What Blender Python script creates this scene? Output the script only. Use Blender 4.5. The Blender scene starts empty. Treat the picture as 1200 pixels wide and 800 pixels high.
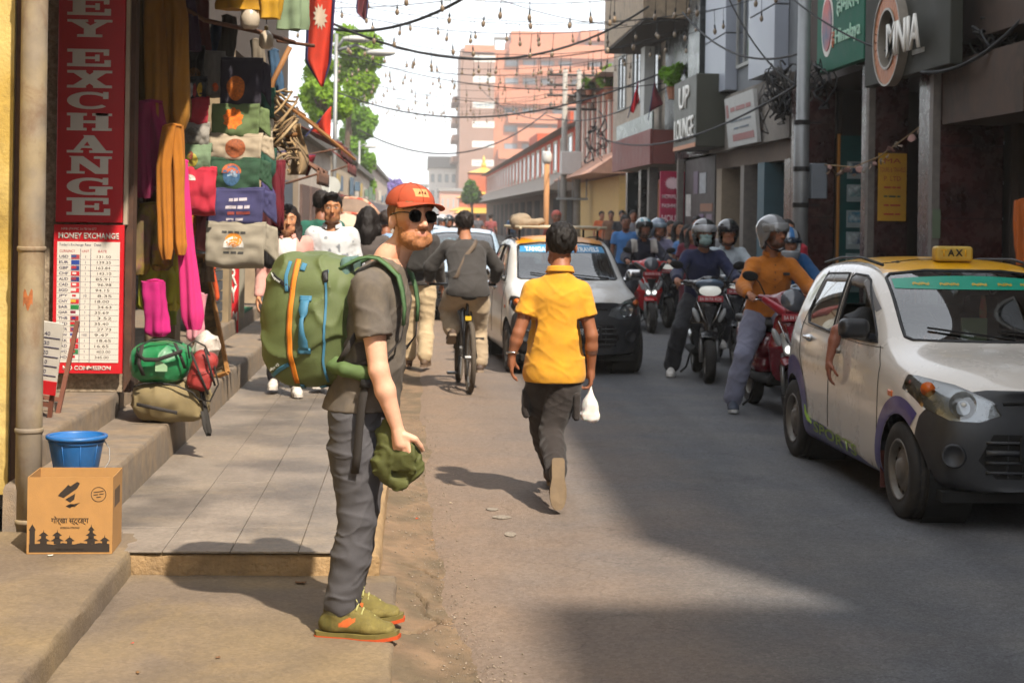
import bpy,bmesh,math,random
import numpy as np
from mathutils import Vector,Matrix,Euler,noise as mnoise
from mathutils.bvhtree import BVHTree
from mathutils.geometry import delaunay_2d_cdt
R = math.radians
PI = math.pi
random.seed(7)
rng = np.random.default_rng(11)
sc = bpy.context.scene
COL = sc.collection
# ------------------------------------------------------------------ camera
FPX,VC = 1900.0,252.0                    # focal length in photo pixels, principal row
CAM_H = 1.72
YAW = math.atan2(110,FPX)
camd = bpy.data.cameras.new('camera')
camd.sensor_width = 36.0
camd.lens = FPX / 1200 * 36
camd.shift_y = -(400 - VC) / 1200
camd.clip_start,camd.clip_end = 0.05,3000
camd.dof.use_dof = True
camd.dof.focus_distance = 6.8
camd.dof.aperture_fstop = 6.3
cam = bpy.data.objects.new('camera',camd)
COL.objects.link(cam)
CAM_R = Matrix.Rotation(-YAW,3,'Z') @ Matrix.Rotation(PI / 2,3,'X') @ Matrix.Rotation(R(0.9),3,'Z')
cam.matrix_world = Matrix.Translation((0,0,CAM_H)) @ CAM_R.to_4x4()
sc.camera = cam
# ------------------------------------------------------------------ light
SUN_EL = 50.0
SUN_XY = Vector((0.464,-0.886)).normalized()     # towards the sun, on the ground
world = bpy.data.worlds.new('World')
sc.world = world
world.use_nodes = True
wn = world.node_tree
sky = wn.nodes.new('ShaderNodeTexSky')
sky.sky_type = 'NISHITA'
sky.sun_disc = False
sky.sun_elevation = R(SUN_EL)
sky.sun_rotation = math.atan2(SUN_XY.x,SUN_XY.y)
sky.altitude = 1300
sky.air_density = 1.0
sky.dust_density = 4.0
sky.ozone_density = 1.0
wn.nodes['Background'].inputs[1].default_value = 0.15
hz = wn.nodes.new('ShaderNodeMix'); hz.data_type = 'RGBA'          # pale dust haze spread evenly over the whole sky
hz.inputs[0].default_value = 0.72
hz.inputs[7].default_value = (6.9,7.1,7.3,1)
wn.links.new(sky.outputs[0],hz.inputs[6])
wn.links.new(hz.outputs[2],wn.nodes['Background'].inputs[0])
sund = bpy.data.lights.new('sun','SUN')
sund.energy = 4.3
sund.angle = R(1.1)
sund.color = (1.0,0.885,0.74)
sun = bpy.data.objects.new('sun',sund)
COL.objects.link(sun)
sdir = Vector((SUN_XY.x * math.cos(R(SUN_EL)),SUN_XY.y * math.cos(R(SUN_EL)),math.sin(R(SUN_EL))))
sun.rotation_euler = sdir.to_track_quat('Z','Y').to_euler()
sun.location = (6,-8,20)
sc.view_settings.view_transform = 'Standard'
sc.view_settings.look = 'None'
sc.view_settings.gamma = 1
sc.view_settings.exposure = 0.96
sc.view_settings.use_curve_mapping = False
sc.render.engine = 'CYCLES'
sc.cycles.use_denoising = True
sc.cycles.adaptive_threshold = 0.025
sc.cycles.max_bounces = 5
sc.cycles.diffuse_bounces = 2
sc.cycles.glossy_bounces = 2
sc.cycles.transmission_bounces = 4
sc.cycles.transparent_max_bounces = 12
sc.cycles.caustics_reflective = False
sc.cycles.caustics_refractive = False
sc.cycles.sample_clamp_indirect = 6
# ------------------------------------------------------------------ pixel -> place
def ray(u,v):
 return CAM_R @ Vector(((u - 600) / FPX,(VC - v) / FPX,-1))
def at_z(u,v,z):
 d = ray(u,v); t = (z - CAM_H) / d.z
 return Vector((0,0,CAM_H)) + d * t
def at_y(u,v,y):
 d = ray(u,v); t = y / d.y
 return Vector((0,0,CAM_H)) + d * t
def at_x(u,v,x):
 d = ray(u,v); t = x / d.x
 return Vector((0,0,CAM_H)) + d * t
# ------------------------------------------------------------------ materials
def hx(h):
 h = h.lstrip('#')
 c = [int(h[i:i + 2],16) / 255 for i in (0,2,4)]
 return tuple(((x / 12.92) if x <= 0.04045 else ((x + 0.055) / 1.055) ** 2.4) for x in c)
_M = {}
def M(name,col=None,rough=0.7,metal=0.0,var=0.12,scale=6.0,bump=0.0,bscale=60.0,coat=0.0,spec=0.5,
      attr=None,emit=None,dirt=None,dscale=1.5,sheen=0.0,sss=0.0,tint2=None):
 """procedural principled material: base colour varied by noise, optional second tone, dirt and relief"""
 if name in _M: return _M[name]
 m = bpy.data.materials.new(name); m.use_nodes = True; _M[name] = m
 nt = m.node_tree; N = nt.nodes; L = nt.links
 b = N['Principled BSDF']
 if isinstance(col,str): col = hx(col)
 tc = N.new('ShaderNodeTexCoord')
 nz = N.new('ShaderNodeTexNoise'); nz.inputs['Scale'].default_value = scale; nz.inputs['Detail'].default_value = 6
 nz.inputs['Roughness'].default_value = 0.65
 L.new(tc.outputs['Object'],nz.inputs['Vector'])
 mr = N.new('ShaderNodeMapRange')
 mr.inputs[1].default_value = 0.3; mr.inputs[2].default_value = 0.7
 mr.inputs[3].default_value = 1 - var; mr.inputs[4].default_value = 1 + var
 L.new(nz.outputs['Fac'],mr.inputs[0])
 mul = N.new('ShaderNodeVectorMath'); mul.operation = 'SCALE'
 if attr:
  at = N.new('ShaderNodeAttribute'); at.attribute_name = attr
  L.new(at.outputs['Color'],mul.inputs[0])
 else:
  src = N.new('ShaderNodeRGB'); src.outputs[0].default_value = (*col,1)
  last = src.outputs[0]
  if tint2 is not None:
   if isinstance(tint2,str): tint2 = hx(tint2)
   n2 = N.new('ShaderNodeTexNoise'); n2.inputs['Scale'].default_value = scale * 0.4; n2.inputs['Detail'].default_value = 4
   L.new(tc.outputs['Object'],n2.inputs['Vector'])
   r2 = N.new('ShaderNodeMapRange'); r2.inputs[1].default_value = 0.42; r2.inputs[2].default_value = 0.6
   L.new(n2.outputs['Fac'],r2.inputs[0])
   mx = N.new('ShaderNodeMix'); mx.data_type = 'RGBA'
   L.new(r2.outputs[0],mx.inputs[0]); L.new(last,mx.inputs[6]); mx.inputs[7].default_value = (*tint2,1)
   last = mx.outputs[2]
  L.new(last,mul.inputs[0])
 L.new(mr.outputs[0],mul.inputs['Scale'])
 out = mul.outputs[0]
 if dirt is not None:
  if isinstance(dirt,str): dirt = hx(dirt)
  n3 = N.new('ShaderNodeTexNoise'); n3.inputs['Scale'].default_value = dscale; n3.inputs['Detail'].default_value = 8
  n3.inputs['Roughness'].default_value = 0.7; n3.inputs['Distortion'].default_value = 0.6
  L.new(tc.outputs['Object'],n3.inputs['Vector'])
  r3 = N.new('ShaderNodeMapRange'); r3.inputs[1].default_value = 0.5; r3.inputs[2].default_value = 0.72
  r3.inputs[4].default_value = 0.75
  L.new(n3.outputs['Fac'],r3.inputs[0])
  m3 = N.new('ShaderNodeMix'); m3.data_type = 'RGBA'
  L.new(r3.outputs[0],m3.inputs[0]); L.new(out,m3.inputs[6]); m3.inputs[7].default_value = (*dirt,1)
  out = m3.outputs[2]
 L.new(out,b.inputs['Base Color'])
 rr = N.new('ShaderNodeMapRange'); rr.inputs[1].default_value = 0.3; rr.inputs[2].default_value = 0.7
 rr.inputs[3].default_value = max(0.02,rough - 0.08); rr.inputs[4].default_value = min(1,rough + 0.08)
 L.new(nz.outputs['Fac'],rr.inputs[0]); L.new(rr.outputs[0],b.inputs['Roughness'])
 b.inputs['Metallic'].default_value = metal
 b.inputs['Specular IOR Level'].default_value = spec
 b.inputs['Coat Weight'].default_value = coat
 b.inputs['Coat Roughness'].default_value = 0.06
 b.inputs['Sheen Weight'].default_value = sheen
 if sss:
  b.inputs['Subsurface Weight'].default_value = sss
  b.inputs['Subsurface Radius'].default_value = (0.012,0.005,0.003)
  b.inputs['Subsurface Scale'].default_value = 1.0
 if emit:
  b.inputs['Emission Color'].default_value = (*emit[0],1); b.inputs['Emission Strength'].default_value = emit[1]
 if bump:
  nb = N.new('ShaderNodeTexNoise'); nb.inputs['Scale'].default_value = bscale; nb.inputs['Detail'].default_value = 5
  L.new(tc.outputs['Object'],nb.inputs['Vector'])
  bp = N.new('ShaderNodeBump'); bp.inputs['Strength'].default_value = 1.0; bp.inputs['Distance'].default_value = bump
  L.new(nb.outputs['Fac'],bp.inputs['Height']); L.new(bp.outputs[0],b.inputs['Normal'])
 return m
def speckle(m,scale=50,lo=.72,hi=1.25):
 N = m.node_tree.nodes; L = m.node_tree.links; b = N['Principled BSDF']; src = b.inputs['Base Color'].links[0].from_socket
 tc = N.new('ShaderNodeTexCoord'); v = N.new('ShaderNodeTexVoronoi'); v.inputs['Scale'].default_value = scale; L.new(tc.outputs['Object'],v.inputs['Vector'])
 r = N.new('ShaderNodeMapRange'); r.inputs[3].default_value = lo; r.inputs[4].default_value = hi; L.new(v.outputs['Color'],r.inputs[0])
 s = N.new('ShaderNodeVectorMath'); s.operation = 'SCALE'; L.new(src,s.inputs[0]); L.new(r.outputs[0],s.inputs['Scale']); L.new(s.outputs[0],b.inputs['Base Color'])
 return m
def glass(name,tint=(0.8,0.85,0.85),rough=0.02,refl=1.0):
 if name in _M: return _M[name]
 m = bpy.data.materials.new(name); m.use_nodes = True; _M[name] = m
 nt = m.node_tree; N = nt.nodes; L = nt.links
 N.remove(N['Principled BSDF'])
 tr = N.new('ShaderNodeBsdfTransparent'); tr.inputs[0].default_value = (*tint,1)
 gl = N.new('ShaderNodeBsdfGlossy'); gl.inputs['Roughness'].default_value = rough; gl.inputs[0].default_value = (refl,refl,refl,1)
 fr = N.new('ShaderNodeFresnel'); fr.inputs[0].default_value = 1.55
 ad = N.new('ShaderNodeMath'); ad.operation = 'MULTIPLY_ADD'; ad.inputs[1].default_value = 1.6; ad.inputs[2].default_value = 0.03; ad.use_clamp = True
 mx = N.new('ShaderNodeMixShader')
 L.new(fr.outputs[0],ad.inputs[0]); L.new(ad.outputs[0],mx.inputs[0])
 L.new(tr.outputs[0],mx.inputs[1]); L.new(gl.outputs[0],mx.inputs[2])
 L.new(mx.outputs[0],N['Material Output'].inputs[0])
 return m
# ------------------------------------------------------------------ objects
def tag(o,label=None,cat=None,group=None,kind=None):
 if label: o['label'] = label
 if cat: o['category'] = cat
 if group: o['group'] = group
 if kind: o['kind'] = kind
 return o
def thing(name,label,cat,loc=(0,0,0),rz=0.0,group=None):
 o = bpy.data.objects.new(name,None); COL.objects.link(o)
 o.empty_display_size = 0.1
 o.location = loc; o.rotation_euler = (0,0,rz)
 return tag(o,label,cat,group)
def basis(o):
 return Matrix.Translation(o.location) @ o.rotation_euler.to_matrix().to_4x4()
def wmat(o):
 m = basis(o)
 if o.parent is not None: m = wmat(o.parent) @ o.matrix_parent_inverse @ m
 return m
def link(name,me,mat=None,parent=None,world=False,smooth=False,label=None):
 if mat is not None:
  for mm in (mat if isinstance(mat,(list,tuple)) else [mat]): me.materials.append(mm)
 if smooth: me.shade_smooth()
 o = bpy.data.objects.new(name,me); COL.objects.link(o)
 if parent is not None:
  o.parent = parent
  if world:
   o.matrix_parent_inverse = wmat(parent).inverted()
 elif len(me.vertices):
  n = len(me.vertices); co = np.empty(n * 3,np.float32); me.vertices.foreach_get('co',co); co = co.reshape(-1,3)
  lo,hi = co.min(0),co.max(0)
  c = np.array([(lo[0] + hi[0]) / 2,(lo[1] + hi[1]) / 2,lo[2]],np.float32)
  me.vertices.foreach_set('co',(co - c).ravel()); me.update(); o.location = c.tolist()
 if label: o['label'] = label
 return o
def copy_tree(o,parent=None):
 c = o.copy(); COL.objects.link(c)
 if parent is not None:
  c.parent = parent; c.matrix_parent_inverse = o.matrix_parent_inverse.copy()
 for ch in o.children: copy_tree(ch,c)
 return c
class MB:
 """collects verts/faces of one mesh"""
 def __init__(s): s.v = []; s.f = []; s.mi = []; s.cur = 0
 def add(s,vs,fs):
  n = len(s.v); s.v += [tuple(p) for p in vs]
  s.f += [tuple(i + n for i in f) for f in fs]; s.mi += [s.cur] * len(fs); return s
 def box(s,lo,hi,M4=None,ch=0.0):
  (x0,y0,z0),(x1,y1,z1) = lo,hi
  if ch > 0:
   bm = bmesh.new(); bmesh.ops.create_cube(bm,size=1)
   for v in bm.verts: v.co = ((x0 + x1) / 2 + v.co.x * (x1 - x0),(y0 + y1) / 2 + v.co.y * (y1 - y0),(z0 + z1) / 2 + v.co.z * (z1 - z0))
   bmesh.ops.bevel(bm,geom=bm.edges[:],offset=ch,segments=1,affect='EDGES',profile=0.5)
   bm.verts.index_update()
   vs = [v.co.copy() for v in bm.verts]; fs = [[v.index for v in f.verts] for f in bm.faces]; bm.free()
  else:
   vs = [Vector(p) for p in ((x0,y0,z0),(x1,y0,z0),(x1,y1,z0),(x0,y1,z0),(x0,y0,z1),(x1,y0,z1),(x1,y1,z1),(x0,y1,z1))]
   fs = [(0,3,2,1),(4,5,6,7),(0,1,5,4),(1,2,6,5),(2,3,7,6),(3,0,4,7)]
  if M4 is not None: vs = [M4 @ Vector(p) for p in vs]
  return s.add(vs,fs)
 def quad(s,a,b,c,d): return s.add([a,b,c,d],[(0,1,2,3)])
 def prism(s,pts,ax,lo,hi,M4=None):
  """polygon pts (2D) extruded along axis ax between lo and hi"""
  def P(p,h):
   q = list(p); q.insert(ax,h); return Vector(q)
  n = len(pts); vs = [P(p,lo) for p in pts] + [P(p,hi) for p in pts]
  if M4 is not None: vs = [M4 @ p for p in vs]
  fs = [tuple(range(n - 1,-1,-1)),tuple(range(n,2 * n))] + [(i,(i + 1) % n,n + (i + 1) % n,n + i) for i in range(n)]
  return s.add(vs,fs)
 def tube(s,pts,r,n=8,cap=True,closed=False):
  pts = [Vector(p) for p in pts]; k = len(pts)
  rs = r if isinstance(r,(list,tuple)) else [r] * k
  vs = []; up = None
  for i,p in enumerate(pts):
   if closed: t = (pts[(i + 1) % k] - pts[i - 1])
   else: t = pts[min(i + 1,k - 1)] - pts[max(i - 1,0)]
   if t.length < 1e-9: t = Vector((0,0,1))
   t.normalize()
   if up is None: up = Vector((0,0,1)) if abs(t.z) < 0.9 else Vector((1,0,0))
   a = t.cross(up)
   if a.length < 1e-6: a = t.cross(Vector((1,0.3,0)))
   a.normalize(); b = a.cross(t); up = b
   for j in range(n):
    w = 2 * PI * j / n; vs.append(p + (a * math.cos(w) + b * math.sin(w)) * rs[i])
  fs = []
  m = k if closed else k - 1
  for i in range(m):
   for j in range(n):
    i2 = (i + 1) % k
    fs.append((i * n + j,i * n + (j + 1) % n,i2 * n + (j + 1) % n,i2 * n + j))
  if cap and not closed: fs += [tuple(range(n - 1,-1,-1)),tuple(range((k - 1) * n,k * n))]
  return s.add(vs,fs)
 def lathe(s,prof,n=20,M4=None,cap=True):
  """prof: (r,z) rows revolved about z"""
  vs = []; k = len(prof)
  for r,z in prof:
   for j in range(n):
    w = 2 * PI * j / n; vs.append(Vector((r * math.cos(w),r * math.sin(w),z)))
  fs = [(i * n + j,i * n + (j + 1) % n,(i + 1) * n + (j + 1) % n,(i + 1) * n + j) for i in range(k - 1) for j in range(n)]
  if cap: fs += [tuple(range(n - 1,-1,-1)),tuple(range((k - 1) * n,k * n))]
  if M4 is not None: vs = [M4 @ p for p in vs]
  return s.add(vs,fs)
 def grid(s,fn,nu,nv,closed_u=False):
  vs = [fn(i / (nu if closed_u else nu - 1) if nu > 1 else 0,j / (nv - 1)) for j in range(nv) for i in range(nu)]
  fs = []
  for j in range(nv - 1):
   for i in range(nu if closed_u else nu - 1):
    i2 = (i + 1) % nu
    fs.append((j * nu + i,j * nu + i2,(j + 1) * nu + i2,(j + 1) * nu + i))
  return s.add(vs,fs)
 def sheet(s,fn,nu,nv,th):
  """two-sided cloth: grid front and back with rim; fn(u,v)->Vector, th thickness along local normal"""
  P = np.array([[tuple(fn(i / (nu - 1),j / (nv - 1))) for i in range(nu)] for j in range(nv)])
  du = np.gradient(P,axis=1); dv = np.gradient(P,axis=0)
  nn = np.cross(du,dv); nn /= (np.linalg.norm(nn,axis=2,keepdims=True) + 1e-9)
  A = (P + nn * th / 2).reshape(-1,3); B = (P - nn * th / 2).reshape(-1,3); k = nu * nv
  fs = []
  for j in range(nv - 1):
   for i in range(nu - 1):
    a = j * nu + i
    fs.append((a,a + 1,a + nu + 1,a + nu)); fs.append((k + a,k + a + nu,k + a + nu + 1,k + a + 1))
  rim = [i for i in range(nu)] + [j * nu + nu - 1 for j in range(1,nv)] + [(nv - 1) * nu + i for i in range(nu - 2,-1,-1)] + [j * nu for j in range(nv - 2,0,-1)]
  for q in range(len(rim)):
   a,b = rim[q],rim[(q + 1) % len(rim)]; fs.append((a,k + a,k + b,b))
  return s.add(np.vstack([A,B]),fs)
 def mesh(s,name):
  me = bpy.data.meshes.new(name); me.from_pydata(s.v,[],s.f)
  if any(s.mi) and len(me.polygons) == len(s.mi): me.polygons.foreach_set('material_index',s.mi)
  me.update(); return me
 def build(s,name,mat,parent=None,world=False,smooth=False,label=None,fix=True,angle=None):
  me = s.mesh(name)
  if fix:
   bm = bmesh.new(); bm.from_mesh(me); bmesh.ops.recalc_face_normals(bm,faces=bm.faces); bm.to_mesh(me); bm.free()
  o = link(name,me,mat,parent,world,smooth and angle is None,label)
  if angle is not None: _autosmooth(me,angle)
  return o
def _autosmooth(me,angle):
 me.shade_smooth()
 bm = bmesh.new(); bm.from_mesh(me)
 for e in bm.edges:
  if len(e.link_faces) == 2 and e.calc_face_angle(0) > R(angle): e.smooth = False
 bm.to_mesh(me); bm.free()
def T(x=0,y=0,z=0,rx=0,ry=0,rz=0,s=1):
 return Matrix.Translation((x,y,z)) @ Euler((R(rx),R(ry),R(rz))).to_matrix().to_4x4() @ Matrix.Scale(s,4)
def frame(origin,xdir,zdir):
 """matrix with local x along xdir, local z along zdir (outward), y = z cross x"""
 z = Vector(zdir).normalized(); x = Vector(xdir).normalized(); y = z.cross(x).normalized(); x = y.cross(z)
 m = Matrix.Identity(4)
 for i in range(3): m[i][0] = x[i]; m[i][1] = y[i]; m[i][2] = z[i]; m[i][3] = origin[i]
 return m
# ------------------------------------------------------------------ lettering
def text_mesh(body,w=None,h=None,depth=0.002,bold=0.0,fit='both',align='CENTER'):
 cu = bpy.data.curves.new('lettering','FONT'); cu.body = body; cu.size = 1; cu.extrude = 0.0; cu.offset = bold
 cu.align_x = align; cu.align_y = 'CENTER'; cu.resolution_u = 3
 o = bpy.data.objects.new('lettering',cu); COL.objects.link(o)
 me = bpy.data.meshes.new_from_object(o)
 bpy.data.objects.remove(o); bpy.data.curves.remove(cu)
 n = len(me.vertices)
 if n == 0: return me
 co = np.empty(n * 3,np.float32); me.vertices.foreach_get('co',co); co = co.reshape(-1,3)
 lo,hi = co.min(0),co.max(0); sz = hi - lo
 c = (lo + hi) / 2
 if align == 'LEFT': c[0] = lo[0]
 co = co - c
 sx = (w / sz[0]) if w else None; sy = (h / sz[1]) if h else None
 if sx is None: sx = sy
 if sy is None: sy = sx
 co[:,0] *= sx; co[:,1] *= sy; co[:,2] = 0
 me.vertices.foreach_set('co',co.ravel()); me.update()
 if depth > 0:
  bm = bmesh.new(); bm.from_mesh(me)
  r = bmesh.ops.extrude_face_region(bm,geom=bm.faces[:])
  bmesh.ops.translate(bm,verts=[e for e in r['geom'] if isinstance(e,bmesh.types.BMVert)],vec=(0,0,depth))
  bmesh.ops.recalc_face_normals(bm,faces=bm.faces)
  bm.to_mesh(me); bm.free()
 return me
def text(body,M4,mat,parent,w=None,h=None,depth=0.002,bold=0.0,name='lettering',world=True,align='CENTER'):
 me = text_mesh(body,w,h,depth,bold,align=align); me.transform(M4)
 return link(name,me,mat,parent,world)
def slab(ch):
 S = []; t = 0.26; q = 0.13
 def r(x0,y0,x1,y1): S.append([(x0,y0),(x1,y0),(x1,y1),(x0,y1)])
 def d(x0,x1,wd=0.27): S.append([(x0 - wd / 2,0.0),(x0 + wd / 2,0.0),(x1 + wd / 2,1.0),(x1 - wd / 2,1.0)])
 if ch == 'E':
  r(.12,0,.40,1); r(0,0,.95,.17); r(0,.83,.93,1); r(.40,.43,.66,.57); r(.62,.31,.72,.69); r(.83,0,.97,.38); r(.81,.64,.93,1)
 elif ch == 'Y':
  r(.37,0,.63,.5); r(.22,0,.78,.15); d(.48,.17); d(.52,.83); S[-2:] = [[(.37,.48),(.63,.48),(.36,.9),(.06,.9)],[(.37,.48),(.63,.48),(.92,.9),(.70,.9)]]; r(0,.86,.46,1); r(.6,.86,1,1)
 elif ch == 'X':
  d(.2,.8,.3); d(.8,.2,.3); r(0,0,.42,.15); r(.58,0,1,.15); r(0,.85,.42,1); r(.58,.85,1,1)
 elif ch == 'H':
  r(.08,0,.36,1); r(.64,0,.92,1); r(.3,.42,.7,.58); r(0,0,.44,.15); r(.56,0,1,.15); r(0,.85,.44,1); r(.56,.85,1,1)
 elif ch == 'A':
  S.append([(.10,.0),(.24,0),(.52,.85),(.42,1.0)]); S.append([(.62,0),(.92,0),(.60,1.0),(.36,1)]); r(.24,.27,.75,.4); r(0,0,.36,.14); r(.5,0,1.02,.14)
 elif ch == 'N':
  r(.1,0,.28,1); r(.74,0,.92,1); S.append([(.64,0),(.92,0),(.36,1),(.04,1)]); r(0,0,.4,.14); r(.6,.86,1,1)
 elif ch in 'CG':
  n = 20
  for i in range(n):
   a0 = R(42 + (318 - 42) * i / n); a1 = R(42 + (318 - 42) * (i + 1) / n)
   def P(a,k):
    w = .13 + .14 * max(0,-math.cos(a)); rr = 1 - (k and w / .5)
    return (.5 + .5 * math.cos(a) * rr,.5 + .5 * math.sin(a) * (rr if not k else 1 - (.13 + .03) / .5))
   S.append([P(a0,0),P(a1,0),P(a1,1),P(a0,1)])
  r(.80,.6,.92,1)
  if ch == 'G': r(.64,.0,.9,.42); r(.5,.36,1.02,.5)
 return S
# ------------------------------------------------------------------ implicit surfaces (bodies, cloth, soft and moulded forms)
_lat = rng.random((24,24,24)).astype(np.float32) * 2 - 1
def vnoise(X,Y,Z):
 out = 0
 xi = np.floor(X).astype(np.int32); yi = np.floor(Y).astype(np.int32); zi = np.floor(Z).astype(np.int32)
 fx,fy,fz = X - xi,Y - yi,Z - zi
 fx = fx * fx * (3 - 2 * fx); fy = fy * fy * (3 - 2 * fy); fz = fz * fz * (3 - 2 * fz)
 x0,y0,z0 = xi % 24,yi % 24,zi % 24; x1,y1,z1 = (xi + 1) % 24,(yi + 1) % 24,(zi + 1) % 24
 for a,ax in ((x0,1 - fx),(x1,fx)):
  for b,by in ((y0,1 - fy),(y1,fy)):
   for c,cz in ((z0,1 - fz),(z1,fz)):
    out = out + _lat[a,b,c] * ax * by * cz
 return out
class SDF:
 def __init__(s,lo,hi,res):
  s.lo = np.array(lo,np.float32); s.res = res
  s.n = np.maximum(4,np.ceil((np.array(hi) - np.array(lo)) / res).astype(int) + 1)
  s.ax = [(s.lo[i] + res * np.arange(s.n[i])).astype(np.float32) for i in range(3)]
  s.d = np.full(tuple(s.n),0.5,np.float32)
 def sub(s,lo,hi):
  i0 = [max(0,int(math.floor((lo[i] - s.lo[i]) / s.res))) for i in range(3)]
  i1 = [min(int(s.n[i]),int(math.ceil((hi[i] - s.lo[i]) / s.res)) + 1) for i in range(3)]
  if any(i1[i] <= i0[i] for i in range(3)): return None
  sl = tuple(slice(i0[i],i1[i]) for i in range(3))
  return sl,s.ax[0][sl[0]][:,None,None],s.ax[1][sl[1]][None,:,None],s.ax[2][sl[2]][None,None,:]
 def put(s,sl,d,k,op):
  o = s.d[sl]
  if op == 'sub':
   d = -d
   if k > 0:
    h = np.clip(0.5 - 0.5 * (d - o) / k,0,1); s.d[sl] = o * h + d * (1 - h) + k * h * (1 - h)
   else: s.d[sl] = np.maximum(o,d)
  elif op == 'and':
   s.d[sl] = np.maximum(o,d)
  else:
   if k > 0:
    h = np.clip(0.5 + 0.5 * (o - d) / k,0,1); s.d[sl] = o * (1 - h) + d * h - k * h * (1 - h)
   else: s.d[sl] = np.minimum(o,d)
 def cap(s,a,b,ra,rb,k=0.02,op='add'):
  a = np.array(a,np.float32); b = np.array(b,np.float32); m = max(ra,rb) + 2.5 * k + 2 * s.res
  g = s.sub(np.minimum(a,b) - m,np.maximum(a,b) + m)
  if g is None: return s
  sl,X,Y,Z = g; v = b - a; L = max(float(v @ v),1e-9)
  t = np.clip(((X - a[0]) * v[0] + (Y - a[1]) * v[1] + (Z - a[2]) * v[2]) / L,0,1)
  d = np.sqrt((X - a[0] - t * v[0]) ** 2 + (Y - a[1] - t * v[1]) ** 2 + (Z - a[2] - t * v[2]) ** 2) - (ra + (rb - ra) * t)
  s.put(sl,d,k,op); return s
 def chain(s,pts,rs,k=0.02,op='add'):
  for i in range(len(pts) - 1): s.cap(pts[i],pts[i + 1],rs[i],rs[i + 1],k,op)
  return s
 def ecap(s,a,b,ra,rb,xdir=(1,0,0),k=0.02,op='add'):
  """capsule with elliptical section: ra, rb = (radius along xdir, radius across)"""
  a = Vector(a); b = Vector(b); w = (b - a); L = max(w.length,1e-6); w = w / L
  u = Vector(xdir); u = (u - w * u.dot(w)).normalized(); v = w.cross(u)
  m = max(*ra,*rb) + 2.5 * k + 2 * s.res
  g = s.sub(np.minimum(a,b) - m,np.maximum(a,b) + m)
  if g is None: return s
  sl,X,Y,Z = g; dx,dy,dz = X - a.x,Y - a.y,Z - a.z
  h = dx * w.x + dy * w.y + dz * w.z
  t = np.clip(h / L,0,1); e = h - t * L
  pu = dx * u.x + dy * u.y + dz * u.z; pv = dx * v.x + dy * v.y + dz * v.z
  ru = ra[0] + (rb[0] - ra[0]) * t; rv = ra[1] + (rb[1] - ra[1]) * t
  q = np.sqrt((pu / ru) ** 2 + (pv / rv) ** 2 + (e / np.minimum(ru,rv)) ** 2)
  q2 = np.sqrt((pu / ru ** 2) ** 2 + (pv / rv ** 2) ** 2 + (e / np.minimum(ru,rv) ** 2) ** 2)
  d = q * (q - 1) / np.maximum(q2,1e-4)
  s.put(sl,d.astype(np.float32),k,op); return s
 def ell(s,c,r,rot=None,k=0.02,op='add'):
  c = Vector(c); m = max(r) + 2.5 * k + 2 * s.res
  g = s.sub(np.array(c) - m,np.array(c) + m)
  if g is None: return s
  sl,X,Y,Z = g; dx,dy,dz = X - c.x,Y - c.y,Z - c.z
  if rot is not None:
   Q = rot.transposed()
   dx,dy,dz = (Q[0][0] * dx + Q[0][1] * dy + Q[0][2] * dz,Q[1][0] * dx + Q[1][1] * dy + Q[1][2] * dz,Q[2][0] * dx + Q[2][1] * dy + Q[2][2] * dz)
  k0 = np.sqrt((dx / r[0]) ** 2 + (dy / r[1]) ** 2 + (dz / r[2]) ** 2)
  k1 = np.sqrt((dx / r[0] ** 2) ** 2 + (dy / r[1] ** 2) ** 2 + (dz / r[2] ** 2) ** 2)
  s.put(sl,(k0 * (k0 - 1) / np.maximum(k1,1e-4)).astype(np.float32),k,op); return s
 def box(s,c,h,r=0.01,rot=None,k=0.01,op='add'):
  c = Vector(c); m = Vector(h).length + 2.5 * k + 2 * s.res
  g = s.sub(np.array(c) - m,np.array(c) + m)
  if g is None: return s
  sl,X,Y,Z = g; dx,dy,dz = X - c.x,Y - c.y,Z - c.z
  if rot is not None:
   Q = rot.transposed()
   dx,dy,dz = (Q[0][0] * dx + Q[0][1] * dy + Q[0][2] * dz,Q[1][0] * dx + Q[1][1] * dy + Q[1][2] * dz,Q[2][0] * dx + Q[2][1] * dy + Q[2][2] * dz)
  qx,qy,qz = np.abs(dx) - h[0] + r,np.abs(dy) - h[1] + r,np.abs(dz) - h[2] + r
  d = np.sqrt(np.maximum(qx,0) ** 2 + np.maximum(qy,0) ** 2 + np.maximum(qz,0) ** 2) + np.minimum(np.maximum(np.maximum(qx,qy),qz),0) - r
  s.put(sl,d.astype(np.float32),k,op); return s
 def cut(s,p,n):
  """keep the side of the plane that n points away from"""
  n = Vector(n).normalized(); p = Vector(p)
  d = (s.ax[0][:,None,None] - p.x) * n.x + (s.ax[1][None,:,None] - p.y) * n.y + (s.ax[2][None,None,:] - p.z) * n.z
  s.d = np.maximum(s.d,d.astype(np.float32)); return s
 def disp(s,fn,band=0.06):
  idx = np.where(np.abs(s.d) < band)
  X = s.ax[0][idx[0]]; Y = s.ax[1][idx[1]]; Z = s.ax[2][idx[2]]
  s.d[idx] += fn(X,Y,Z).astype(np.float32); return s
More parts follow.
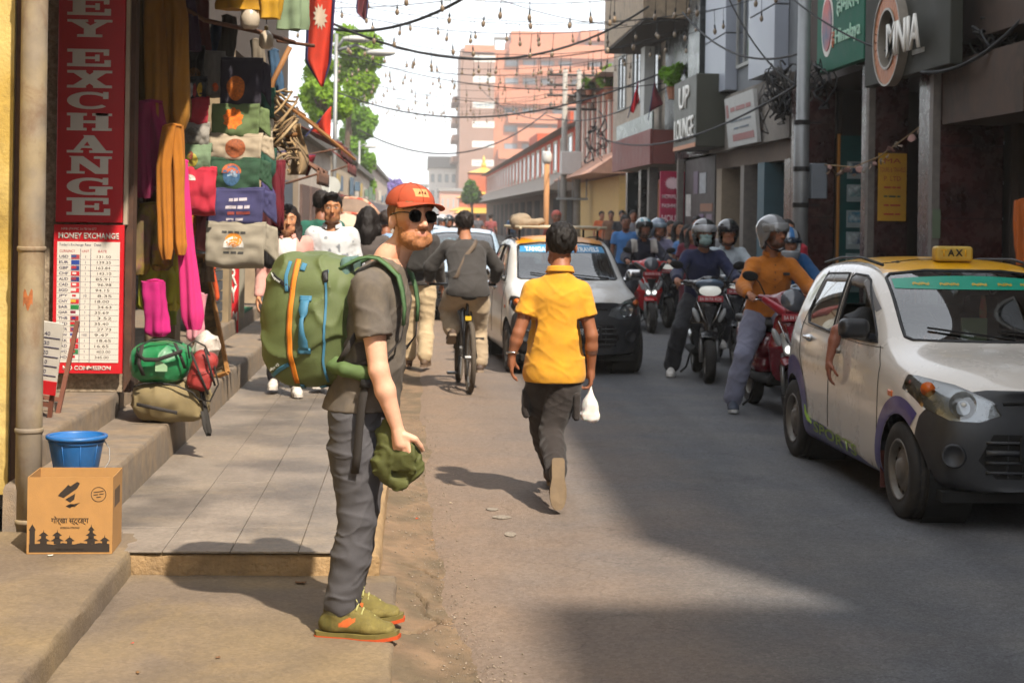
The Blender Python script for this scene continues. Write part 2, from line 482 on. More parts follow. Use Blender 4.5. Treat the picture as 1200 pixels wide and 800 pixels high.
 def wrinkle(s,amp=0.006,f=(14,14,26),seed=0.0,band=0.05):
  def fn(X,Y,Z):
   wx = .05 * vnoise(X * 4 + seed,Y * 4,Z * 4); wz = .06 * vnoise(X * 5 + 7,Y * 5 + seed,Z * 3)
   a = vnoise((X + wx) * f[0] * .75 + seed,Y * f[1] * .75 + 3.1 * seed,(Z + wz + .35 * X - .3 * Y) * f[2] * .8 + 1.7 * seed)
   c = vnoise((X + wz) * f[0] * .6 + 11,Y * f[1] * .6 + seed,(Z + wx - .5 * X + .45 * Y) * f[2] * 1.25 + 4)
   b = vnoise(X * f[0] * 2.3 + seed + 5,Y * f[1] * 2.3,Z * f[2] * 1.9 + 9)
   ra = np.clip(1 - 2.6 * np.abs(a),0,1) ** 2; rc = np.clip(1 - 3.0 * np.abs(c),0,1) ** 2
   return -amp * (.85 * ra + .65 * rc - .35) + amp * .28 * b
  return s.disp(fn,band)
 def mesh(s):
  d = s.d; m = d < 0
  for ax in range(3):
   for e in (0,-1):
    ix = [slice(None)] * 3; ix[ax] = e; d[tuple(ix)] = np.maximum(d[tuple(ix)],1e-4)
  m = d < 0
  c = np.zeros(tuple(s.n - 1),np.int8)
  for a in (0,1):
   for b in (0,1):
    for e in (0,1):
     c += m[a:a + s.n[0] - 1,b:b + s.n[1] - 1,e:e + s.n[2] - 1]
  act = (c > 0) & (c < 8)
  I = np.array(np.where(act)).T
  if len(I) == 0: return np.zeros((0,3)),np.zeros((0,4),int)
  ids = np.full(c.shape,-1,np.int32); ids[act] = np.arange(len(I))
  pos = np.zeros((len(I),3),np.float64); cnt = np.zeros(len(I))
  corners = [(a,b,e) for a in (0,1) for b in (0,1) for e in (0,1)]
  D = {q: d[I[:,0] + q[0],I[:,1] + q[1],I[:,2] + q[2]] for q in corners}
  for p in corners:
   for ax in range(3):
    if p[ax] == 0:
     q = list(p); q[ax] = 1; q = tuple(q)
     dp,dq = D[p],D[q]; ch = (dp < 0) != (dq < 0)
     t = np.where(ch,dp / np.where(ch,dp - dq,1),0)
     w = np.array(p)[None,:] + t[:,None] * (np.array(q) - np.array(p))[None,:]
     pos += np.where(ch[:,None],w,0); cnt += ch
  V = s.lo + (I + pos / cnt[:,None]) * s.res
  F = []
  for ax in range(3):
   a1,a2 = (ax + 1) % 3,(ax + 2) % 3
   s0 = [slice(None)] * 3; s1 = [slice(None)] * 3; s0[ax] = slice(0,-1); s1[ax] = slice(1,None)
   A,B = m[tuple(s0)],m[tuple(s1)]
   E = np.array(np.where(A != B)).T
   ok = (E[:,a1] > 0) & (E[:,a2] > 0) & (E[:,a1] < s.n[a1] - 1) & (E[:,a2] < s.n[a2] - 1)
   E = E[ok]
   if len(E) == 0: continue
   def idx(o1,o2):
    q = E.copy(); q[:,a1] += o1; q[:,a2] += o2
    return ids[q[:,0],q[:,1],q[:,2]]
   Q = np.stack([idx(-1,-1),idx(0,-1),idx(0,0),idx(-1,0)],1)
   flip = ~A[E[:,0],E[:,1],E[:,2]]
   Q[flip] = Q[flip][:,::-1]
   F.append(Q)
  F = np.vstack(F); F = F[(F >= 0).all(1)]
  return V,F
 def build(s,name,mat,parent=None,world=False,label=None,color=None,smooth=1,M4=None):
  V,F = s.mesh()
  if smooth and len(F):
   for _ in range(smooth):
    acc = np.zeros_like(V); cn = np.zeros(len(V))
    for a,b in ((0,1),(1,2),(2,3),(3,0)):
     np.add.at(acc,F[:,a],V[F[:,b]]); np.add.at(cn,F[:,a],1)
     np.add.at(acc,F[:,b],V[F[:,a]]); np.add.at(cn,F[:,b],1)
    V = 0.5 * V + 0.5 * acc / np.maximum(cn,1)[:,None]
  me = np_mesh(name,V,F)
  if color is not None:
   c = color(V).astype(np.float32)
   at = me.color_attributes.new('Col','FLOAT_COLOR','POINT')
   at.data.foreach_set('color',np.hstack([c,np.ones((len(V),1),np.float32)]).ravel())
  if M4 is not None: me.transform(M4)
  return link(name,me,mat,parent,world,True,label)
def np_mesh(name,V,F):
 me = bpy.data.meshes.new(name); nv,nf = len(V),len(F); k = F.shape[1]
 me.vertices.add(nv); me.vertices.foreach_set('co',np.asarray(V,np.float32).ravel())
 me.loops.add(nf * k); me.loops.foreach_set('vertex_index',np.asarray(F,np.int32).ravel())
 me.polygons.add(nf); me.polygons.foreach_set('loop_start',np.arange(0,nf * k,k,dtype=np.int32))
 me.update(calc_edges=True); me.validate(); return me
# ================================================================== the setting
def struct(o): o['kind'] = 'structure'; return o
# ---- ground, road, gutter
b = MB(); b.quad((-140,-60,-0.06),(140,-60,-0.06),(140,370,-0.06),(-140,370,-0.06))
struct(b.build('ground',M('earth','#8f8677',0.95,var=0.2,scale=0.5)))
def asphalt():
 m = M('asphalt','#57585b',0.86,var=0.16,scale=3.0,tint2='#5f5e5e',bump=0.006,bscale=95.0,spec=0.3)
 nt = m.node_tree; N = nt.nodes; L = nt.links; b = N['Principled BSDF']
 src = b.inputs['Base Color'].links[0].from_socket
 tc = N.new('ShaderNodeTexCoord')
 v = N.new('ShaderNodeTexVoronoi'); v.inputs['Scale'].default_value = 110; L.new(tc.outputs['Object'],v.inputs['Vector'])
 r = N.new('ShaderNodeMapRange'); r.inputs[1].default_value = 0; r.inputs[2].default_value = 1; r.inputs[3].default_value = 0.78; r.inputs[4].default_value = 1.2
 L.new(v.outputs['Color'],r.inputs[0])
 s = N.new('ShaderNodeVectorMath'); s.operation = 'SCALE'; L.new(src,s.inputs[0]); L.new(r.outputs[0],s.inputs['Scale'])
 mp = N.new('ShaderNodeMapping'); mp.inputs['Scale'].default_value = (1.1,0.06,1); L.new(tc.outputs['Object'],mp.inputs[0])
 n = N.new('ShaderNodeTexNoise'); n.inputs['Scale'].default_value = 2.2; n.inputs['Detail'].default_value = 5; L.new(mp.outputs[0],n.inputs[0])
 r2 = N.new('ShaderNodeMapRange'); r2.inputs[1].default_value = 0.35; r2.inputs[2].default_value = 0.7; r2.inputs[3].default_value = 0.84; r2.inputs[4].default_value = 1.12
 L.new(n.outputs['Fac'],r2.inputs[0])
 s2 = N.new('ShaderNodeVectorMath'); s2.operation = 'SCALE'; L.new(s.outputs[0],s2.inputs[0]); L.new(r2.outputs[0],s2.inputs['Scale'])
 sx = N.new('ShaderNodeSeparateXYZ'); L.new(tc.outputs['Object'],sx.inputs[0])
 n3 = N.new('ShaderNodeTexNoise'); n3.inputs['Scale'].default_value = 1.7; n3.inputs['Detail'].default_value = 6; L.new(tc.outputs['Object'],n3.inputs[0])
 ma = N.new('ShaderNodeMath'); ma.operation = 'MULTIPLY_ADD'; ma.inputs[1].default_value = -1.5; L.new(n3.outputs['Fac'],ma.inputs[0]); L.new(sx.outputs[0],ma.inputs[2])
 r3 = N.new('ShaderNodeMapRange'); r3.inputs[1].default_value = -3.2; r3.inputs[2].default_value = -1.2; r3.inputs[3].default_value = 0.72; r3.inputs[4].default_value = 0.0
 L.new(ma.outputs[0],r3.inputs[0])
 mx = N.new('ShaderNodeMix'); mx.data_type = 'RGBA'; L.new(r3.outputs[0],mx.inputs[0]); L.new(s2.outputs[0],mx.inputs[6]); mx.inputs[7].default_value = (*hx('#87705a'),1)
 vc = N.new('ShaderNodeTexVoronoi'); vc.feature = 'DISTANCE_TO_EDGE'; vc.inputs['Scale'].default_value = .75
 nd = N.new('ShaderNodeTexNoise'); nd.inputs['Scale'].default_value = 3; nd.inputs['Detail'].default_value = 5; L.new(tc.outputs['Object'],nd.inputs[0])
 av = N.new('ShaderNodeVectorMath'); av.operation = 'MULTIPLY_ADD'; av.inputs[1].default_value = (.5,.5,.5); L.new(nd.outputs['Color'],av.inputs[0]); L.new(tc.outputs['Object'],av.inputs[2]); L.new(av.outputs[0],vc.inputs[0])
 rc = N.new('ShaderNodeMapRange'); rc.inputs[1].default_value = 0; rc.inputs[2].default_value = .007; rc.inputs[3].default_value = .72; rc.inputs[4].default_value = 1; L.new(vc.outputs[0],rc.inputs[0])
 no = N.new('ShaderNodeTexNoise'); no.inputs['Scale'].default_value = 1.3; no.inputs['Detail'].default_value = 7; no.inputs['Roughness'].default_value = .7; L.new(tc.outputs['Object'],no.inputs[0])
 ro = N.new('ShaderNodeMapRange'); ro.inputs[1].default_value = .56; ro.inputs[2].default_value = .70; ro.inputs[3].default_value = 1; ro.inputs[4].default_value = .78; L.new(no.outputs['Fac'],ro.inputs[0])
 rm_ = N.new('ShaderNodeMapRange'); rm_.inputs[1].default_value = .45; rm_.inputs[2].default_value = .55; L.new(no.outputs['Fac'],rm_.inputs[0])
 mc = N.new('ShaderNodeMix'); L.new(rm_.outputs[0],mc.inputs[0]); L.new(rc.outputs[0],mc.inputs[2]); mc.inputs[3].default_value = 1
 mm = N.new('ShaderNodeMath'); mm.operation = 'MULTIPLY'; L.new(mc.outputs[0],mm.inputs[0]); L.new(ro.outputs[0],mm.inputs[1])
 fs_ = N.new('ShaderNodeVectorMath'); fs_.operation = 'SCALE'; L.new(mx.outputs[2],fs_.inputs[0]); L.new(mm.outputs[0],fs_.inputs['Scale'])
 L.new(fs_.outputs[0],b.inputs['Base Color'])
 return m
ROAD_R = 4.75
ys = list(np.arange(-4,30,0.12)) + list(np.arange(30,366,6))
def edge_x(y): return 0.04 + .17 * max(0,min(1,(9 - y) / 3)) + 0.06 * mnoise.noise((y * 0.9,3,1)) + 0.012 * mnoise.noise((y * 4.0,8,1)) + 0.006 * mnoise.noise((y * 17,2,1)) if y < 30 else 0.04
def road_z(x,y): return 0.006 + 0.012 * (1 - ((x - 2.4) / 2.4) ** 2) + 0.004 * mnoise.noise((x * 0.8,y * 0.5,0))
b = MB(); xs = [0,0.08,0.2,0.4,0.7,1.2,1.8,2.6,3.4,4.2,4.85]
def rv(i,y):
 e = edge_x(y); x = e + (4.85 - e) * xs[i] / 4.85; return Vector((x,y,road_z(x,y) - (0.022 if i == 0 else 0)))
vs = [rv(i,y) for y in ys for i in range(len(xs))]; n = len(xs)
b.add(vs,[(j * n + i,j * n + i + 1,(j + 1) * n + i + 1,(j + 1) * n + i) for j in range(len(ys) - 1) for i in range(n - 1)])
road = struct(b.build('road',speckle(asphalt(),55,.82,1.17),smooth=True))
CRK = [[(0.02,7.35),(0.06,7.2),(0.05,7.0),(0.12,6.86),(0.2,6.8),(0.27,6.72),(0.30,6.5),(0.29,6.3),(0.33,6.1),(0.31,5.8),(0.34,5.4),(0.33,4.9)],
       [(-0.06,7.9),(0.04,7.82),(0.1,7.7),(0.2,7.62),(0.24,7.5)],[(0.10,6.86),(0.02,6.62),(-0.05,6.6)]]
def seg_d(p,a,b2):
 ax,ay = a; bx,by = b2; dx,dy = bx - ax,by - ay
 t = max(0,min(1,((p[0] - ax) * dx + (p[1] - ay) * dy) / (dx * dx + dy * dy)))
 return math.hypot(p[0] - ax - t * dx,p[1] - ay - t * dy)
def gut(u,v):
 y = 4.6 + v * 8.6; x = -0.20 + u * 0.75
 z = -0.004 + 0.008 * mnoise.noise((x * 3,y * 2,5)) + 0.003 * mnoise.noise((x * 11,y * 9,5)) + 0.0025 * mnoise.noise((x * 34,y * 34,2))
 z += max(0,0.10 - x) * 0.16
 wob = 0.018 * mnoise.noise((x * 14,y * 14,9))
 dm = min(seg_d((x + wob,y),c[i],c[i + 1]) for c in CRK for i in range(len(c) - 1))
 z -= 0.05 * max(0,1 - dm / (0.012 + .008 * mnoise.noise((x * 20,y * 20,4)))) ** 0.6
 return Vector((x,y,z))
b = MB(); b.grid(gut,75,560)
struct(b.build('gutter',M('gutter_dirt','#7d6750',0.95,var=0.28,scale=9,tint2='#665844',bump=0.008,bscale=140,dirt='#574836',dscale=2.4),smooth=True,fix=False))
b = MB(); b.grid(lambda u,v: Vector((-0.20 + 0.75 * u,13.2 + v * 120,-0.012 + 0.008 * mnoise.noise((u * 3,v * 300,3)))),6,240)
struct(b.build('gutter_strip',M('gutter_dirt'),smooth=True,fix=False))
# ---- loose grit along the broken asphalt edge
r_g = np.random.default_rng(5); V = []; F = []
for i in range(2600):
 y = 4.8 + r_g.random() ** 1.4 * 9; x = edge_x(y) + r_g.normal() * .10 + .02; s_ = .0018 + .005 * r_g.random() ** 3
 z = max(road_z(x,y) if x > edge_x(y) else -.01,gut((x + .2) / .75,(y - 4.6) / 8.6).z if -.2 < x < .55 else 0)
 o_ = r_g.normal(size=(6,3)) * .25; n0 = len(V)
 V += [(x + s_ * (a + q[0]),y + s_ * (b_ + q[1]),z + s_ * (.5 + c + q[2])) for (a,b_,c),q in zip(((1,0,0),(0,1,0),(-1,0,0),(0,-1,0),(0,0,.7),(0,0,-.7)),o_)]
 F += [(n0 + a,n0 + (a + 1) % 4,n0 + 4) for a in range(4)] + [(n0 + (a + 1) % 4,n0 + a,n0 + 5) for a in range(4)]
tag(link('gravel',np_mesh('gravel',np.array(V),np.array(F)),M('grit','#8d8070',.95,var=.4,scale=40)),'fine grit scattered along the broken asphalt edge','gravel',kind='stuff')
# ---- left pavement
conc = M('concrete_walk','#6a5d4f',0.88,var=0.2,scale=2.6,tint2='#786850',bump=0.004,bscale=80,dirt='#84704f',dscale=1.1)
slabm = M('paving_stone','#625b54',0.62,var=0.22,scale=3.2,tint2='#7f756a',bump=0.003,bscale=90,dirt='#8d7f6b',dscale=0.9)
raw = M('raw_concrete','#957b58',0.95,var=0.2,scale=8,bump=0.012,bscale=40,dirt='#6f5b42',dscale=3)
for m_ in (conc,slabm): speckle(m_,60,.84,1.15)
def edgy(x0,x1,y0,y1,z0,z1,r=0.012,chip=0.007,nx=24,ny=60):
 """slab with a worn, slightly chipped rim and uneven top"""
 mb = MB()
 def top(u,v):
  x = x0 + (x1 - x0) * u; y = y0 + (y1 - y0) * v
  return Vector((x,y,z1 + 0.003 * mnoise.noise((x * 1.6,y * 1.6,z1 * 9))))
 P = [[top(i / (nx - 1),j / (ny - 1)) for i in range(nx)] for j in range(ny)]
 vs = [p for row in P for p in row]
 fs = [(j * nx + i,j * nx + i + 1,(j + 1) * nx + i + 1,(j + 1) * nx + i) for j in range(ny - 1) for i in range(nx - 1)]
 rim = [i for i in range(nx)] + [j * nx + nx - 1 for j in range(1,ny)] + [(ny - 1) * nx + i for i in range(nx - 2,-1,-1)] + [j * nx for j in range(ny - 2,0,-1)]
 n0 = len(vs)
 def off(p,k):
  return chip * (0.5 + mnoise.noise((p.x * 9,p.y * 9,k))) + chip * 0.7 * mnoise.noise((p.x * 31,p.y * 31,k))
 cx,cy = (x0 + x1) / 2,(y0 + y1) / 2
 rows = []
 for (dz,out) in ((r,0.006),(r * 2.5,0.010),(z1 - z0,0.012)):
  row = []
  for q in rim:
   p = vs[q]; ox = 1 if abs(p.x - x1) < 1e-6 else (-1 if abs(p.x - x0) < 1e-6 else 0); oy = 1 if abs(p.y - y1) < 1e-6 else (-1 if abs(p.y - y0) < 1e-6 else 0)
   o = out + off(p,dz * 40)
   row.append(len(vs)); vs.append(Vector((p.x + ox * o,p.y + oy * o,z1 - dz)))
  rows.append(row)
 for q in rim:
  p = vs[q]; vs[q] = Vector((p.x,p.y,p.z - max(0,off(p,5)) * 0.5))
 allr = [rim] + rows; k = len(rim)
 for a in range(3):
  for i in range(k): fs.append((allr[a][i],allr[a + 1][i],allr[a + 1][(i + 1) % k],allr[a][(i + 1) % k]))
 return mb.add(vs,fs)
struct(edgy(-1.285,-0.085,2.5,7.50,-0.05,0.05,nx=30,ny=90).build('lower_pavement',conc,angle=40))
struct(edgy(-3.2,-1.30,2.5,7.94,-0.05,0.160,nx=30,ny=80).build('shop_step_near',conc,angle=40))
walk = struct(edgy(-1.56,-0.17,7.52,60,-0.05,0.148,nx=16,ny=120,chip=0.012).build('sidewalk',raw,angle=40))
wid = [0.40,0.31,0.31,0.34]
x = -1.545; k = 0
for c in range(4):
 y = 7.505; row = 0
 while y < 22:
  L_ = 0.95 if (row or c % 2) else 0.55
  mb = MB(); h = 0.160 + random.uniform(-0.0015,0.0015); dx = random.uniform(-.001,.001)
  mb.box((x + .0012,y + .0012 + (0 if row else -0.012),0.15),(x + wid[c] - .0012 + dx,y + L_ - .0012,h),ch=0.002)
  mb.build('paving_slab',slabm,walk,world=True); y += L_; row += 1
 x += wid[c]
b = MB(); b.box((-1.54,22.0,0.15),(-0.185,60,0.159)); b.build('far_paving',slabm,walk,world=True)
for (nm,x0,x1,y0,y1,z0,z1) in (('shop_step_middle',-1.97,-1.55,7.97,21,0.1,0.38),('shop_platform',-4.2,-1.93,8.32,10.62,0.2,0.535)):
 struct(edgy(x0,x1,y0,y1,z0,z1,chip=0.003,nx=12,ny=90).build(nm,M('step_' + nm,'#756a5e',0.75,var=0.25,scale=14,tint2='#82725f',bump=0.003,bscale=160),angle=40))
struct(edgy(-4.2,-1.99,11.02,21,0.2,0.535,chip=0.003,nx=8,ny=60).build('shop_platform_far',M('step_shop_platform'),angle=40))
b = MB(); b.box((-0.24,60,-.05),(-3,200,.15)); struct(b.build('far_pavement',M('concrete_walk')))
# ---- right pavement with kerb stones
rw = struct(edgy(4.98,5.62,-6,60,-0.05,0.14,nx=6,ny=90).build('right_pavement',M('right_paving','#6d6862',0.9,var=0.2,scale=3,bump=0.004),angle=40))
mb = MB(); mb.box((4.83,0,-0.05),(4.975,0.985,0.14),ch=0.012); kme = mb.mesh('kerb_stone')
for i in range(34):
 o = link('kerb_stone',kme if i else kme,M('kerb','#8b867c',0.9,var=0.2,scale=5) if i == 0 else None,rw,world=True)
 o.location = (0,10 + i,0)
b = MB(); b.box((4.83,-6,-.05),(4.97,10,.13)); b.box((4.83,44,-.05),(4.97,160,.13)); b.build('kerb',M('kerb'),rw,world=True)
b = MB(); b.box((4.98,60,-.05),(7,160,.135)); struct(b.build('right_far_pavement',M('right_paving')))
# ---- small litter on the ground
litter = [((0.02,9.1),'#c8552c',.02),((-.05,7.6),'#b98a4a',.015),((-.5,7.33),'#6b4b30',.05),((-1.07,6.3),'#d43a3a',.012),((-1.62,7.36),'#d8d3c8',.025),((-.98,5.9),'#7a5a38',.02),((.1,8.5),'#a4722f',.018),((.22,9.6),'#d8c9a8',.016),((-.72,6.1),'#6b4b30',.018)]
for i,((x,y),c,s) in enumerate(litter):
 z = 0.165 if x < -1.3 else (0.054 if x < -0.1 else 0.012)
 b = MB(); a = random.random() * 6
 b.sheet(lambda u,v: Vector((x + s * ((u - .5) * math.cos(a) - (v - .5) * .6 * math.sin(a)),y + s * ((u - .5) * math.sin(a) + (v - .5) * .6 * math.cos(a)),z + 0.25 * s * (u - .5) ** 2 + .002 + .1 * s * math.sin(v * 5))),5,5,.001)
 tag(b.build('dry_leaf' if i in (1,2,5,6,8) else 'paper_scrap',M('litter' + c,c,.8),smooth=True),['scrap of orange wrapper on gutter dirt beside asphalt','tan dry leaf in gutter beside the paving slabs','crumpled brown leaf at foot of the raw concrete riser','tiny red paper scrap on lower pavement','crumpled white paper scrap in front of cardboard box','brown dry leaf on lower pavement near its left edge','ochre dry leaf in gutter dirt','pale paper scrap in gutter dirt near asphalt','small brown leaf in middle of lower pavement'][i],'leaf' if i in (1,2,5,6,8) else 'litter')
mk = thing('road_marking','worn white paint dabs on asphalt near the gutter','road marking',(0.45,9.3,0.012))
for (u,v,ru,rv_) in ((577,597,9,3),(588,606,13,4),(598,626,8,5)):
 c = at_z(u,v,0.012); pts = []
 for k in range(16):
  a = k / 16 * 2 * PI; rr = 1 + 0.35 * mnoise.noise((a * 3,u,0))
  pts.append((c.x + ru * .0040 * rr * math.cos(a),c.y + rv_ * .013 * rr * math.sin(a)))
 b = MB(); b.prism(pts,2,road_z(c.x,c.y) + .003,road_z(c.x,c.y) + .006); b.build('paint_dab',M('worn_paint','#7f766a',.9,var=.5,scale=60),mk,world=True)
# ================================================================== generic buildings
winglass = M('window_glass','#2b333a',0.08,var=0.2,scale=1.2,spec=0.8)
def win(parent,x0,x1,z0,z1,face,axis='y',frame_m=None,fw=0.06,pane_m=None,mull=1,d=0.09):
 """window set in a facade; axis 'y' faces -y at y=face, 'x' faces -x (or +x when d<0) at x=face"""
 sg = 1 if d > 0 else -1; d = abs(d)
 def B(mb,a0,a1,c0,c1,e0,e1):
  e0,e1 = face + sg * e0,face + sg * e1; e0,e1 = min(e0,e1),max(e0,e1)
  if axis == 'y': mb.box((a0,e0,c0),(a1,e1,c1))
  else: mb.box((e0,a0,c0),(e1,a1,c1))
 mb = MB()
 B(mb,x0,x1,z0,z0 + fw,-.05,.0); B(mb,x0,x1,z1 - fw,z1,-.05,.0)
 B(mb,x0,x0 + fw,z0 + fw,z1 - fw,-.05,.0); B(mb,x1 - fw,x1,z0 + fw,z1 - fw,-.05,.0)
 for i in range(1,mull + 1):
  c = x0 + (x1 - x0) * i / (mull + 1); B(mb,c - fw / 3,c + fw / 3,z0 + fw,z1 - fw,-.045,.0)
 f = mb.build('window',frame_m or M('window_frame','#8d8d88',.6),parent,world=True)
 mb = MB(); B(mb,x0 + fw,x1 - fw,z0 + fw,z1 - fw,-.018,-.006)
 mb.build('pane',pane_m or winglass,f,world=True)
 return f
def part(name,mat,parent,*boxes,ch=0.0,smooth=False):
 for lo,hi in boxes:
  mb = MB(); mb.box(lo,hi,ch=ch); o = mb.build(name,mat,parent,world=True)
 return o
# ================================================================== right side of the street (facades at x = 5.5)
FX = 5.5
marble = M('red_marble','#40211e',0.28,var=0.3,scale=9,tint2='#2c1917',dirt='#5b4a44',dscale=2.2)
conc_r = M('grey_render','#79736b',0.9,var=0.18,scale=2.2,dirt='#4c463f',dscale=1.2,bump=.006)
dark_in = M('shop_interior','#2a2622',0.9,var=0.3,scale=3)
def shell(t,y0,y1,h,mat,z0=3.0,depth=9.0,side=1):
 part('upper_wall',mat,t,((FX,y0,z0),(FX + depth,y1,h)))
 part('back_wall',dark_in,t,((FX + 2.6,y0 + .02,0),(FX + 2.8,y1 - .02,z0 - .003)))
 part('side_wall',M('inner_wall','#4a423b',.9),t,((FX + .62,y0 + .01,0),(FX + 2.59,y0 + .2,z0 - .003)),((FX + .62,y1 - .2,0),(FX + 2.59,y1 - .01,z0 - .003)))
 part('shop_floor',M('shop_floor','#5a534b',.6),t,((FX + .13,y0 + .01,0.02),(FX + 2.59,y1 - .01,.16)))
t = thing('corner_building','tall grey block behind the viewer throwing shade on the road','building',(FX + 4,-11,0))
shell(t,-22,-2.4,12.8,conc_r)
for k in range(6):
 for q in range(3): win(t,-21 + k * 3,-19.4 + k * 3,4 + q * 3,5.6 + q * 3,FX,'x')
for k in range(7): part('pier',conc_r,t,((FX,-21.9 + k * 3.1,0),(FX + .6,-21.4 + k * 3.1,3)))
t = thing('shop_block','dark brown shophouse with bare interior beyond the stained beam','building',(FX + 4,8,0))
shell(t,0.24,16.45,11.2,M('brown_render','#4a3c33',.9,var=.25,scale=2,dirt='#2c241e'),z0=3.55)
for k in range(5):
 for q in range(2): win(t,1 + k * 3,2.6 + k * 3,4.2 + q * 3,5.8 + q * 3,FX,'x')
 part('pier',marble,t,((FX,.3 + k * 3.2,0),(FX + .6,.8 + k * 3.2,3.54)))
# --- OMNIA building
t = thing('marble_shophouse','shophouse with dark red marble pillars under the orange ring signboard','building',(FX + 4,19,0))
shell(t,16.46,23.4,11.0,M('dark_render','#3a3029',.9,var=.25,scale=2),z0=3.6)
part('beam',M('stained_beam','#4b3b30',.9,var=.3,scale=4,dirt='#2c241d'),t,((FX - .12,14.2,2.72),(FX + .5,16.44,3.35)))
for (y0,y1,x1) in ((16.5,17.05,FX + .55),(18.9,19.3,FX + .28),(22.5,23.0,FX + .33)):
 pl = part('pillar',marble,t,((FX - .17,y0,0.1),(x1,y1,3.59)))
 part('pillar_trim',M('trim_grey','#69625b',.6,var=.25,scale=12),pl,((FX - .20,y0 - .012,0.1),(FX - .12,y0 + .10,3.58)))
 for zz in (1.0,1.75,2.5): part('joint',M('joint','#1b100f',.8),pl,((FX - .1,y0 - .004,zz),(x1,y0 + .01,zz + .012)))
part('shutter_panel',M('plaster_bit','#8b7c6b',.9,var=.25,scale=6),t,((FX + .6,17.2,.16),(FX + 1.6,17.26,1.35)))
part('wood_panel',M('orange_wood','#8a4a26',.7,var=.2),t,((FX + .5,19.0,.16),(FX + .62,19.28,1.3)))
for zz in (.9,1.35,1.75,2.15,2.6):
 part('shelf',M('shelf_metal','#8f9698',.5),t,((FX + .72,17.6,zz),(FX + 2.4,17.95,zz + .025)))
 for k in range(7):
  cc = random.choice(['#5a4030','#3b3a40','#6c6258','#44302a','#7a6a4a'])
  part('folded_stock',M('stock' + cc,cc,.9),t,((FX + .76 + k * .22,17.64,zz + .027),(FX + .94 + k * .22,17.9,zz + .1 + .12 * random.random())))
tp = part('door_panel',M('teal_paint','#0d4a47',.5,var=.2),t,((FX + .36,22.3,.16),(FX + .95,22.36,2.9)))
part('door_post',M('orange_trim','#a9702c',.6),t,((FX + .335,22.28,.16),(FX + .357,22.37,2.92)))
for i,zz in enumerate((.72,1.02,1.32,1.62,1.98,2.3)):
 c = part('photo_card',M('card_white','#9aa6a6',.5,var=.15),tp,((FX + .46,22.286,zz),(FX + .85,22.297,zz + .24)))
 part('picture',M('card_pic%d' % (i % 3),['#3f7f96','#6d8c8c','#4a5f74'][i % 3],.5,var=.5,scale=14,tint2='#b9c4c2'),tp,((FX + .48,22.280,zz + .07),(FX + .83,22.2857,zz + .22)))
ps = part('poster',M('poster_yellow','#b98a1e',.7,var=.12,scale=8),t,((FX - .08,18.875,1.72),(FX + .26,18.888,2.52)))
for i,(s,c) in enumerate((('MA','#8e2a20'),('TOURS & TRAVELS','#8e2a20'),('P. LTD','#8e2a20'),('—— — —','#a3301f'),('— —— —','#27432f'),('— ——','#a3301f'),('—— —','#a3301f'))):
 text(s,frame((FX + .09,18.874,2.43 - i * .105),(1,0,0),(0,-1,0)),M('ink' + c,c,.7),ps,w=.31 if len(s) > 6 else .2,h=.055 if '—' not in s else .02,depth=.001)
b = MB(); b.quad((FX + 0,16.49,1.5),(FX + .12,16.49,1.5),(FX + .12,16.49,1.8),(FX + 0,16.49,1.8))
part('sticker',M('sticker','#5d6a52',.6),t,((FX - .19,16.473,1.55),(FX - .11,16.486,1.85)))
sb = thing('ring_logo_sign','big dark grey signboard with orange ring and white capital letters','sign',(FX - .35,18.4,3.2))
c0 = at_x(1013,98,FX - .35); c1 = at_x(1113,74,FX - .35)
part('panel',M('sign_grey','#33342d',.7,var=.12,scale=2,spec=.3),sb,((FX - .35,c1.y,3.26),(FX - .22,c0.y,4.75)),ch=.01)
part('bracket',M('dark_steel','#2a2a2a',.5,metal=.6),sb,((FX - .22,17.0,3.6),(FX,17.06,3.66)),((FX - .22,19.4,3.6),(FX,19.46,3.66)))
cen = at_x(1048,46,FX - .36); b = MB()
nseg = 30
for k in range(nseg):
 a0 = 2 * PI * (k + .06) / nseg; a1 = 2 * PI * (k + .94) / nseg
 pts = []
 for (a,r1) in ((a0,.50),(a1,.50),(a1,.33),(a0,.33)): pts.append((cen.y + r1 * math.cos(a),cen.z + r1 * 1.0 * math.sin(a)))
 b.prism(pts,0,FX - .44,FX - .36)
b.build('ring_segments',M('sign_orange','#b06b3c',.5),sb,world=True)
for (r0,r1,xx0,xx1) in ((.31,.335,FX - .455,FX - .352),(.495,.515,FX - .455,FX - .352)):
 b = MB()
 for k in range(40):
  a0 = 2 * PI * k / 40; a1 = 2 * PI * (k + 1) / 40
  b.prism([(cen.y + r * math.cos(a),cen.z + r * math.sin(a)) for (a,r) in ((a0,r1),(a1,r1),(a1,r0),(a0,r0))],0,xx0,xx1)
 b.build('ring',M('sign_ring','#8d8579',.4,metal=.3),sb,world=True)
p = at_x(1070,42,FX - .36)
text('MNIA',frame((FX - .46,p.y,p.z),(0,-1,0),(-1,0,0)),M('sign_white','#d6d3ca',.5),sb,w=1.15,h=.36,depth=.02,bold=.02)
p = at_x(1076,60,FX - .36)
text('——',frame((FX - .354,p.y,p.z),(0,-1,0),(-1,0,0)),M('sign_dim','#85837a',.5),sb,w=.4,h=.05,depth=.01)
sg_ = thing('green_shop_sign','green signboard with pale lettering and round blue and red emblem','sign',(FX - .3,21.6,3.3))
c0 = at_x(957,80,FX - .3); c1 = at_x(1012,60,FX - .3)
part('panel',M('sign_green','#12604a',.7,var=.1,spec=.3),sg_,((FX - .3,c1.y,3.62),(FX - .2,c0.y,5.1)),ch=.008)
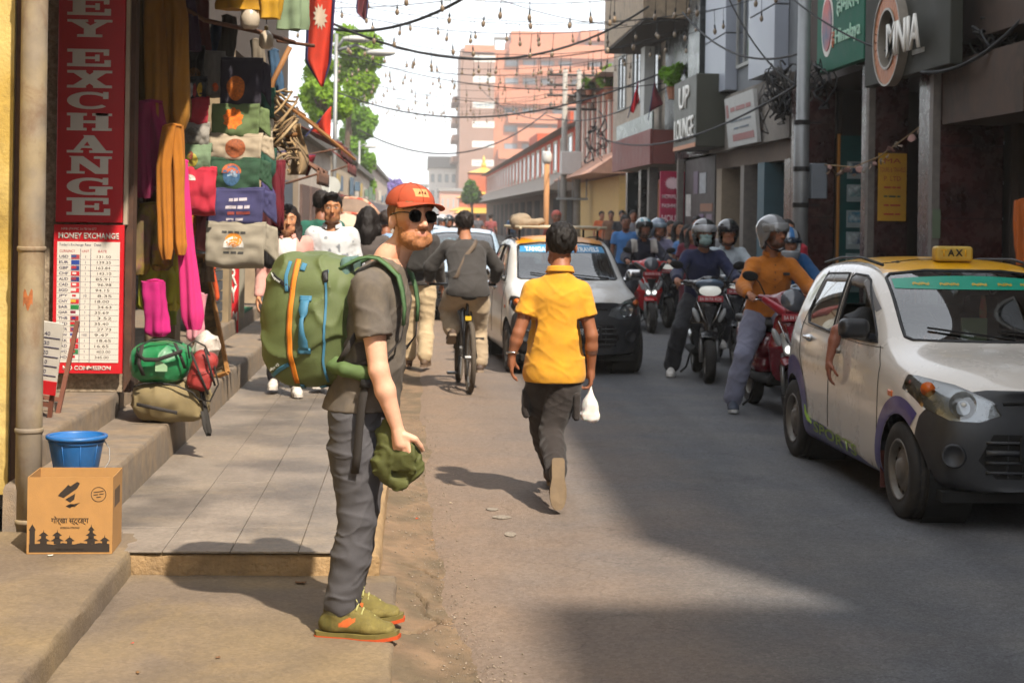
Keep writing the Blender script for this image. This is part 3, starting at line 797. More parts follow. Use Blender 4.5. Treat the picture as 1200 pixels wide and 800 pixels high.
p = at_x(969,30,FX - .31); b = MB(); b.lathe([(.24,0),(.24,.015)],28,frame((FX - .3,p.y,p.z),(0,-1,0),(-1,0,0)) @ Matrix.Diagonal((1,1.4,1,1))); em = b.build('emblem',M('emblem_blue','#23395f',.5,tint2='#b33c30',scale=3),sg_,world=True)
b = MB(); b.lathe([(.29,0),(.29,.006)],28,frame((FX - .3,p.y,p.z),(0,-1,0),(-1,0,0)) @ Matrix.Diagonal((1,1.4,1,1))); b.build('emblem_rim',M('sign_white'),sg_,world=True)
p = at_x(993,40,FX - .31)
text('Himalaya',frame((FX - .305,p.y,p.z),(0,-1,0),(-1,0,0)),M('pale_green','#a9d3b9',.5),sg_,w=1.15,h=.24,depth=.012)
text('हिमालय',frame((FX - .305,p.y,p.z + .42),(0,-1,0),(-1,0,0)),M('pale_green'),sg_,w=1.05,h=.32,depth=.012)
text('नेपाल',frame((FX - .305,p.y,p.z + .8),(0,-1,0),(-1,0,0)),M('pale_green'),sg_,w=.8,h=.25,depth=.012)
text('ह',frame((FX - .305,p.y + .68,p.z + .0),(0,-1,0),(-1,0,0)),M('sign_orange2','#c4632f',.5),sg_,w=.14,h=.2,depth=.012)
# --- grey panelled building with the cable tangle
t = thing('grey_panel_building','grey panelled building with tangled cables and stained concrete band','building',(FX + 4,27,0))
shell(t,23.45,30.0,11.3,M('grey_upper','#5d6266',.7,var=.12,scale=2),z0=3.9)
part('band',conc_r,t,((FX - .1,23.45,2.92),(FX + .6,30.0,3.88)))
part('lintel',M('lintel','#5a4c40',.9,var=.25,scale=5),t,((FX + .02,23.45,2.62),(FX + .5,29.9,2.917)))
panelm = M('cladding_panel','#9096a0',.45,var=.08,scale=2,spec=.6)
for (y0,y1) in ((27.9,29.9),(24.0,25.9)):
 zz = 3.95
 while zz < 9:
  part('cladding_panel',panelm,t,((FX - .22,y0,zz),(FX - .003,y1,zz + .98)),ch=.006); zz += 1.0
for zz in (4.3,6.3): win(t,26.0,27.8,zz,zz + 1.7,FX,'x',mull=2)
for (y0,y1,m_) in ((28.9,29.4,M('beige_pillar','#8b7c68',.8,var=.15)),(26.9,27.2,M('trim_grey')),(25.3,25.8,M('teal_pillar','#31505a',.6,var=.15)),(23.5,23.9,marble)):
 part('pillar',m_,t,((FX - .06,y0,.1),(FX + .5,y1,2.615)))
part('shop_window',M('window_glass_reflection','#7a6a4a',.15,var=.6,scale=6,tint2='#3e5a4a'),t,((FX + .35,24.0,.4),(FX + .38,25.2,2.5)))  # colourful street reflection painted into the pane colour as mottled tan and green
part('door',M('dark_door','#26221f',.6),t,((FX + .4,27.3,.16),(FX + .46,28.8,2.5)))
wsn = thing('white_office_sign','white tilted signboard on concrete band above shop pillars','sign',(FX - .3,27.2,2.9))
c0 = at_x(846,178,FX - .3); c1 = at_x(880,125,FX - .3)
m4 = Matrix.Translation((FX - .2,(c0.y + c1.y) / 2,3.35)) @ Matrix.Rotation(R(-6),4,'Y')
wd = (c0.y - c1.y)
mb = MB(); mb.box((-.03,-wd / 2,-.42),(.03,wd / 2,.42),m4); mb.build('panel',M('board_white','#a9aaa6',.6,var=.1),wsn,world=True)
def on(y,z): return m4 @ frame((-.033,y,z),(0,-1,0),(-1,0,0))
text('— —— —',on(-.1,.2),M('ink_red','#93615f',.6),wsn,w=wd * .7,h=.07,depth=.004)
text('—— — ——',on(-.05,.0),M('ink_grey','#5b6670',.6),wsn,w=wd * .7,h=.03,depth=.004)
text('— ——',on(-.05,-.12),M('ink_grey'),wsn,w=wd * .5,h=.03,depth=.004)
mb = MB(); mb.box((-.036,-wd * .42,-.33),(-.031,wd * .3,-.22),m4); mb.build('stripe',M('ink_red'),wsn,world=True)
mb = MB(); mb.box((-.036,wd * .38,.08),(-.031,wd * .46,.3),m4); mb.build('logo_mark',M('ink_red'),wsn,world=True)
# --- lounge building
t = thing('black_front_building','black fronted building with poster wall below the olive box sign','building',(FX + 4,33,0))
shell(t,30.02,36.2,11.6,M('black_glass','#1e2324',.25,var=.2,scale=2),z0=2.95)
part('shop_post',M('trim_grey'),t,((FX - .1,33.55,.1),(FX + .02,33.75,2.94)))
pw = part('poster_wall',M('poster_brown','#261c19',.6,var=.4,scale=5),t,((FX + .04,30.1,.3),(FX + .12,33.5,2.9)))
for (y0,y1,z0,z1,c) in ((31.0,31.7,2.2,2.6,'#8b8f94'),(32.7,33.3,1.75,2.2,'#a8a5a0'),(30.3,31.6,1.85,2.0,'#7a4a2a'),(30.3,33.4,1.3,1.5,'#8a7058'),(31.9,32.4,2.2,2.65,'#4f3f55'),(30.3,30.9,1.5,1.8,'#6b5a6a'),(31.2,31.7,1.55,1.8,'#5a4868'),(30.3,33.4,.9,1.25,'#3d2f4a')):
 part('poster',M('poster' + c,c,.5,var=.45,scale=9),pw,((FX + .028,y0,z0),(FX + .0395,y1,z1)))
part('black_column',M('black_glass'),t,((FX - .3,30.05,2.96),(FX - .005,31.3,9)))
part('plinth',M('dark_door'),t,((FX + .0,33.8,.1),(FX + .3,36.1,1.2)))
part('glass_sign_base',M('grey_poster','#6d7275',.5),t,((FX - .012,34.3,.9),(FX - .002,35.1,1.15)))
ls = thing('box_sign','dark olive box sign with two lines of white raised letters','sign',(FX - .5,30.2,2.95))
c0 = at_x(789,180,FX - .62); c1 = at_x(815,180,FX - .62)
part('box',M('sign_olive','#36372b',.5,var=.2,scale=3),ls,((FX - .62,c1.y,2.98),(FX - .02,c0.y,4.28)),ch=.015)
ym = (c0.y + c1.y) / 2
for s,z,hh in (('UP',3.93,.42),('LOUNGE',3.35,.42)):
 text(s,frame((FX - .624,ym,z),(0,-1,0),(-1,0,0)),M('sign_white'),ls,w=(c0.y - c1.y) * (.45 if len(s) < 3 else .85),h=hh,depth=.02,bold=.015)
part('edge_strip',M('sign_orange'),ls,((FX - .63,c1.y + .02,2.985),(FX - .621,c0.y - .02,3.06)))
pk = thing('crimson_sign','crimson upright sign with white sunburst and three lines of lettering','sign',(FX - .2,34.0,1.5))
c0 = at_y(773,268,34); c1 = at_y(800,201,34)
part('panel',M('sign_crimson','#a01540',.5,var=.08),pk,((c0.x,34.0,c0.z),(c1.x + .05,34.08,c1.z)),ch=.006)
xm = (c0.x + c1.x) / 2 + .02; wd = c1.x - c0.x; hh = c1.z - c0.z
for s,f_,h_ in (('MONALISA',.56,.09),('PASHMINA',.40,.09),('HOUSE',.18,.15)):
 text(s,frame((xm,33.997,c0.z + hh * f_),(1,0,0),(0,-1,0)),M('sign_pinkwhite','#e3c3c6',.5),pk,w=wd * .92,h=h_,depth=.004,bold=.02)
b = MB(); pts = []
for k in range(32):
 a = 2 * PI * k / 32; r = .16 if k % 2 else .115; pts.append((xm + r * math.cos(a) * 1.05,c0.z + hh * .79 + r * .9 * math.sin(a)))
b.prism(pts,1,33.99,33.999); b.build('sunburst',M('sign_pinkwhite'),pk,world=True)
# --- brown canopy shop with timber overhang above
t = thing('timber_overhang_building','building with timber clad overhang above a brown panelled canopy','building',(FX + 4,40,0))
shell(t,36.25,46.0,9.2,M('pale_render','#9c8f80',.9,var=.2,scale=2,dirt='#6c5f52'),z0=3.0)
tim = M('timber','#8c7a63',.75,var=.25,scale=6,dirt='#4c4238',dscale=3)
zz = 5.75
part('overhang_soffit',M('soffit','#3c3630',.9),t,((FX - 1.0,32.6,5.70),(FX + 1.5,39.5,5.748)))
for k in range(16): part('cladding_board',tim,t,((FX - 1.02,32.6 + k * .43,5.75),(FX - .97,33.0 + k * .43,7.9)))
for k in range(6): part('cladding_board',tim,t,((FX - .97 + k * .42,32.56,5.75),(FX - .57 + k * .42,32.6,7.9)))
part('overhang_core',M('soffit'),t,((FX - .96,32.63,5.75),(FX + 1.5,39.4,7.85)))
for k in range(11): part('canopy_panel',M('canopy_brown','#733a33',.6,var=.12,scale=3),t,((FX - .55,34.6 + k * .62,2.86),(FX - .5,35.2 + k * .62,3.62)))
part('canopy_end',M('canopy_brown'),t,((FX - .49,34.6,2.87),(FX - .01,34.66,3.6)))
part('canopy_roof',M('lead_grey','#55534f',.8),t,((FX - .5,34.67,3.56),(FX - .01,41.4,3.615)))
part('column',M('black_glass'),t,((FX - .2,38.5,.1),(FX + .1,38.9,2.85)),((FX - .2,41.0,.1),(FX + .1,41.3,2.85)))
part('brown_door',M('orange_wood'),t,((FX + .1,37.0,.1),(FX + .2,37.8,2.6)))
part('pale_column',M('trim_grey'),t,((FX - .3,36.4,.1),(FX - .1,36.7,2.85)))
part('railing',M('rail_glass','#4f5a55',.3),t,((FX - .5,34.7,3.63),(FX - .46,41,4.0)))
part('balcony_post',M('board_white'),t,((FX - .42,36.6,3.63),(FX - .2,37.2,5.6)))
for (y,z) in ((4.6,0),(6.8,0)):
 for k in range(3): win(t,37 + k * 3,38.6 + k * 3,y,y + 1.5,FX,'x')
# --- low building with pink tiled canopy, brick upper floor
t = thing('pink_canopy_building','low corner building with pinkish sloped canopy and red brick piers','building',(8,56,0))
wallm = M('yellow_wall','#c2a36a',.9,var=.12)
part('wall',wallm,t,((6.2,50,0),(12,62,3.0)))
part('upper_wall',M('brick_flat','#a5503c',.9,var=.2,scale=5),t,((6.4,50.4,3.4),(12,64,6.2)))
for k in range(8): part('pier',M('white_pier','#c9c2b6',.9,var=.1),t,((6.3,50.4 + k * 1.7,3.4),(6.39,50.8 + k * 1.7,6.0)))
b = MB(); b.prism([(5.2,3.05),(6.5,3.95),(6.5,3.05)],1,49.4,63); b.build('canopy',M('canopy_pink','#b0836c',.8,var=.15,scale=5),t,world=True)
b = MB(); b.prism([(5.6,6.2),(7.2,7.2),(12,7.2),(12,6.2)],1,50,64.2); b.build('roof',M('slate_grey','#77726c',.8,var=.15),t,world=True)
part('roof_unit',M('white_pier'),t,((7,52,7.2),(8.2,54,9)))
for x_ in (6.6,7.5): win(t,x_,x_ + .6,1.7,2.3,50,'y')
for k in range(5): part('hoarding',M('hoarding','#9a8d80',.7,var=.15),t,((6.4 + k * .5,49.5,0),(6.86 + k * .5,49.55,1.75)))
# --- long red building
t = thing('long_red_building','long low red building with rows of tall narrow windows and grey awning','building',(8,100,0))
redw = M('red_render','#c04c32',.9,var=.12,scale=.8)
part('wall',M('ground_floor_wall','#6b5a4e',.9),t,((6.3,64.5,0),(14,150,2.9)))  # ground floor wall in one even brown
part('upper_wall',redw,t,((6.2,64.5,3.3),(14,150,5.3)))
for k in range(23):
 y = 65.2 + k * 3.6
 win(t,y,y + 2.0,3.65,5.1,6.2,'x',frame_m=M('white_pier'),fw=.12,mull=0)
b = MB(); b.prism([(5.0,2.75),(6.2,3.65),(6.2,2.75)],1,64.4,150); b.build('awning',M('awning_grey','#8a7f74',.85,var=.15,scale=1),t,world=True)
b = MB(); b.prism([(5.7,5.3),(7.5,6.0),(14,6.0),(14,5.3)],1,64.4,150.4); b.build('roof',M('slate_grey'),t,world=True)
for k in range(12): part('shop_door',dark_in,t,((6.28,66 + k * 6,.1),(6.299,69.5 + k * 6,2.5)))
for (y,c) in ((86,'#a34a2e'),(76,'#b0aca0'),(110,'#a34a2e')): part('rooftop_hut',M('hut' + c,c,.9),t,((8,y,6.01),(9.5,y + 8,7.3)))
# --- brick tower far away
TY = 280.0
t = thing('brick_tower','tall stepped orange brick office block with long ribbon windows','building',(22,TY,0))
bo = M('brick_orange','#ac6e52',.95,var=.1,scale=.3); bb = M('brick_brown','#85695c',.95,var=.1,scale=.3)
def X_(u): return at_y(u,252,TY).x
def Z_(v): return at_y(600,v,TY).z
xa,xb,xc_,xd = X_(537),X_(577),X_(597),X_(745)
part('stair_wing',bb,t,((xa,TY,0),(xb,TY + 22,Z_(58))))
part('stair_parapet',bo,t,((xa + .6,TY - .5,Z_(62)),(xb - .02,TY - .01,Z_(54))))
part('main_block',bo,t,((xb,TY + .8,0),(xd,TY + 26,Z_(58))))
part('upper_block',bo,t,((xc_,TY + 3,Z_(57.9)),(xd,TY + 26,Z_(34))))
part('left_fins',bb,t,*[((xa - 1.2,TY + 2,Z_(v)),(xa - .02,TY + 20,Z_(v) + 1.0)) for v in (120,145,165,190)])
for i,v in enumerate((50,73,94,129,150,171,192,213)):
 z0,z1 = Z_(v + 5),Z_(v - 3.5)
 f0 = TY + .8 if v > 57 else TY + 3
 x0 = xb + .8 if v > 57 else xc_ + 12
 sp = part('sunshade',bo,t,((x0 + 5 * ((i * 7) % 3) / 3,f0 - 1.6,z1 + .3),(xd,f0 - .01,z1 + 2.0 + (.6 if i % 2 else 0))))
 x = x0 + 1; k = 0
 while x < xd - 3 and k < 14:
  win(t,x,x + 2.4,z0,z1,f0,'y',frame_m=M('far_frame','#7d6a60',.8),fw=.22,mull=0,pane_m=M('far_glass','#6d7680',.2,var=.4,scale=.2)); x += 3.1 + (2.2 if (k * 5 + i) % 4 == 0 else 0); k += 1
for v in (70,94,124,147,170,192):
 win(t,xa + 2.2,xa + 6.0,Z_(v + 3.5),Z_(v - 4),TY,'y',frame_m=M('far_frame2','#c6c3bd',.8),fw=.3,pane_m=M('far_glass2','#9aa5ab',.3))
part('roof_frame',M('lead_grey'),t,((X_(577),TY + 4,Z_(44)),(X_(597),TY + 5,Z_(41))),((X_(577),TY + 4,Z_(58)),(X_(578.5),TY + 5,Z_(44))))
# --- far pale buildings closing the street
for (u0,u1,v,y,c,lab) in ((470,500,218,330,'#b9b5ae','pale low building far down the street under the hazy sky'),(503,536,197,300,'#d5d2cc','white cube building with dark top floor far down the street'),(516,541,224,250,'#c08f7c','pinkish low building below the far white cube'),(440,476,236,340,'#aaa49c','grey flat roofed building far beyond the left trees'),(536,575,232,320,'#b3a79c','grey brown low building behind the golden pagoda roof')):
 p0,p1 = at_y(u0,v,y),at_y(u1,v,y)
 t = thing('far_building',lab,'building',((p0.x + p1.x) / 2,y,0))
 part('wall',M('far' + c,c,.9,var=.08,scale=.3),t,((p0.x,y,0),(p1.x,y + 20,p0.z)))
 part('parapet',M('far_top','#7f7d7c',.9),t,((p0.x - .3,y - .4,p0.z + .01),(p1.x + .3,y + 20,p0.z + (2.2 if u0 == 503 else .5))))
 nw = 4
 for i in range(nw):
  for q in range(2):
   x0 = p0.x + (p1.x - p0.x) * (i + .25) / nw; w_ = (p1.x - p0.x) / nw * .5; z0 = p0.z - 2.6 - 3 * q
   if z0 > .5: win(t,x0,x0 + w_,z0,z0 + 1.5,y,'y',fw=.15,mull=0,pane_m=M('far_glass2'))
# --- pagoda gate with gilded roofs
gold = M('gilt_roof','#c8a24a',.45,var=.15,scale=3,metal=.2)
def pagoda(u,y,tiers,label):
 c = at_y(u,252,y); t = thing('pagoda',label,'pagoda',(c.x,y,0))
 zs = []
 for (v,hw) in tiers:
  z = at_y(u,v,y).z; zs.append(z); h = hw * .42
  vs = []
  for k in range(5):
   f_ = k / 4; w_ = hw * (1 - f_) ** 1.35 + .05; zz = z + h * f_
   vs += [(c.x - w_,y - w_,zz),(c.x + w_,y - w_,zz),(c.x + w_,y + w_,zz),(c.x - w_,y + w_,zz)]
  fs = [(0,3,2,1),(16,17,18,19)] + [(k * 4 + j,k * 4 + (j + 1) % 4,k * 4 + 4 + (j + 1) % 4,k * 4 + 4 + j) for k in range(4) for j in range(4)]
  mb = MB(); mb.add(vs,fs); rf = mb.build('roof',gold,t,world=True)
  part('eave',M('eave_red','#7a3b2a',.8),rf,((c.x - hw * .96,y - hw * .96,z - .12),(c.x + hw * .96,y + hw * .96,z - .005)))
 mb = MB(); zt = zs[0] + tiers[0][1] * .42
 mb.lathe([(.22,zt - .1),(.3,zt + .15),(.12,zt + .4),(.16,zt + .55),(.02,zt + 1.1)],10,T(c.x,y,0)); mb.build('finial',gold,t,world=True,smooth=True)
 w_ = tiers[-1][1] * .5
 part('core',M('pagoda_wall','#a3583c',.9),t,((c.x - w_,y - w_,0),(c.x + w_,y + w_,zs[0] - .13)))
pagoda(566,160,((203,1.6),(228,2.2),(250,3.0)),'gilded pagoda gate with stacked curved roofs far down the street')
pagoda(549,200,((232,1.6),(247,2.4)),'smaller gilded pagoda roof beyond the taller pagoda gate')
# ================================================================== left side of the street
brown_st = M('rust_steel','#4d3527',.8,var=.35,scale=8,dirt='#2b1d15',dscale=4)
t = thing('yellow_corner_house','house corner in stained yellow plaster beside the downpipe','building',(-2.4,6,0))
yel = M('yellow_plaster','#b5994e',.92,var=.2,scale=5,tint2='#c4ad6b',dirt='#6d5a34',dscale=3,bump=.004)
c0 = at_y(13,300,8.15)
part('wall',yel,t,((-5,8.15,.3),(c0.x,8.31,8.0)))
part('side_wall',yel,t,((-5,-6,0),(-3.25,8.14,8.0)))
part('tile_base',M('base_tile','#8d7f62',.6,var=.15,scale=8),t,((-3.2,7.72,.161),(-2.10,8.14,.29)),ch=.006)
c1 = at_y(24,300,8.16)
part('door_channel',brown_st,t,((c0.x + .003,8.17,.292),(c1.x + .01,8.29,6)))
part('upper_floor',yel,t,((-5,8.315,3.9),(-2.46,10.6,8.0)))
part('floor_slab',M('lintel'),t,((-5,-6,8.0),(-1.9,10.6,8.2)))
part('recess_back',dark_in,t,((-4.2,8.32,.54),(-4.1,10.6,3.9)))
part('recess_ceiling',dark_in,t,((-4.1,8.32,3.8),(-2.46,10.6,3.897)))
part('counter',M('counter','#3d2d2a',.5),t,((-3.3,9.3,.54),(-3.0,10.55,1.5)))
for k,c in enumerate(('#7a2350','#3d3a2c','#6a3a58','#2c2a33','#7d6a1f')):
 part('hanging_stock',M('hang' + c,c,.95),t,((-2.9,9.4 + k * .24,1.1 + .1 * (k % 2)),(-2.86,9.6 + k * .24,1.9 + .3 * (k % 3))))
dp = thing('downpipe','weathered beige downpipe with collars rising beside the box','pipe',(-2.02,8.0,.16))
cb = at_y(33,590,8.0); ctp = at_y(41,0,8.0)
pm = M('pipe_paint','#80766a',.75,var=.2,scale=7,tint2='#938469',dirt='#6a4a33',dscale=3.5)
r_ = .063
def pz(z):
 f_ = (z - cb.z) / (ctp.z - cb.z); return (cb.x + (ctp.x - cb.x) * f_ + .0,8.0,z)
b = MB(); b.tube([pz(z) for z in (.15,.8,1.6,2.4,3.2,4.2,6)],r_,20); b.build('pipe',pm,dp,world=True,smooth=True)
for z in (.20,.64,1.52,2.9):
 b = MB(); b.tube([pz(z - .012),pz(z - .008),pz(z + .008),pz(z + .012)],[r_ + .002,r_ + .006,r_ + .006,r_ + .002],20); b.build('collar',pm,dp,world=True,smooth=True)
p = pz(1.27)
mb = MB(); mb.grid(lambda u,v: Vector((p[0] + (r_ + .0015) * math.sin((u - .5) * .7),p[1] - (r_ + .0015) * math.cos((u - .5) * .7),1.24 + .07 * v + .02 * math.sin(u * 9))),8,6); mb.build('rust_patch',M('rust_patch','#9b5a30',.9,var=.4,scale=40),dp,world=True,fix=False)
b = MB(); b.tube([(c1.x + .035,8.33,.3),(c1.x + .035,8.33,6)],.012,8); b.build('cable_conduit',M('conduit','#4a4a4a',.6),dp,world=True)
t = thing('clothes_shop_building','shophouse whose front is hung full of clothes beside the money exchange pillar','building',(-3,15,0))
PLX0,PLX1 = -2.44,-1.89
part('pilaster',M('terrazzo','#9c8d78',.8,var=.35,scale=60,bump=.004,bscale=120,tint2='#80705c'),t,((PLX0,10.63,.536),(PLX1,11.0,7.5)))
part('jamb',brown_st,t,((PLX1 + .004,10.61,.536),(PLX1 + .05,10.75,5)))
part('upper_wall',M('left_upper','#4a4038',.9,var=.2,scale=2),t,((-6,11.01,3.55),(-2.1,26,7.5)))
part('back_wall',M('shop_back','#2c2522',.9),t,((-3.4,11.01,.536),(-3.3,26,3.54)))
part('stone_pier',M('pier_tan','#8b7a60',.9,var=.2),t,((-2.25,13.6,.536),(-2.0,13.9,3.54)),((-2.25,17.4,.536),(-2.0,17.7,3.54)))
part('blue_panel',M('blue_panel','#1e2c55',.6),t,((-2.3,13.2,2.4),(-2.22,13.55,3.5)))
part('pale_wall',M('mauve_wall','#6d6068',.9),t,((-2.8,11.9,2.3),(-2.4,11.96,3.5)))
for k in range(16): part('shutter_slat',M('shutter_grey','#5c6168',.5,metal=.3),t,((-2.08,15.6,.56 + k * .11),(-2.04,17.2,.655 + k * .11)))
part('green_mat',M('green_mat','#2d6a4a',.95),t,((-2.3,18.6,.54),(-1.98,19.8,.56)))
rs = thing('pharmacy_sign','narrow red upright sign with white letters RY behind the clothes','sign',(-1.95,18,.6))
c0 = at_y(267,385,18); c1 = at_y(280,310,18)
part('panel',M('sign_red2','#c4202a',.5),rs,((c0.x,18,c0.z - .25),(c1.x,18.05,2.6)))
for s,v,h_ in (('A',300,.2),('R',324,.2),('Y',344,.2),('LM',370,.1)):
 p = at_y(273.5,v,18); text(s,frame((p.x,17.997,p.z),(1,0,0),(0,-1,0)),M('sign_white'),rs,w=.085,h=h_,depth=.003,bold=.02)
part('post',M('post_grey','#8a8578',.8),rs,((c1.x + .01,18,.54),(c1.x + .06,18.06,3)),((c0.x - .1,18,.54),(c0.x - .05,18.06,3)))
for i,(y0,y1,h,c,c2,lab) in enumerate(((26.05,34,3.4,'#9c8a73','#4d5a66','low tan shophouse beyond the hanging clothes'),(34.05,46,3.3,'#b3aaa0','#5d4a44','low pale shophouse by the first street lamp'),(46.05,62,3.6,'#a2947f','#7c3a34','low buff shophouse with red boards further up the left pavement'),(62.05,84,3.4,'#bdb4a8','#48584c','low whitish shophouse near the street trees'),(84.05,130,4.2,'#a79c92','#5a5a62','grey shophouse row end behind the street trees'))):
 t = thing('shophouse',lab,'building',(-4.5,(y0 + y1) / 2,0))
 wm = M('lwall%d' % i,c,.9,var=.2,scale=1.5,dirt='#6b5d50')
 part('wall',wm,t,((-8,y0,0),(-2.5,y1,h)))
 part('cornice',M('lead_grey'),t,((-8,y0,h + .003),(-2.3,y1,h + .2)))
 nb = int((y1 - y0) / 3)
 for k in range(nb):
  yy = y0 + .3 + k * 3
  part('shopfront',M('front' + c2,c2,.6,var=.3,scale=3),t,((-2.499,yy,.1),(-2.44,yy + 2.4,2.3)))
  cc = random.choice(['#7d4640','#4d6478','#9c8a5a','#a8a49b','#5a7062','#8a8074'])
  if random.random() < .6: part('shop_board',M('sb' + cc,cc,.7,var=.2),t,((-2.46,yy + random.uniform(0,.5),2.35 + random.uniform(0,.25)),(-2.25 - random.uniform(0,.15),yy + random.uniform(1.4,2.5),2.8 + random.uniform(0,.35))))
 if h > 3.5:
  pass
# ================================================================== hatchback taxis
M('gap_black','#0d0d0d',.9); M('seal_black','#16171a',.6); M('amber','#c8611c',.3,var=.3,scale=30); M('dark_steel','#2a2a2a',.5,metal=.6)
CS = [  # station: list of (x, y, z) from floor to roof centre
 [(.30,-1.70,.24),(.46,-1.69,.24),(.53,-1.685,.34),(.545,-1.695,.48),(.53,-1.69,.60),(.50,-1.66,.69),(.42,-1.66,.745),(.32,-1.675,.765),(.17,-1.69,.775),(0,-1.695,.78)],
 [(.40,-1.62,.21),(.62,-1.53,.22),(.675,-1.51,.34),(.69,-1.51,.50),(.68,-1.50,.63),(.64,-1.48,.735),(.53,-1.50,.80),(.40,-1.53,.825),(.21,-1.56,.84),(0,-1.57,.845)],
 [(.42,-1.40,.20),(.68,-1.38,.21),(.728,-1.36,.34),(.738,-1.36,.51),(.73,-1.36,.67),(.695,-1.35,.80),(.58,-1.36,.862),(.44,-1.38,.89),(.23,-1.40,.905),(0,-1.41,.91)],
 [(.45,-1.1,.20),(.715,-1.1,.165),(.742,-1.1,.30),(.745,-1.1,.52),(.738,-1.1,.73),(.705,-1.1,.862),(.60,-1.1,.915),(.46,-1.1,.94),(.24,-1.1,.955),(0,-1.1,.96)],
 [(.45,-.74,.15),(.715,-.74,.165),(.744,-.74,.30),(.745,-.74,.54),(.738,-.74,.77),(.712,-.74,.90),(.635,-.76,.955),(.50,-.83,.975),(.26,-.89,.988),(0,-.91,.992)],
 [(.45,-.42,.15),(.715,-.42,.165),(.744,-.42,.30),(.746,-.42,.54),(.74,-.42,.78),(.716,-.42,.91),(.632,-.44,1.17),(.545,-.47,1.205),(.29,-.54,1.225),(0,-.56,1.23)],
 [(.45,-.08,.15),(.715,-.08,.165),(.744,-.08,.30),(.746,-.08,.54),(.74,-.08,.78),(.718,-.08,.915),(.598,-.08,1.365),(.53,-.10,1.415),(.285,-.17,1.44),(0,-.19,1.448)],
 [(.45,.28,.15),(.715,.28,.165),(.744,.28,.30),(.746,.28,.54),(.74,.28,.79),(.718,.28,.925),(.592,.28,1.392),(.525,.28,1.44),(.285,.28,1.468),(0,.28,1.476)],
 [(.45,.80,.15),(.715,.80,.165),(.744,.80,.30),(.746,.80,.54),(.74,.80,.80),(.715,.80,.945),(.58,.80,1.375),(.515,.80,1.425),(.28,.80,1.46),(0,.80,1.468)],
 [(.45,1.15,.20),(.715,1.15,.165),(.742,1.15,.30),(.745,1.15,.54),(.735,1.15,.81),(.705,1.15,.96),(.565,1.15,1.34),(.50,1.15,1.395),(.275,1.15,1.435),(0,1.15,1.443)],
 [(.43,1.42,.22),(.65,1.42,.22),(.705,1.42,.34),(.72,1.42,.54),(.71,1.42,.81),(.675,1.42,.965),(.55,1.40,1.28),(.48,1.40,1.34),(.27,1.41,1.385),(0,1.41,1.393)],
 [(.40,1.56,.26),(.58,1.55,.26),(.64,1.545,.36),(.66,1.54,.54),(.65,1.54,.81),(.62,1.53,.96),(.53,1.55,1.02),(.44,1.56,1.04),(.25,1.575,1.05),(0,1.58,1.055)],
 [(.36,1.60,.30),(.50,1.60,.31),(.57,1.60,.38),(.59,1.60,.55),(.58,1.60,.80),(.55,1.60,.90),(.47,1.61,.94),(.38,1.615,.95),(.22,1.62,.955),(0,1.62,.96)],
]
def car_surface():
 n = 19; vs = []; fs = []
 for st in CS:
  half = [Vector(p) for p in st]
  row = half + [Vector((-p.x,p.y,p.z)) for p in half[-2::-1]]
  vs += row
 for i in range(len(CS) - 1):
  for j in range(n - 1): fs.append((i * n + j,i * n + j + 1,(i + 1) * n + j + 1,(i + 1) * n + j))
 for i0 in (0,len(CS) - 1):
  for j in range(9):
   a,b_,c,d = i0 * n + j,i0 * n + j + 1,i0 * n + n - 2 - j,i0 * n + n - 1 - j
   if b_ == c: fs.append((a,b_,d))
   else: fs.append((a,b_,c,d))
 me = bpy.data.meshes.new('car'); me.from_pydata(vs,[],fs)
 bm = bmesh.new(); bm.from_mesh(me); bmesh.ops.recalc_face_normals(bm,faces=bm.faces); bm.to_mesh(me); bm.free()
 o = bpy.data.objects.new('car',me); COL.objects.link(o)
 md = o.modifiers.new('s','SUBSURF'); md.levels = 3; md.render_levels = 3; md.boundary_smooth = 'PRESERVE_CORNERS'
 dg = bpy.context.evaluated_depsgraph_get()
 out = bpy.data.meshes.new_from_object(o.evaluated_get(dg)); bpy.data.objects.remove(o)
 return out
_cs = car_surface()
CBV = None
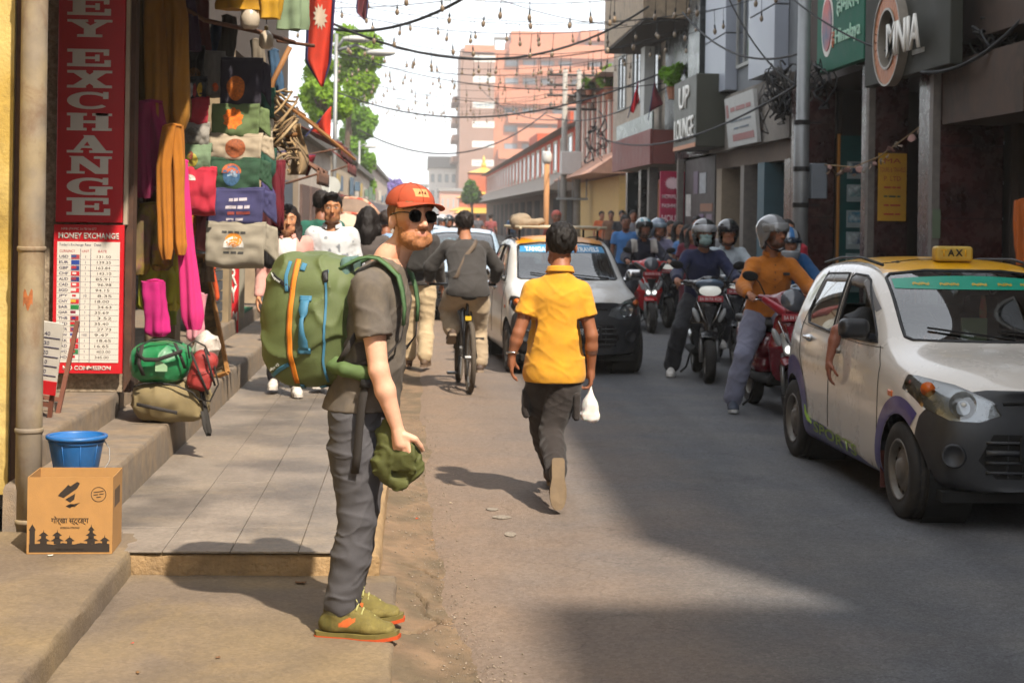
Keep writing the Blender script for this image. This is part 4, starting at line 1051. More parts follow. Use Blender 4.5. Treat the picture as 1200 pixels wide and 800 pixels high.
def car_regions():
 """cut the body surface into panels, glass, lamps and openings; returns {region: mesh}"""
 global CBV
 bm = bmesh.new(); bm.from_mesh(_cs); bm.normal_update()
 CBV = BVHTree.FromBMesh(bm)
 reg = bm.faces.layers.int.new('reg')
 def cut(poly,ax,filt,rid,only=None):
  a,c = [i for i in range(3) if i != ax]
  lo = (min(p[0] for p in poly),min(p[1] for p in poly)); hi = (max(p[0] for p in poly),max(p[1] for p in poly))
  ctr = (sum(p[0] for p in poly) / len(poly),sum(p[1] for p in poly) / len(poly))
  for i in range(len(poly)):
   p,q = poly[i],poly[(i + 1) % len(poly)]
   nx,nz = (q[1] - p[1]),-(q[0] - p[0])
   no = [0,0,0]; no[a] = nx; no[c] = nz; co = [0,0,0]; co[a] = p[0]; co[c] = p[1]
   fs = []
   for f in bm.faces:
    m = f.calc_center_median()
    if not filt(m): continue
    if max(v.co[a] for v in f.verts) < lo[0] - .002 or min(v.co[a] for v in f.verts) > hi[0] + .002 or max(v.co[c] for v in f.verts) < lo[1] - .002 or min(v.co[c] for v in f.verts) > hi[1] + .002: continue
    fs.append(f)
   es = {e for f in fs for e in f.edges}; vsx = {v for f in fs for v in f.verts}
   bmesh.ops.bisect_plane(bm,geom=list(vsx) + list(es) + fs,dist=1e-5,plane_co=co,plane_no=no)
  for f in bm.faces:
   m = f.calc_center_median()
   if not filt(m): continue
   if only is not None and f[reg] not in only: continue
   ok = True
   for i in range(len(poly)):
    p,q = poly[i],poly[(i + 1) % len(poly)]
    s = (q[0] - p[0]) * (m[c] - p[1]) - (q[1] - p[1]) * (m[a] - p[0])
    s0 = (q[0] - p[0]) * (ctr[1] - p[1]) - (q[1] - p[1]) * (ctr[0] - p[0])
    if s * s0 < 0: ok = False; break
   if ok: f[reg] = rid
 side = lambda sg: (lambda m: m.x * sg > .4 and m.z < 1.40)
 cut([(-2,0),(-1.37,0),(-1.385,.45),(-1.43,.62),(-1.52,.735),(-1.60,.782),(-2,.80)],0,lambda m: m.y < -1.2,1)            # black bumper
 for sg in (1,-1):
  cut([(-.60,.965),(.19,.955),(.205,1.00),(.205,1.33),(.17,1.355),(-.05,1.35),(-.13,1.325)],0,side(sg),10 if sg < 0 else 11)
  cut([(.285,.96),(.90,.985),(.97,1.02),(.975,1.06),(.86,1.315),(.82,1.335),(.30,1.355),(.285,1.335)],0,side(sg),12 if sg < 0 else 13)
  for yc in (-1.18,1.18):
   cut([(yc + .315 * math.cos(2 * PI * k / 28),.285 + .315 * math.sin(2 * PI * k / 28)) for k in range(28)],0,lambda m: m.x * sg > .40 and m.z < .7,99)
  hl = [(.31,.645),(.43,.608),(.58,.612),(.69,.67),(.726,.755),(.718,.825),(.66,.83),(.52,.80),(.35,.72)]
  cut([(sg * x,z) for x,z in hl],1,lambda m: m.y < -1.18 and m.z > .55 and m.x * sg > .2,20 if sg < 0 else 21)
  cut([(-.87,.10),(.87,.10),(.87,.40),(.3,.33),(-.87,.29)],0,lambda m: m.x * sg > .4 and m.z < .5,30,only=(0,))
 cut([(-.56,1.01),(-.53,.995),(.53,.995),(.56,1.01),(.505,1.345),(.47,1.37),(.25,1.395),(-.25,1.395),(-.47,1.37),(-.505,1.345)],1,lambda m: -1.0 < m.y < 0.02 and m.z > .93,14)
 cut([(-.50,1.05),(.50,1.05),(.43,1.34),(-.43,1.34)],1,lambda m: m.y > 1.3 and m.z > 1.0,15)
 cut([(-.505,-.13),(-.26,-.19),(.26,-.19),(.505,-.13),(.48,1.36),(-.48,1.36)],2,lambda m: m.z > 1.25,40)
 cut([(-.34,.30),(.34,.30),(.44,.40),(.36,.545),(-.36,.545),(-.44,.40)],1,lambda m: m.y < -1.4,50)
 cut([(-.48,-1.66),(.48,-1.66),(.60,-1.3),(.62,-.80),(.3,-.88),(-.3,-.88),(-.62,-.80),(-.60,-1.3)],2,lambda m: m.z > .80 and m.y < -.7,60,only=(0,))
 out = {}
 for rid in sorted({f[reg] for f in bm.faces}):
  if rid == 99: continue
  b2 = bm.copy(); l2 = b2.faces.layers.int['reg']
  bmesh.ops.delete(b2,geom=[f for f in b2.faces if f[l2] != rid],context='FACES')
  me = bpy.data.meshes.new('panel'); b2.to_mesh(me); b2.free(); out[rid] = me
 bm.free()
 return out
CR = car_regions()
def hit_side(y,z,sg,off=.004):
 h = CBV.ray_cast(Vector((sg * 2,y,z)),Vector((-sg,0,0))); return (h[0] + h[1].normalized() * off * (1 if h[1].x * sg > 0 else -1)) if h[0] is not None else CBV.find_nearest(Vector((sg * .75,y,z)))[0]
def hit_front(x,z,off=.004):
 h = CBV.ray_cast(Vector((x,-3,z)),Vector((0,1,0))); return (h[0] + h[1].normalized() * off * (1 if h[1].y < 0 else -1)) if h[0] is not None else CBV.find_nearest(Vector((x,-1.7,z)))[0]
black_pl = M('black_plastic','#24262a',.42,var=.15,scale=4,dirt='#3c3a38',dscale=3)
rubber = M('tyre_rubber','#211f1d',.85,var=.2,scale=8,dirt='#4b4238',dscale=6)
carglass = glass('car_glass',(.62,.74,.72),.02)
chrome = M('chrome','#b8b8b8',.18,metal=1.0,var=.05)
def seam(pts,sg,parent,name='door_gap',r=.003,mat=None):
 ps = [hit_side(y,z,sg,.001) for y,z in lerp_poly(pts,8,False)]; ps = [p for p in ps if p]
 b = MB(); b.tube(ps,r,6); return b.build(name,mat or M('gap_black','#0d0d0d',.9),parent,smooth=True)
def lerp_poly(poly,n=14,closed=True):
 out = []
 m = len(poly) if closed else len(poly) - 1
 for i in range(m):
  p,q = poly[i],poly[(i + 1) % len(poly)]
  for k in range(n): out.append((p[0] + (q[0] - p[0]) * k / n,p[1] + (q[1] - p[1]) * k / n))
 if not closed: out.append(poly[-1])
 return out
def wheel(parent,x,y,sg,rim_m):
 w = MB(); m4 = Matrix.Translation((x,y,.278)) @ Matrix.Rotation(R(90 * sg),4,'Y')
 prof = [(.175,-.155),(.21,-.165),(.245,-.165),(.268,-.150),(.277,-.135),(.277,-.115),(.271,-.112),(.271,-.103),(.278,-.10),(.278,-.085),(.272,-.082),(.272,-.073),(.278,-.07),(.278,-.055),(.271,-.052),(.271,-.043),(.277,-.04),(.277,-.022),(.268,-.008),(.245,.004),(.21,.004),(.178,-.004)]
 w.lathe(prof,40,m4,cap=False)
 t = w.build('wheel',rubber,parent,smooth=True)
 r = MB(); r.lathe([(.178,-.15),(.178,-.004),(.172,.002),(.160,-.004),(.155,-.03),(.145,-.045),(.11,-.028),(.085,-.02),(.07,-.02),(.06,-.004),(.03,-.002),(.001,-.002)],32,m4,cap=False)
 rm = r.build('rim',rim_m,t,smooth=True)
 for k in range(10):
  a = 2 * PI * k / 10; c = MB(); c.lathe([(.014,-.032),(.016,-.026)],10,m4 @ Matrix.Translation((.128 * math.cos(a),.128 * math.sin(a),-.006)))
  c.build('vent_hole',M('gap_black'),rm)
 for k in range(4):
  a = 2 * PI * k / 4 + .4; c = MB(); c.lathe([(.009,-.02),(.009,-.008)],6,m4 @ Matrix.Translation((.045 * math.cos(a),.045 * math.sin(a),.001))); c.build('wheel_bolt',M('dark_steel','#2a2a2a',.5,metal=.6),rm)
 return t
def taxi(label,loc,rz,body_m,flare_m=None,sign=True,roofm=None,visor=None,group=None):
 t = thing('taxi',label,'taxi',loc,rz,group)
 def P(rid,name,mat,parent=t,th=0):
  me = CR[rid].copy(); o = link(name,me,mat,parent,smooth=True); return o
 body = P(0,'body',body_m)
 P(60,'bonnet',body_m)
 bump = P(1,'bumper',black_pl)
 P(40,'roof',roofm or M('taxi_yellow','#e0a400',.35,var=.06,coat=.6))
 for sg in (-1,1):
  bm = bmesh.new(); bm.from_mesh(CR[30]); bmesh.ops.delete(bm,geom=[f for f in bm.faces if f.calc_center_median().x * sg < 0],context='FACES')
  me = bpy.data.meshes.new('sill'); bm.to_mesh(me); bm.free(); link('sill',me,flare_m or body_m,t,smooth=True)
 ws = P(14,'windscreen',carglass)
 gl = {}
 for rid,nm in ((10,'door_window'),(11,'door_window'),(12,'door_window'),(13,'door_window'),(15,'rear_window')):
  if rid == 10 and visor: continue          # driver's window wound down
  gl[rid] = P(rid,nm,carglass)
 P(50,'grille',M('gap_black'))
 for rid,sg in ((20,-1),(21,1)):
  hd = P(rid,'headlight',glass('lamp_lens',(.93,.95,.95),.03))
  me = CR[rid].copy(); me.transform(Matrix.Translation((0,.028,-.002))); link('lamp_housing',me,M('lamp_housing','#8f9396',.3,metal=.4,var=.15),hd,smooth=True)
  p = hit_front(sg * .50,.695); b = MB(); b.lathe([(.012,-.006),(.03,.004),(.055,.022),(.072,.045),(.076,.05)],24,Matrix.Translation((p.x,p.y + .042,p.z + .004)) @ Matrix.Rotation(R(90),4,'X') @ Matrix.Rotation(R(sg * 16),4,'Y'),cap=False)
  b.build('reflector',M('reflector','#c9ccce',.15,metal=.9),hd,smooth=True)
  b = MB(); b.lathe([(.002,.045),(.012,.04),(.014,.02),(.012,0)],12,Matrix.Translation((p.x,p.y + .045,p.z + .004)) @ Matrix.Rotation(R(90),4,'X')); b.build('bulb',M('bulb_glass','#d9d9d4',.1),hd,smooth=True)
  p = hit_front(sg * .635,.765); b = MB(); b.lathe([(.01,0),(.028,.006),(.042,.03)],16,Matrix.Translation((p.x,p.y + .034,p.z)) @ Matrix.Rotation(R(90),4,'X') @ Matrix.Rotation(R(sg * 30),4,'Y'),cap=True); b.build('turn_lamp',M('amber','#c8611c',.3,var=.3,scale=30),hd,smooth=True)
 for z in (.335,.39,.445,.50):
  ps = [hit_front(x,z,.004) for x in np.linspace(-.40,.40,17)]; ps = [p for p in ps if p]
  b = MB(); b.tube(ps,.010 if z != .445 else .018,6); b.build('grille_bar',black_pl,bump,smooth=True)
 for x in (-.28,-.2,-.12,.12,.2,.28):
  ps = [hit_front(x,z,.002) for z in (.31,.37,.43,.49,.54)]; b = MB(); b.tube(ps,.005,5); b.build('grille_rib',black_pl,bump)
 ps = [hit_front(x,.725 - .05 * abs(x),.003) for x in np.linspace(-.30,.30,15)]
 b = MB(); b.tube(ps,.011,6); b.build('grille_slot',M('gap_black'),bump)
 for sg in (1,-1):
  p = hit_front(sg * .565,.42,.0)
  b = MB(); b.lathe([(.065,-.002),(.07,.006),(.058,.012),(.05,.004)],20,Matrix.Translation(p) @ Matrix.Rotation(R(90),4,'X') @ Matrix.Rotation(R(sg * 20),4,'Y')); fl = b.build('fog_lamp',black_pl,bump,smooth=True)
 p = hit_front(0,.47,.02)
 b = MB(); b.box((p.x - .23,p.y - .014,p.z - .065),(p.x + .23,p.y - .004,p.z + .065),ch=.004); pl = b.build('number_plate',M('plate_black','#111316',.5),t)
 text('बा २ ज ९३८',frame((p.x,p.y - .0145,p.z),(1,0,0),(0,-1,0)),M('plate_white','#d8d8d4',.6),pl,w=.40,h=.075,depth=.001,world=False)
 rim_m = M('steel_rim','#6f6c67',.5,metal=.5,var=.2,dirt='#4a4037',dscale=8)
 for y in (-1.18,1.18):
  for sg in (1,-1):
   w = wheel(t,sg * .735,y,sg,rim_m)
   b = MB(); b.lathe([(.33,0),(.33,.26)],24,Matrix.Translation((sg * .40,y,.285)) @ Matrix.Rotation(R(90 * sg),4,'Y'),cap=False)
   b.build('wheel_liner',M('gap_black'),t,fix=False)
   if flare_m:
    g = MB(); rows = []
    A = [R(a) for a in range(-14,195 if y > 0 else 127,6)]
    vs = []; fs = []
    for a in A:
     wdt = .085 if y < 0 else .12
     for rr in (.3145,.325,.335 + wdt * .4,.33 + wdt):
      yy = y + rr * math.cos(a); zz = .285 + rr * math.sin(a)
      h = hit_side(yy,zz,sg,.004 if rr > .32 else .002); h = h if abs(h.y - yy) < .01 and abs(h.z - zz) < .01 else None
      if h is None: h = hit_side(y + .33 * math.cos(a),max(.23,.285 + .33 * math.sin(a)),sg,.004) or Vector((sg * .72,yy,zz)); h = Vector((h.x,yy,zz))
      vs.append(h)
    keep = list(range(len(A)))
    for q in range(len(keep) - 1):
     i = keep[q]
     if keep[q + 1] != i + 1: continue
     for j in range(3): fs.append((i * 4 + j,i * 4 + j + 1,i * 4 + 5 + j,i * 4 + 4 + j))
    g.add(vs,fs); g.build('arch_flare',flare_m,t,smooth=True)
 b = MB(); b.box((-.62,-1.60,.16),(.62,1.5,.22)); b.build('underbody',M('gap_black'),t)
 inner = M('cabin_grey','#3a3a3c',.8,var=.2)
 b = MB(); b.box((-.66,-.9,.23),(.66,1.45,.30)); b.build('cabin_floor',inner,t)
 S = SDF((-.68,-.95,.5),(.68,-.3,1.05),.02); S.box((0,-.66,.82),(.64,.20,.14),.06).box((0,-.72,.90),(.6,.14,.05),.04,k=.05); S.build('dashboard',M('dash','#2c2d2f',.75),t)
 for x in (-.34,.34):
  S = SDF((x - .3,-.35,.3),(x + .3,.5,1.3),.02)
  S.box((x,.0,.48),(.22,.25,.10),.07).box((x,.28,.78),(.21,.08,.32),.07,rot=Matrix.Rotation(R(-14),3,'X'),k=.04).box((x,.37,1.13),(.12,.045,.09),.04,k=.02)
  S.build('seat',M('seat_cloth','#4a4640',.95,var=.2),t)
 S = SDF((-.68,.6,.3),(.68,1.35,1.2),.025); S.box((0,.85,.52),(.6,.25,.1),.07).box((0,1.12,.8),(.6,.08,.32),.07,rot=Matrix.Rotation(R(-16),3,'X'),k=.04); S.build('rear_seat',M('seat_cloth'),t)
 b = MB(); m4 = Matrix.Translation((-.34,-.36,.93)) @ Matrix.Rotation(R(62),4,'X'); b.tube([m4 @ Vector((.17 * math.cos(2 * PI * k / 24),.17 * math.sin(2 * PI * k / 24),0)) for k in range(24)],.014,8,closed=True); b.tube([m4 @ Vector((-.16,0,0)),m4 @ Vector((0,0,-.02)),m4 @ Vector((.16,0,0))],.014,6); b.tube([m4 @ Vector((0,0,-.02)),m4 @ Vector((0,0,-.25))],.02,6); b.build('steering_wheel',M('gap_black'),t,smooth=True)
 for sg in (-1,1):
  for nm,poly in (('window_seal',[(-.60,.965),(.19,.955),(.205,1.33),(.17,1.355),(-.05,1.35),(-.13,1.325)]),('window_seal',[(.285,.96),(.90,.985),(.975,1.05),(.86,1.315),(.82,1.335),(.30,1.355)])):
   ps = [hit_side(y,z,sg,.002) for y,z in lerp_poly(poly,8)]; b = MB(); b.tube([p for p in ps if p],.009,6,closed=True); b.build(nm,M('seal_black','#16171a',.6),t,smooth=True)
  dg = M('gap_black')
  seam([(-.80,.36),(-.80,.62),(-.78,.84),(-.66,.945)],sg,t)
  seam([(.245,.34),(.25,.7),(.245,.95),(.245,1.36)],sg,t)
  seam([(.88,.62),(1.0,.75),(1.06,.95),(.95,1.2),(.87,1.35)],sg,t)
  seam([(-.70,.94),(-.3,.935),(.2,.945),(.9,.965),(1.1,.98)],sg,t,r=.002)
  b = MB(); ps = [hit_side(y,.585 - .02 * (y > 0),sg,-.002) for y in np.linspace(-.84,.95,20)]
  for (y,z) in ((.10,.86),(.80,.885)):
   p = hit_side(y,z,sg,.0);
   if sg < 0 or True:
    S = SDF((p.x - .06,y - .13,z - .06),(p.x + .06,y + .13,z + .06),.008)
    S.ell((p.x,y,z),(.022,.075,.028),k=.0); S.box((p.x + sg * .018,y,z + .004),(.012,.085,.013),.01,k=.008)
    S.build('door_handle',chrome if y > .5 or flare_m is None else M('handle_grey','#9b958c',.35,coat=.5),t)
  p = hit_side(-.50,1.0,sg,.0)
  S = SDF((p.x - .30,p.y - .2,.86),(p.x + .30,p.y + .2,1.2),.010)
  S.box((p.x + sg * .135,p.y - .03,1.045),(.095,.055,.062),.045).cap((p.x,p.y,.98),(p.x + sg * .08,p.y - .01,1.0),.03,.028,k=.02)
  mr = S.build('wing_mirror',black_pl if flare_m else chrome,t)
  b = MB(); b.box((p.x + sg * .055,p.y + .018,1.0),(p.x + sg * .215,p.y + .028,1.09)); b.build('mirror_glass',M('mirror','#9aa4aa',.05,metal=1),mr)
  b = MB(); ps = [Vector((sg * x,y,z)) for x,y,z in ((.505,-.13,1.425),(.52,.28,1.462),(.50,.8,1.448),(.47,1.3,1.40))]; b.tube(ps,.010,6); b.build('roof_gutter',M('seal_black'),t,smooth=True)
  p = hit_side(-1.02,.70,sg,.002); b = MB(); b.box((p.x - .006,-1.06,.685),(p.x + .006,-.99,.72),ch=.004); b.build('side_indicator',M('amber'),t)
  b = MB(); b.box((sg * .60,-.845,.12),(sg * .73,-.838,.34)); b.build('mud_flap',M('mud_flap','#5b2f28',.9),t)
 ps = [Vector((x,hit_front(x,z,.0).y,z)) for x,z in lerp_poly([(-.56,1.01),(-.53,.995),(.53,.995),(.56,1.01),(.505,1.345),(.47,1.37),(.25,1.395),(-.25,1.395),(-.47,1.37),(-.505,1.345)],8)]
 b = MB(); b.tube(ps,.011,6,closed=True); b.build('screen_seal',M('seal_black'),t,smooth=True)
 for (x0,x1,z1) in ((.05,-.42,1.055),(.45,.0,1.045)):
  ps = [hit_front(x0 + (x1 - x0) * k / 6,1.0 + (z1 - 1.0) * k / 6,.014) for k in range(7)]; b = MB(); b.tube(ps,[.010] + [.007] * 6,6); b.build('wiper',M('gap_black'),t,smooth=True)
 p = Vector((-.0,-.33,1.32)); b = MB(); b.box((-.12,-.33,1.28),(.12,-.30,1.345),ch=.01); b.build('inner_mirror',M('gap_black'),t)
 return t
def visor_band(t,z0,z1,mat,letters,ink,name='sun_strip'):
 b = MB()
 def fn(u,v):
  z = z0 + (z1 - z0) * v; xm = .545 - (z - 1.01) / (1.345 - 1.01) * .05; x = (u * 2 - 1) * (xm - .012)
  return hit_front(x,z - .028 * (abs(x) / .5) ** 2 * v,.003)
 b.grid(fn,24,4); o = b.build(name,mat,t,fix=False,smooth=True)
 zc = (z0 + z1) / 2
 for s,x,w,h in letters:
  me = text_mesh(s,w,h,0,.03); n = len(me.vertices); co = np.empty(n * 3,np.float32); me.vertices.foreach_get('co',co); co = co.reshape(-1,3)
  for i in range(n):
   q = hit_front(float(x + co[i,0]),float(zc - .012 + co[i,1]),.006); co[i] = q
  me.vertices.foreach_set('co',co.ravel()); me.update(); link('lettering',me,ink,o)
 return o
# ---- near taxi
pearl = M('pearl_white','#c9c3ba',.28,var=.04,scale=2,coat=.9)
purple = M('purple_paint','#3d3574',.4,var=.1,coat=.4)
TAXI1 = (3.485,10.40,0.012); TAXI1_R = R(1.6)
t1 = taxi('near pearl white taxi, purple sills, driver arm hanging from its window',TAXI1,TAXI1_R,pearl,purple,visor=True)
def side_text(t,s,y,z,w,h,rot,ink,sg=-1):
 me = text_mesh(s,w,h,0,.02); n = len(me.vertices); co = np.empty(n * 3,np.float32); me.vertices.foreach_get('co',co); co = co.reshape(-1,3)
 for i in range(n):
  a,c = float(co[i,0]),float(co[i,1]); a += c * .25
  yy = y - (a * math.cos(rot) - c * math.sin(rot)) * (-sg) * 1.0; zz = z + a * math.sin(rot) + c * math.cos(rot)
  co[i] = hit_side(yy,zz,sg,.006) or Vector((sg * .75,yy,zz))
 me.vertices.foreach_set('co',co.ravel()); me.update(); return link('lettering',me,ink,t)
side_text(t1,'SPORTS',.10,.285,.98,.075,R(-2.0),M('lime_ink','#7f9a3a',.5))
b = MB(); ps = [hit_side(y,z,-1,.006) for y,z in ((.80,.42),(.76,.36),(.70,.325),(.64,.31))]; b.tube(ps,[.004,.012,.014,.004],6); b.build('side_swoosh',M('lime_ink'),t1)
visor_band(t1,1.285,1.365,M('green_strip','#0f8f74',.4,var=.05),tuple(('~' * n_,x_,w_,.022) for n_,x_,w_ in ((2,-.33,.10),(3,-.16,.12),(2,.03,.1),(2,.2,.1),(3,.36,.1))),M('gold_ink','#b09a3a',.5))
for (poly) in ([(-.44,1.16),(-.13,1.325),(-.05,1.352),(.17,1.357),(.215,1.35)],[(.285,1.357),(.30,1.36),(.82,1.338),(.86,1.318),(.93,1.2)]):
 b = MB(); pts = lerp_poly(poly,6,False); m_ = len(pts); vs = []; fs = []
 cy = sum(p[0] for p in pts) / m_;
 for (y,z) in pts:
  h = hit_side(y,z,-1,.004); d = Vector((0,(.05 - y) * .25 if poly[0][0] < 0 else (.55 - y) * .12,-.085)).normalized()
  q = h + d * .085 + Vector((-.022,0,0)); vs += [h,(h + q) / 2 + Vector((-.012,0,0)),q,q + Vector((.004,0,.0))]
 for i in range(m_ - 1):
  for j in range(3): fs.append((i * 4 + j,i * 4 + j + 1,i * 4 + 5 + j,i * 4 + 4 + j))
 b.add(vs,fs); b.build('window_visor',M('visor_grey','#7b7d80',.25,var=.1),t1,smooth=True,fix=False)
S = SDF((-.18,-.12,1.42),(.18,.14,1.6),.008); S.box((0,.0,1.50),(.125,.05,.05),.02,rot=Matrix.Rotation(R(0),3,'X'))
ts = S.build('roof_sign',M('sign_cream','#b8973a',.5,var=.15,dirt='#6c5a34',dscale=9),t1)
for s,x,c in (('T',-.075,'#d9a300'),('A',-.027,'#1b1b1b'),('X',.027,'#1b1b1b'),('I',.07,'#d9a300')):
 text(s,frame((x,-.0515,1.508),(1,0,0),(0,-1,0)),M('ink' + c,c,.6),ts,h=.045,depth=.001,bold=.03,world=False)
b = MB(); b.tube([Vector((x,y,1.447 + .028 * max(0,min(1,(y + .19) / .47)) - .03 * (abs(x) / .5) ** 2.0 + .003)) for x,y in ((-.48,-.02),(-.4,-.03),(-.33,.02),(-.22,.06),(-.10,.03))],.003,5); b.build('roof_wire',M('gap_black'),t1)
b = MB(); b.sheet(lambda u,v: Vector((.05 + .05 * (u - .5) * (1 - abs(v - .5)),-.42,1.05 + .2 * v)),4,8,.006); b.build('hanging_charm',M('charm','#8a6a4a',.7,tint2='#a34a38',scale=40),t1)
b = MB(); b.box((-.16,-.62,.96),(.0,-.6,1.12),T(0,0,0,0,0,0)); b.build('dashboard_card',M('card_olive','#7d7a5c',.7),t1)
# ---- second taxi
white2 = M('taxi_white','#c2c1bd',.35,var=.05,coat=.6,dirt='#9a8e7e',dscale=1.5)
t2 = taxi('oncoming white taxi with yellow roof, roof rack and blue travels strip',(1.64,18.9,0.014),R(3.5),white2,None,roofm=M('taxi_amber','#d48a12',.4,coat=.4),visor=False)
visor_band(t2,1.285,1.375,M('blue_strip','#2a7fae',.4,var=.05),(('TANGAL',-.30,.26,.05),('&',.03,.05,.045),('TRAVELS',.29,.27,.05),('TOURS',-.06,.12,.045)),M('strip_white','#d9dfe0',.5))
rk = thing('roof_rack','pale roof rack on the oncoming taxi with a tarp roll','roof rack',(1.64,18.9,1.47),R(3.5))
for x in (-.46,.46):
 b = MB(); b.tube([(x,-.1,.10),(x,1.1,.10)],.018,8); b.build('rail',M('rack_pale','#b5a88e',.5),rk,smooth=True)
 for y in (-.02,1.0):
  b = MB(); b.tube([(x,y,-.03),(x,y,.10)],.014,6); b.build('foot',M('dark_steel'),rk)
for k in range(6):
 b = MB(); b.tube([(-.52,-.08 + k * .22,.115),(.56,-.08 + k * .22,.115)],.016,8); b.build('crossbar',M('rack_pale'),rk,smooth=True)
S = SDF((-.75,-.2,.02),(.1,1.1,.36),.015); S.chain([(-.50,-.0,.17),(-.38,.3,.19),(-.45,.9,.18)],[.075,.085,.07]).cap((-.5,.0,.15),(-.2,.1,.17),.05,.045,k=.04).wrinkle(.018,(9,9,9))
tag(S.build('tarp_roll',M('tarp','#8b7b66',.9,var=.2),None,M4=T(1.64,18.9,1.47)),'crumpled brown tarp roll lying on the roof rack of the oncoming taxi','tarp')
# ---- pale car behind the cyclist
t3 = taxi('pale blue silver car behind the cyclist and the second taxi',(.75,27.6,.014),R(-.5),M('silver_blue','#8fa3b5',.3,coat=.6),None,roofm=M('silver_blue'),visor=False)
t3.name = 'parked_car'; t3['category'] = 'car'
t4 = copy_tree(t3); t4.location = (.1,35.2,.014); t4['label'] = 'second pale car following far behind the cyclist'
# ================================================================== people
def lin(h): return np.array(hx(h) if isinstance(h,str) else h,np.float32)
skinm = M('skin',attr='Col',rough=.5,var=.07,scale=40,sss=.12,spec=.4,bump=.0006,bscale=500)
J0 = dict(head=(0,-.015,1.598),neck=(0,.025,1.46),chest=(0,.0,1.29),waist=(0,.0,1.07),pelvis=(0,.01,.94),
          shR=(.165,.015,1.388),elR=(.225,.04,1.12),wrR=(.245,-.02,.87),shL=(-.165,.015,1.388),elL=(-.225,.04,1.12),wrL=(-.245,-.02,.87),
          hipR=(.09,.01,.92),knR=(.10,-.015,.50),anR=(.105,.03,.09),hipL=(-.09,.01,.92),knL=(-.10,-.015,.50),anL=(-.105,.03,.09))
def V3(p): return Vector(p)
def hand(S,wr,d,palm,thumb,s=1.0,curl=.5,k=.006):
 """wr wrist, d direction of the fingers, palm = palm normal, thumb = side the thumb leaves"""
 d = V3(d).normalized(); palm = V3(palm); palm = (palm - d * palm.dot(d)).normalized(); side = V3(thumb); side = (side - d * side.dot(d) - palm * side.dot(palm)).normalized()
 wr = V3(wr); pc = wr + d * .045 * s
 S.cap(wr,pc,.024 * s,.026 * s,k)
 for q,(o,L_) in enumerate(((.027,.070),(.009,.078),(-.009,.072),(-.026,.056))):
  kn = wr + d * .085 * s + side * o * s
  S.cap(wr + d * .02 * s + side * o * .55 * s,kn,.015 * s,.0115 * s,k)
  p = kn; ang = 0
  for seg in range(3):
   ang += curl * (.55 if seg == 0 else .75)
   dd = d * math.cos(ang) + palm * math.sin(ang); e = p + dd * L_ * s * (.45,.32,.25)[seg]
   S.cap(p,e,(.0100,.0090,.0082)[seg] * s,(.0092,.0084,.0074)[seg] * s,k * .4); p = e
 b0 = wr + d * .02 * s + side * .018 * s; b1 = b0 + (side * .75 + d * .55 + palm * .35) * .042 * s; b2 = b1 + (d * .9 + palm * (.3 + .5 * curl) + side * .15).normalized() * .036 * s; b3 = b2 + (d * .8 + palm * (.5 + .4 * curl) - side * .1).normalized() * .026 * s
 S.cap(b0,b1,.016 * s,.0125 * s,k); S.cap(b1,b2,.0118 * s,.0105 * s,k * .5); S.cap(b2,b3,.0105 * s,.0085 * s,k * .5)
def head_sdf(S,c,Rm,s=1.0,nose=1.0,jaw=1.0,ears=True):
 c = V3(c)
 def P(x,y,z): return c + Rm @ (V3((x,y,z)) * s)
 def E(x,y,z,r,k=.02,op='add',rot=None): S.ell(P(x,y,z),[q * s for q in r],Rm if rot is None else Rm @ rot,k,op)
 E(0,.018,.040,(.076,.096,.088),.0)
 E(0,-.028,.012,(.066,.066,.080),.03)
 E(0,-.034,-.060,(.053 * jaw,.056,.055),.035)
 E(0,-.070,-.088,(.024 * jaw,.020,.018),.02)
 for sg in (1,-1):
  E(sg * .047,-.044,-.072,(.016,.038,.022),.025)           # jaw line
  E(sg * .043,-.070,-.012,(.022,.018,.018),.02)            # cheek bone
  E(sg * .031,-.099,.020,(.021,.013,.013),.012,'sub')     # eye socket
  E(sg * .031,-.0835,.018,(.0145,.012,.0105),.003)         # eye ball and lids
  if ears:
   rot = Matrix.Rotation(R(sg * -20),3,'Z')
   E(sg * .079,.014,-.004,(.008,.020,.032),.006,rot=rot); E(sg * .083,.006,-.002,(.006,.010,.017),.004,'sub')
 S.cap(P(0,-.092,.038),P(0,-.094,.044),.012 * s,.012 * s,.012)
 S.cap(P(.04,-.084,.046),P(-.04,-.084,.046),.009 * s,.009 * s,.012)  # brow
 S.chain([P(0,-.094,.026),P(0,-.107,.0),P(0,-.116,-.018)],[.0085 * s,.0105 * s * nose,.0125 * s * nose],.008)
 for sg in (1,-1): E(sg * .012,-.103,-.021,(.0095,.011,.009),.005)
 S.cap(P(.017,-.092,-.0475),P(-.017,-.092,-.0475),.0062 * s,.0062 * s,.006)
 S.cap(P(.015,-.0905,-.0585),P(-.015,-.0905,-.0585),.0075 * s,.0075 * s,.006)
 S.cap(P(.018,-.102,-.053),P(-.018,-.102,-.053),.0032 * s,.0032 * s,.003,'sub')
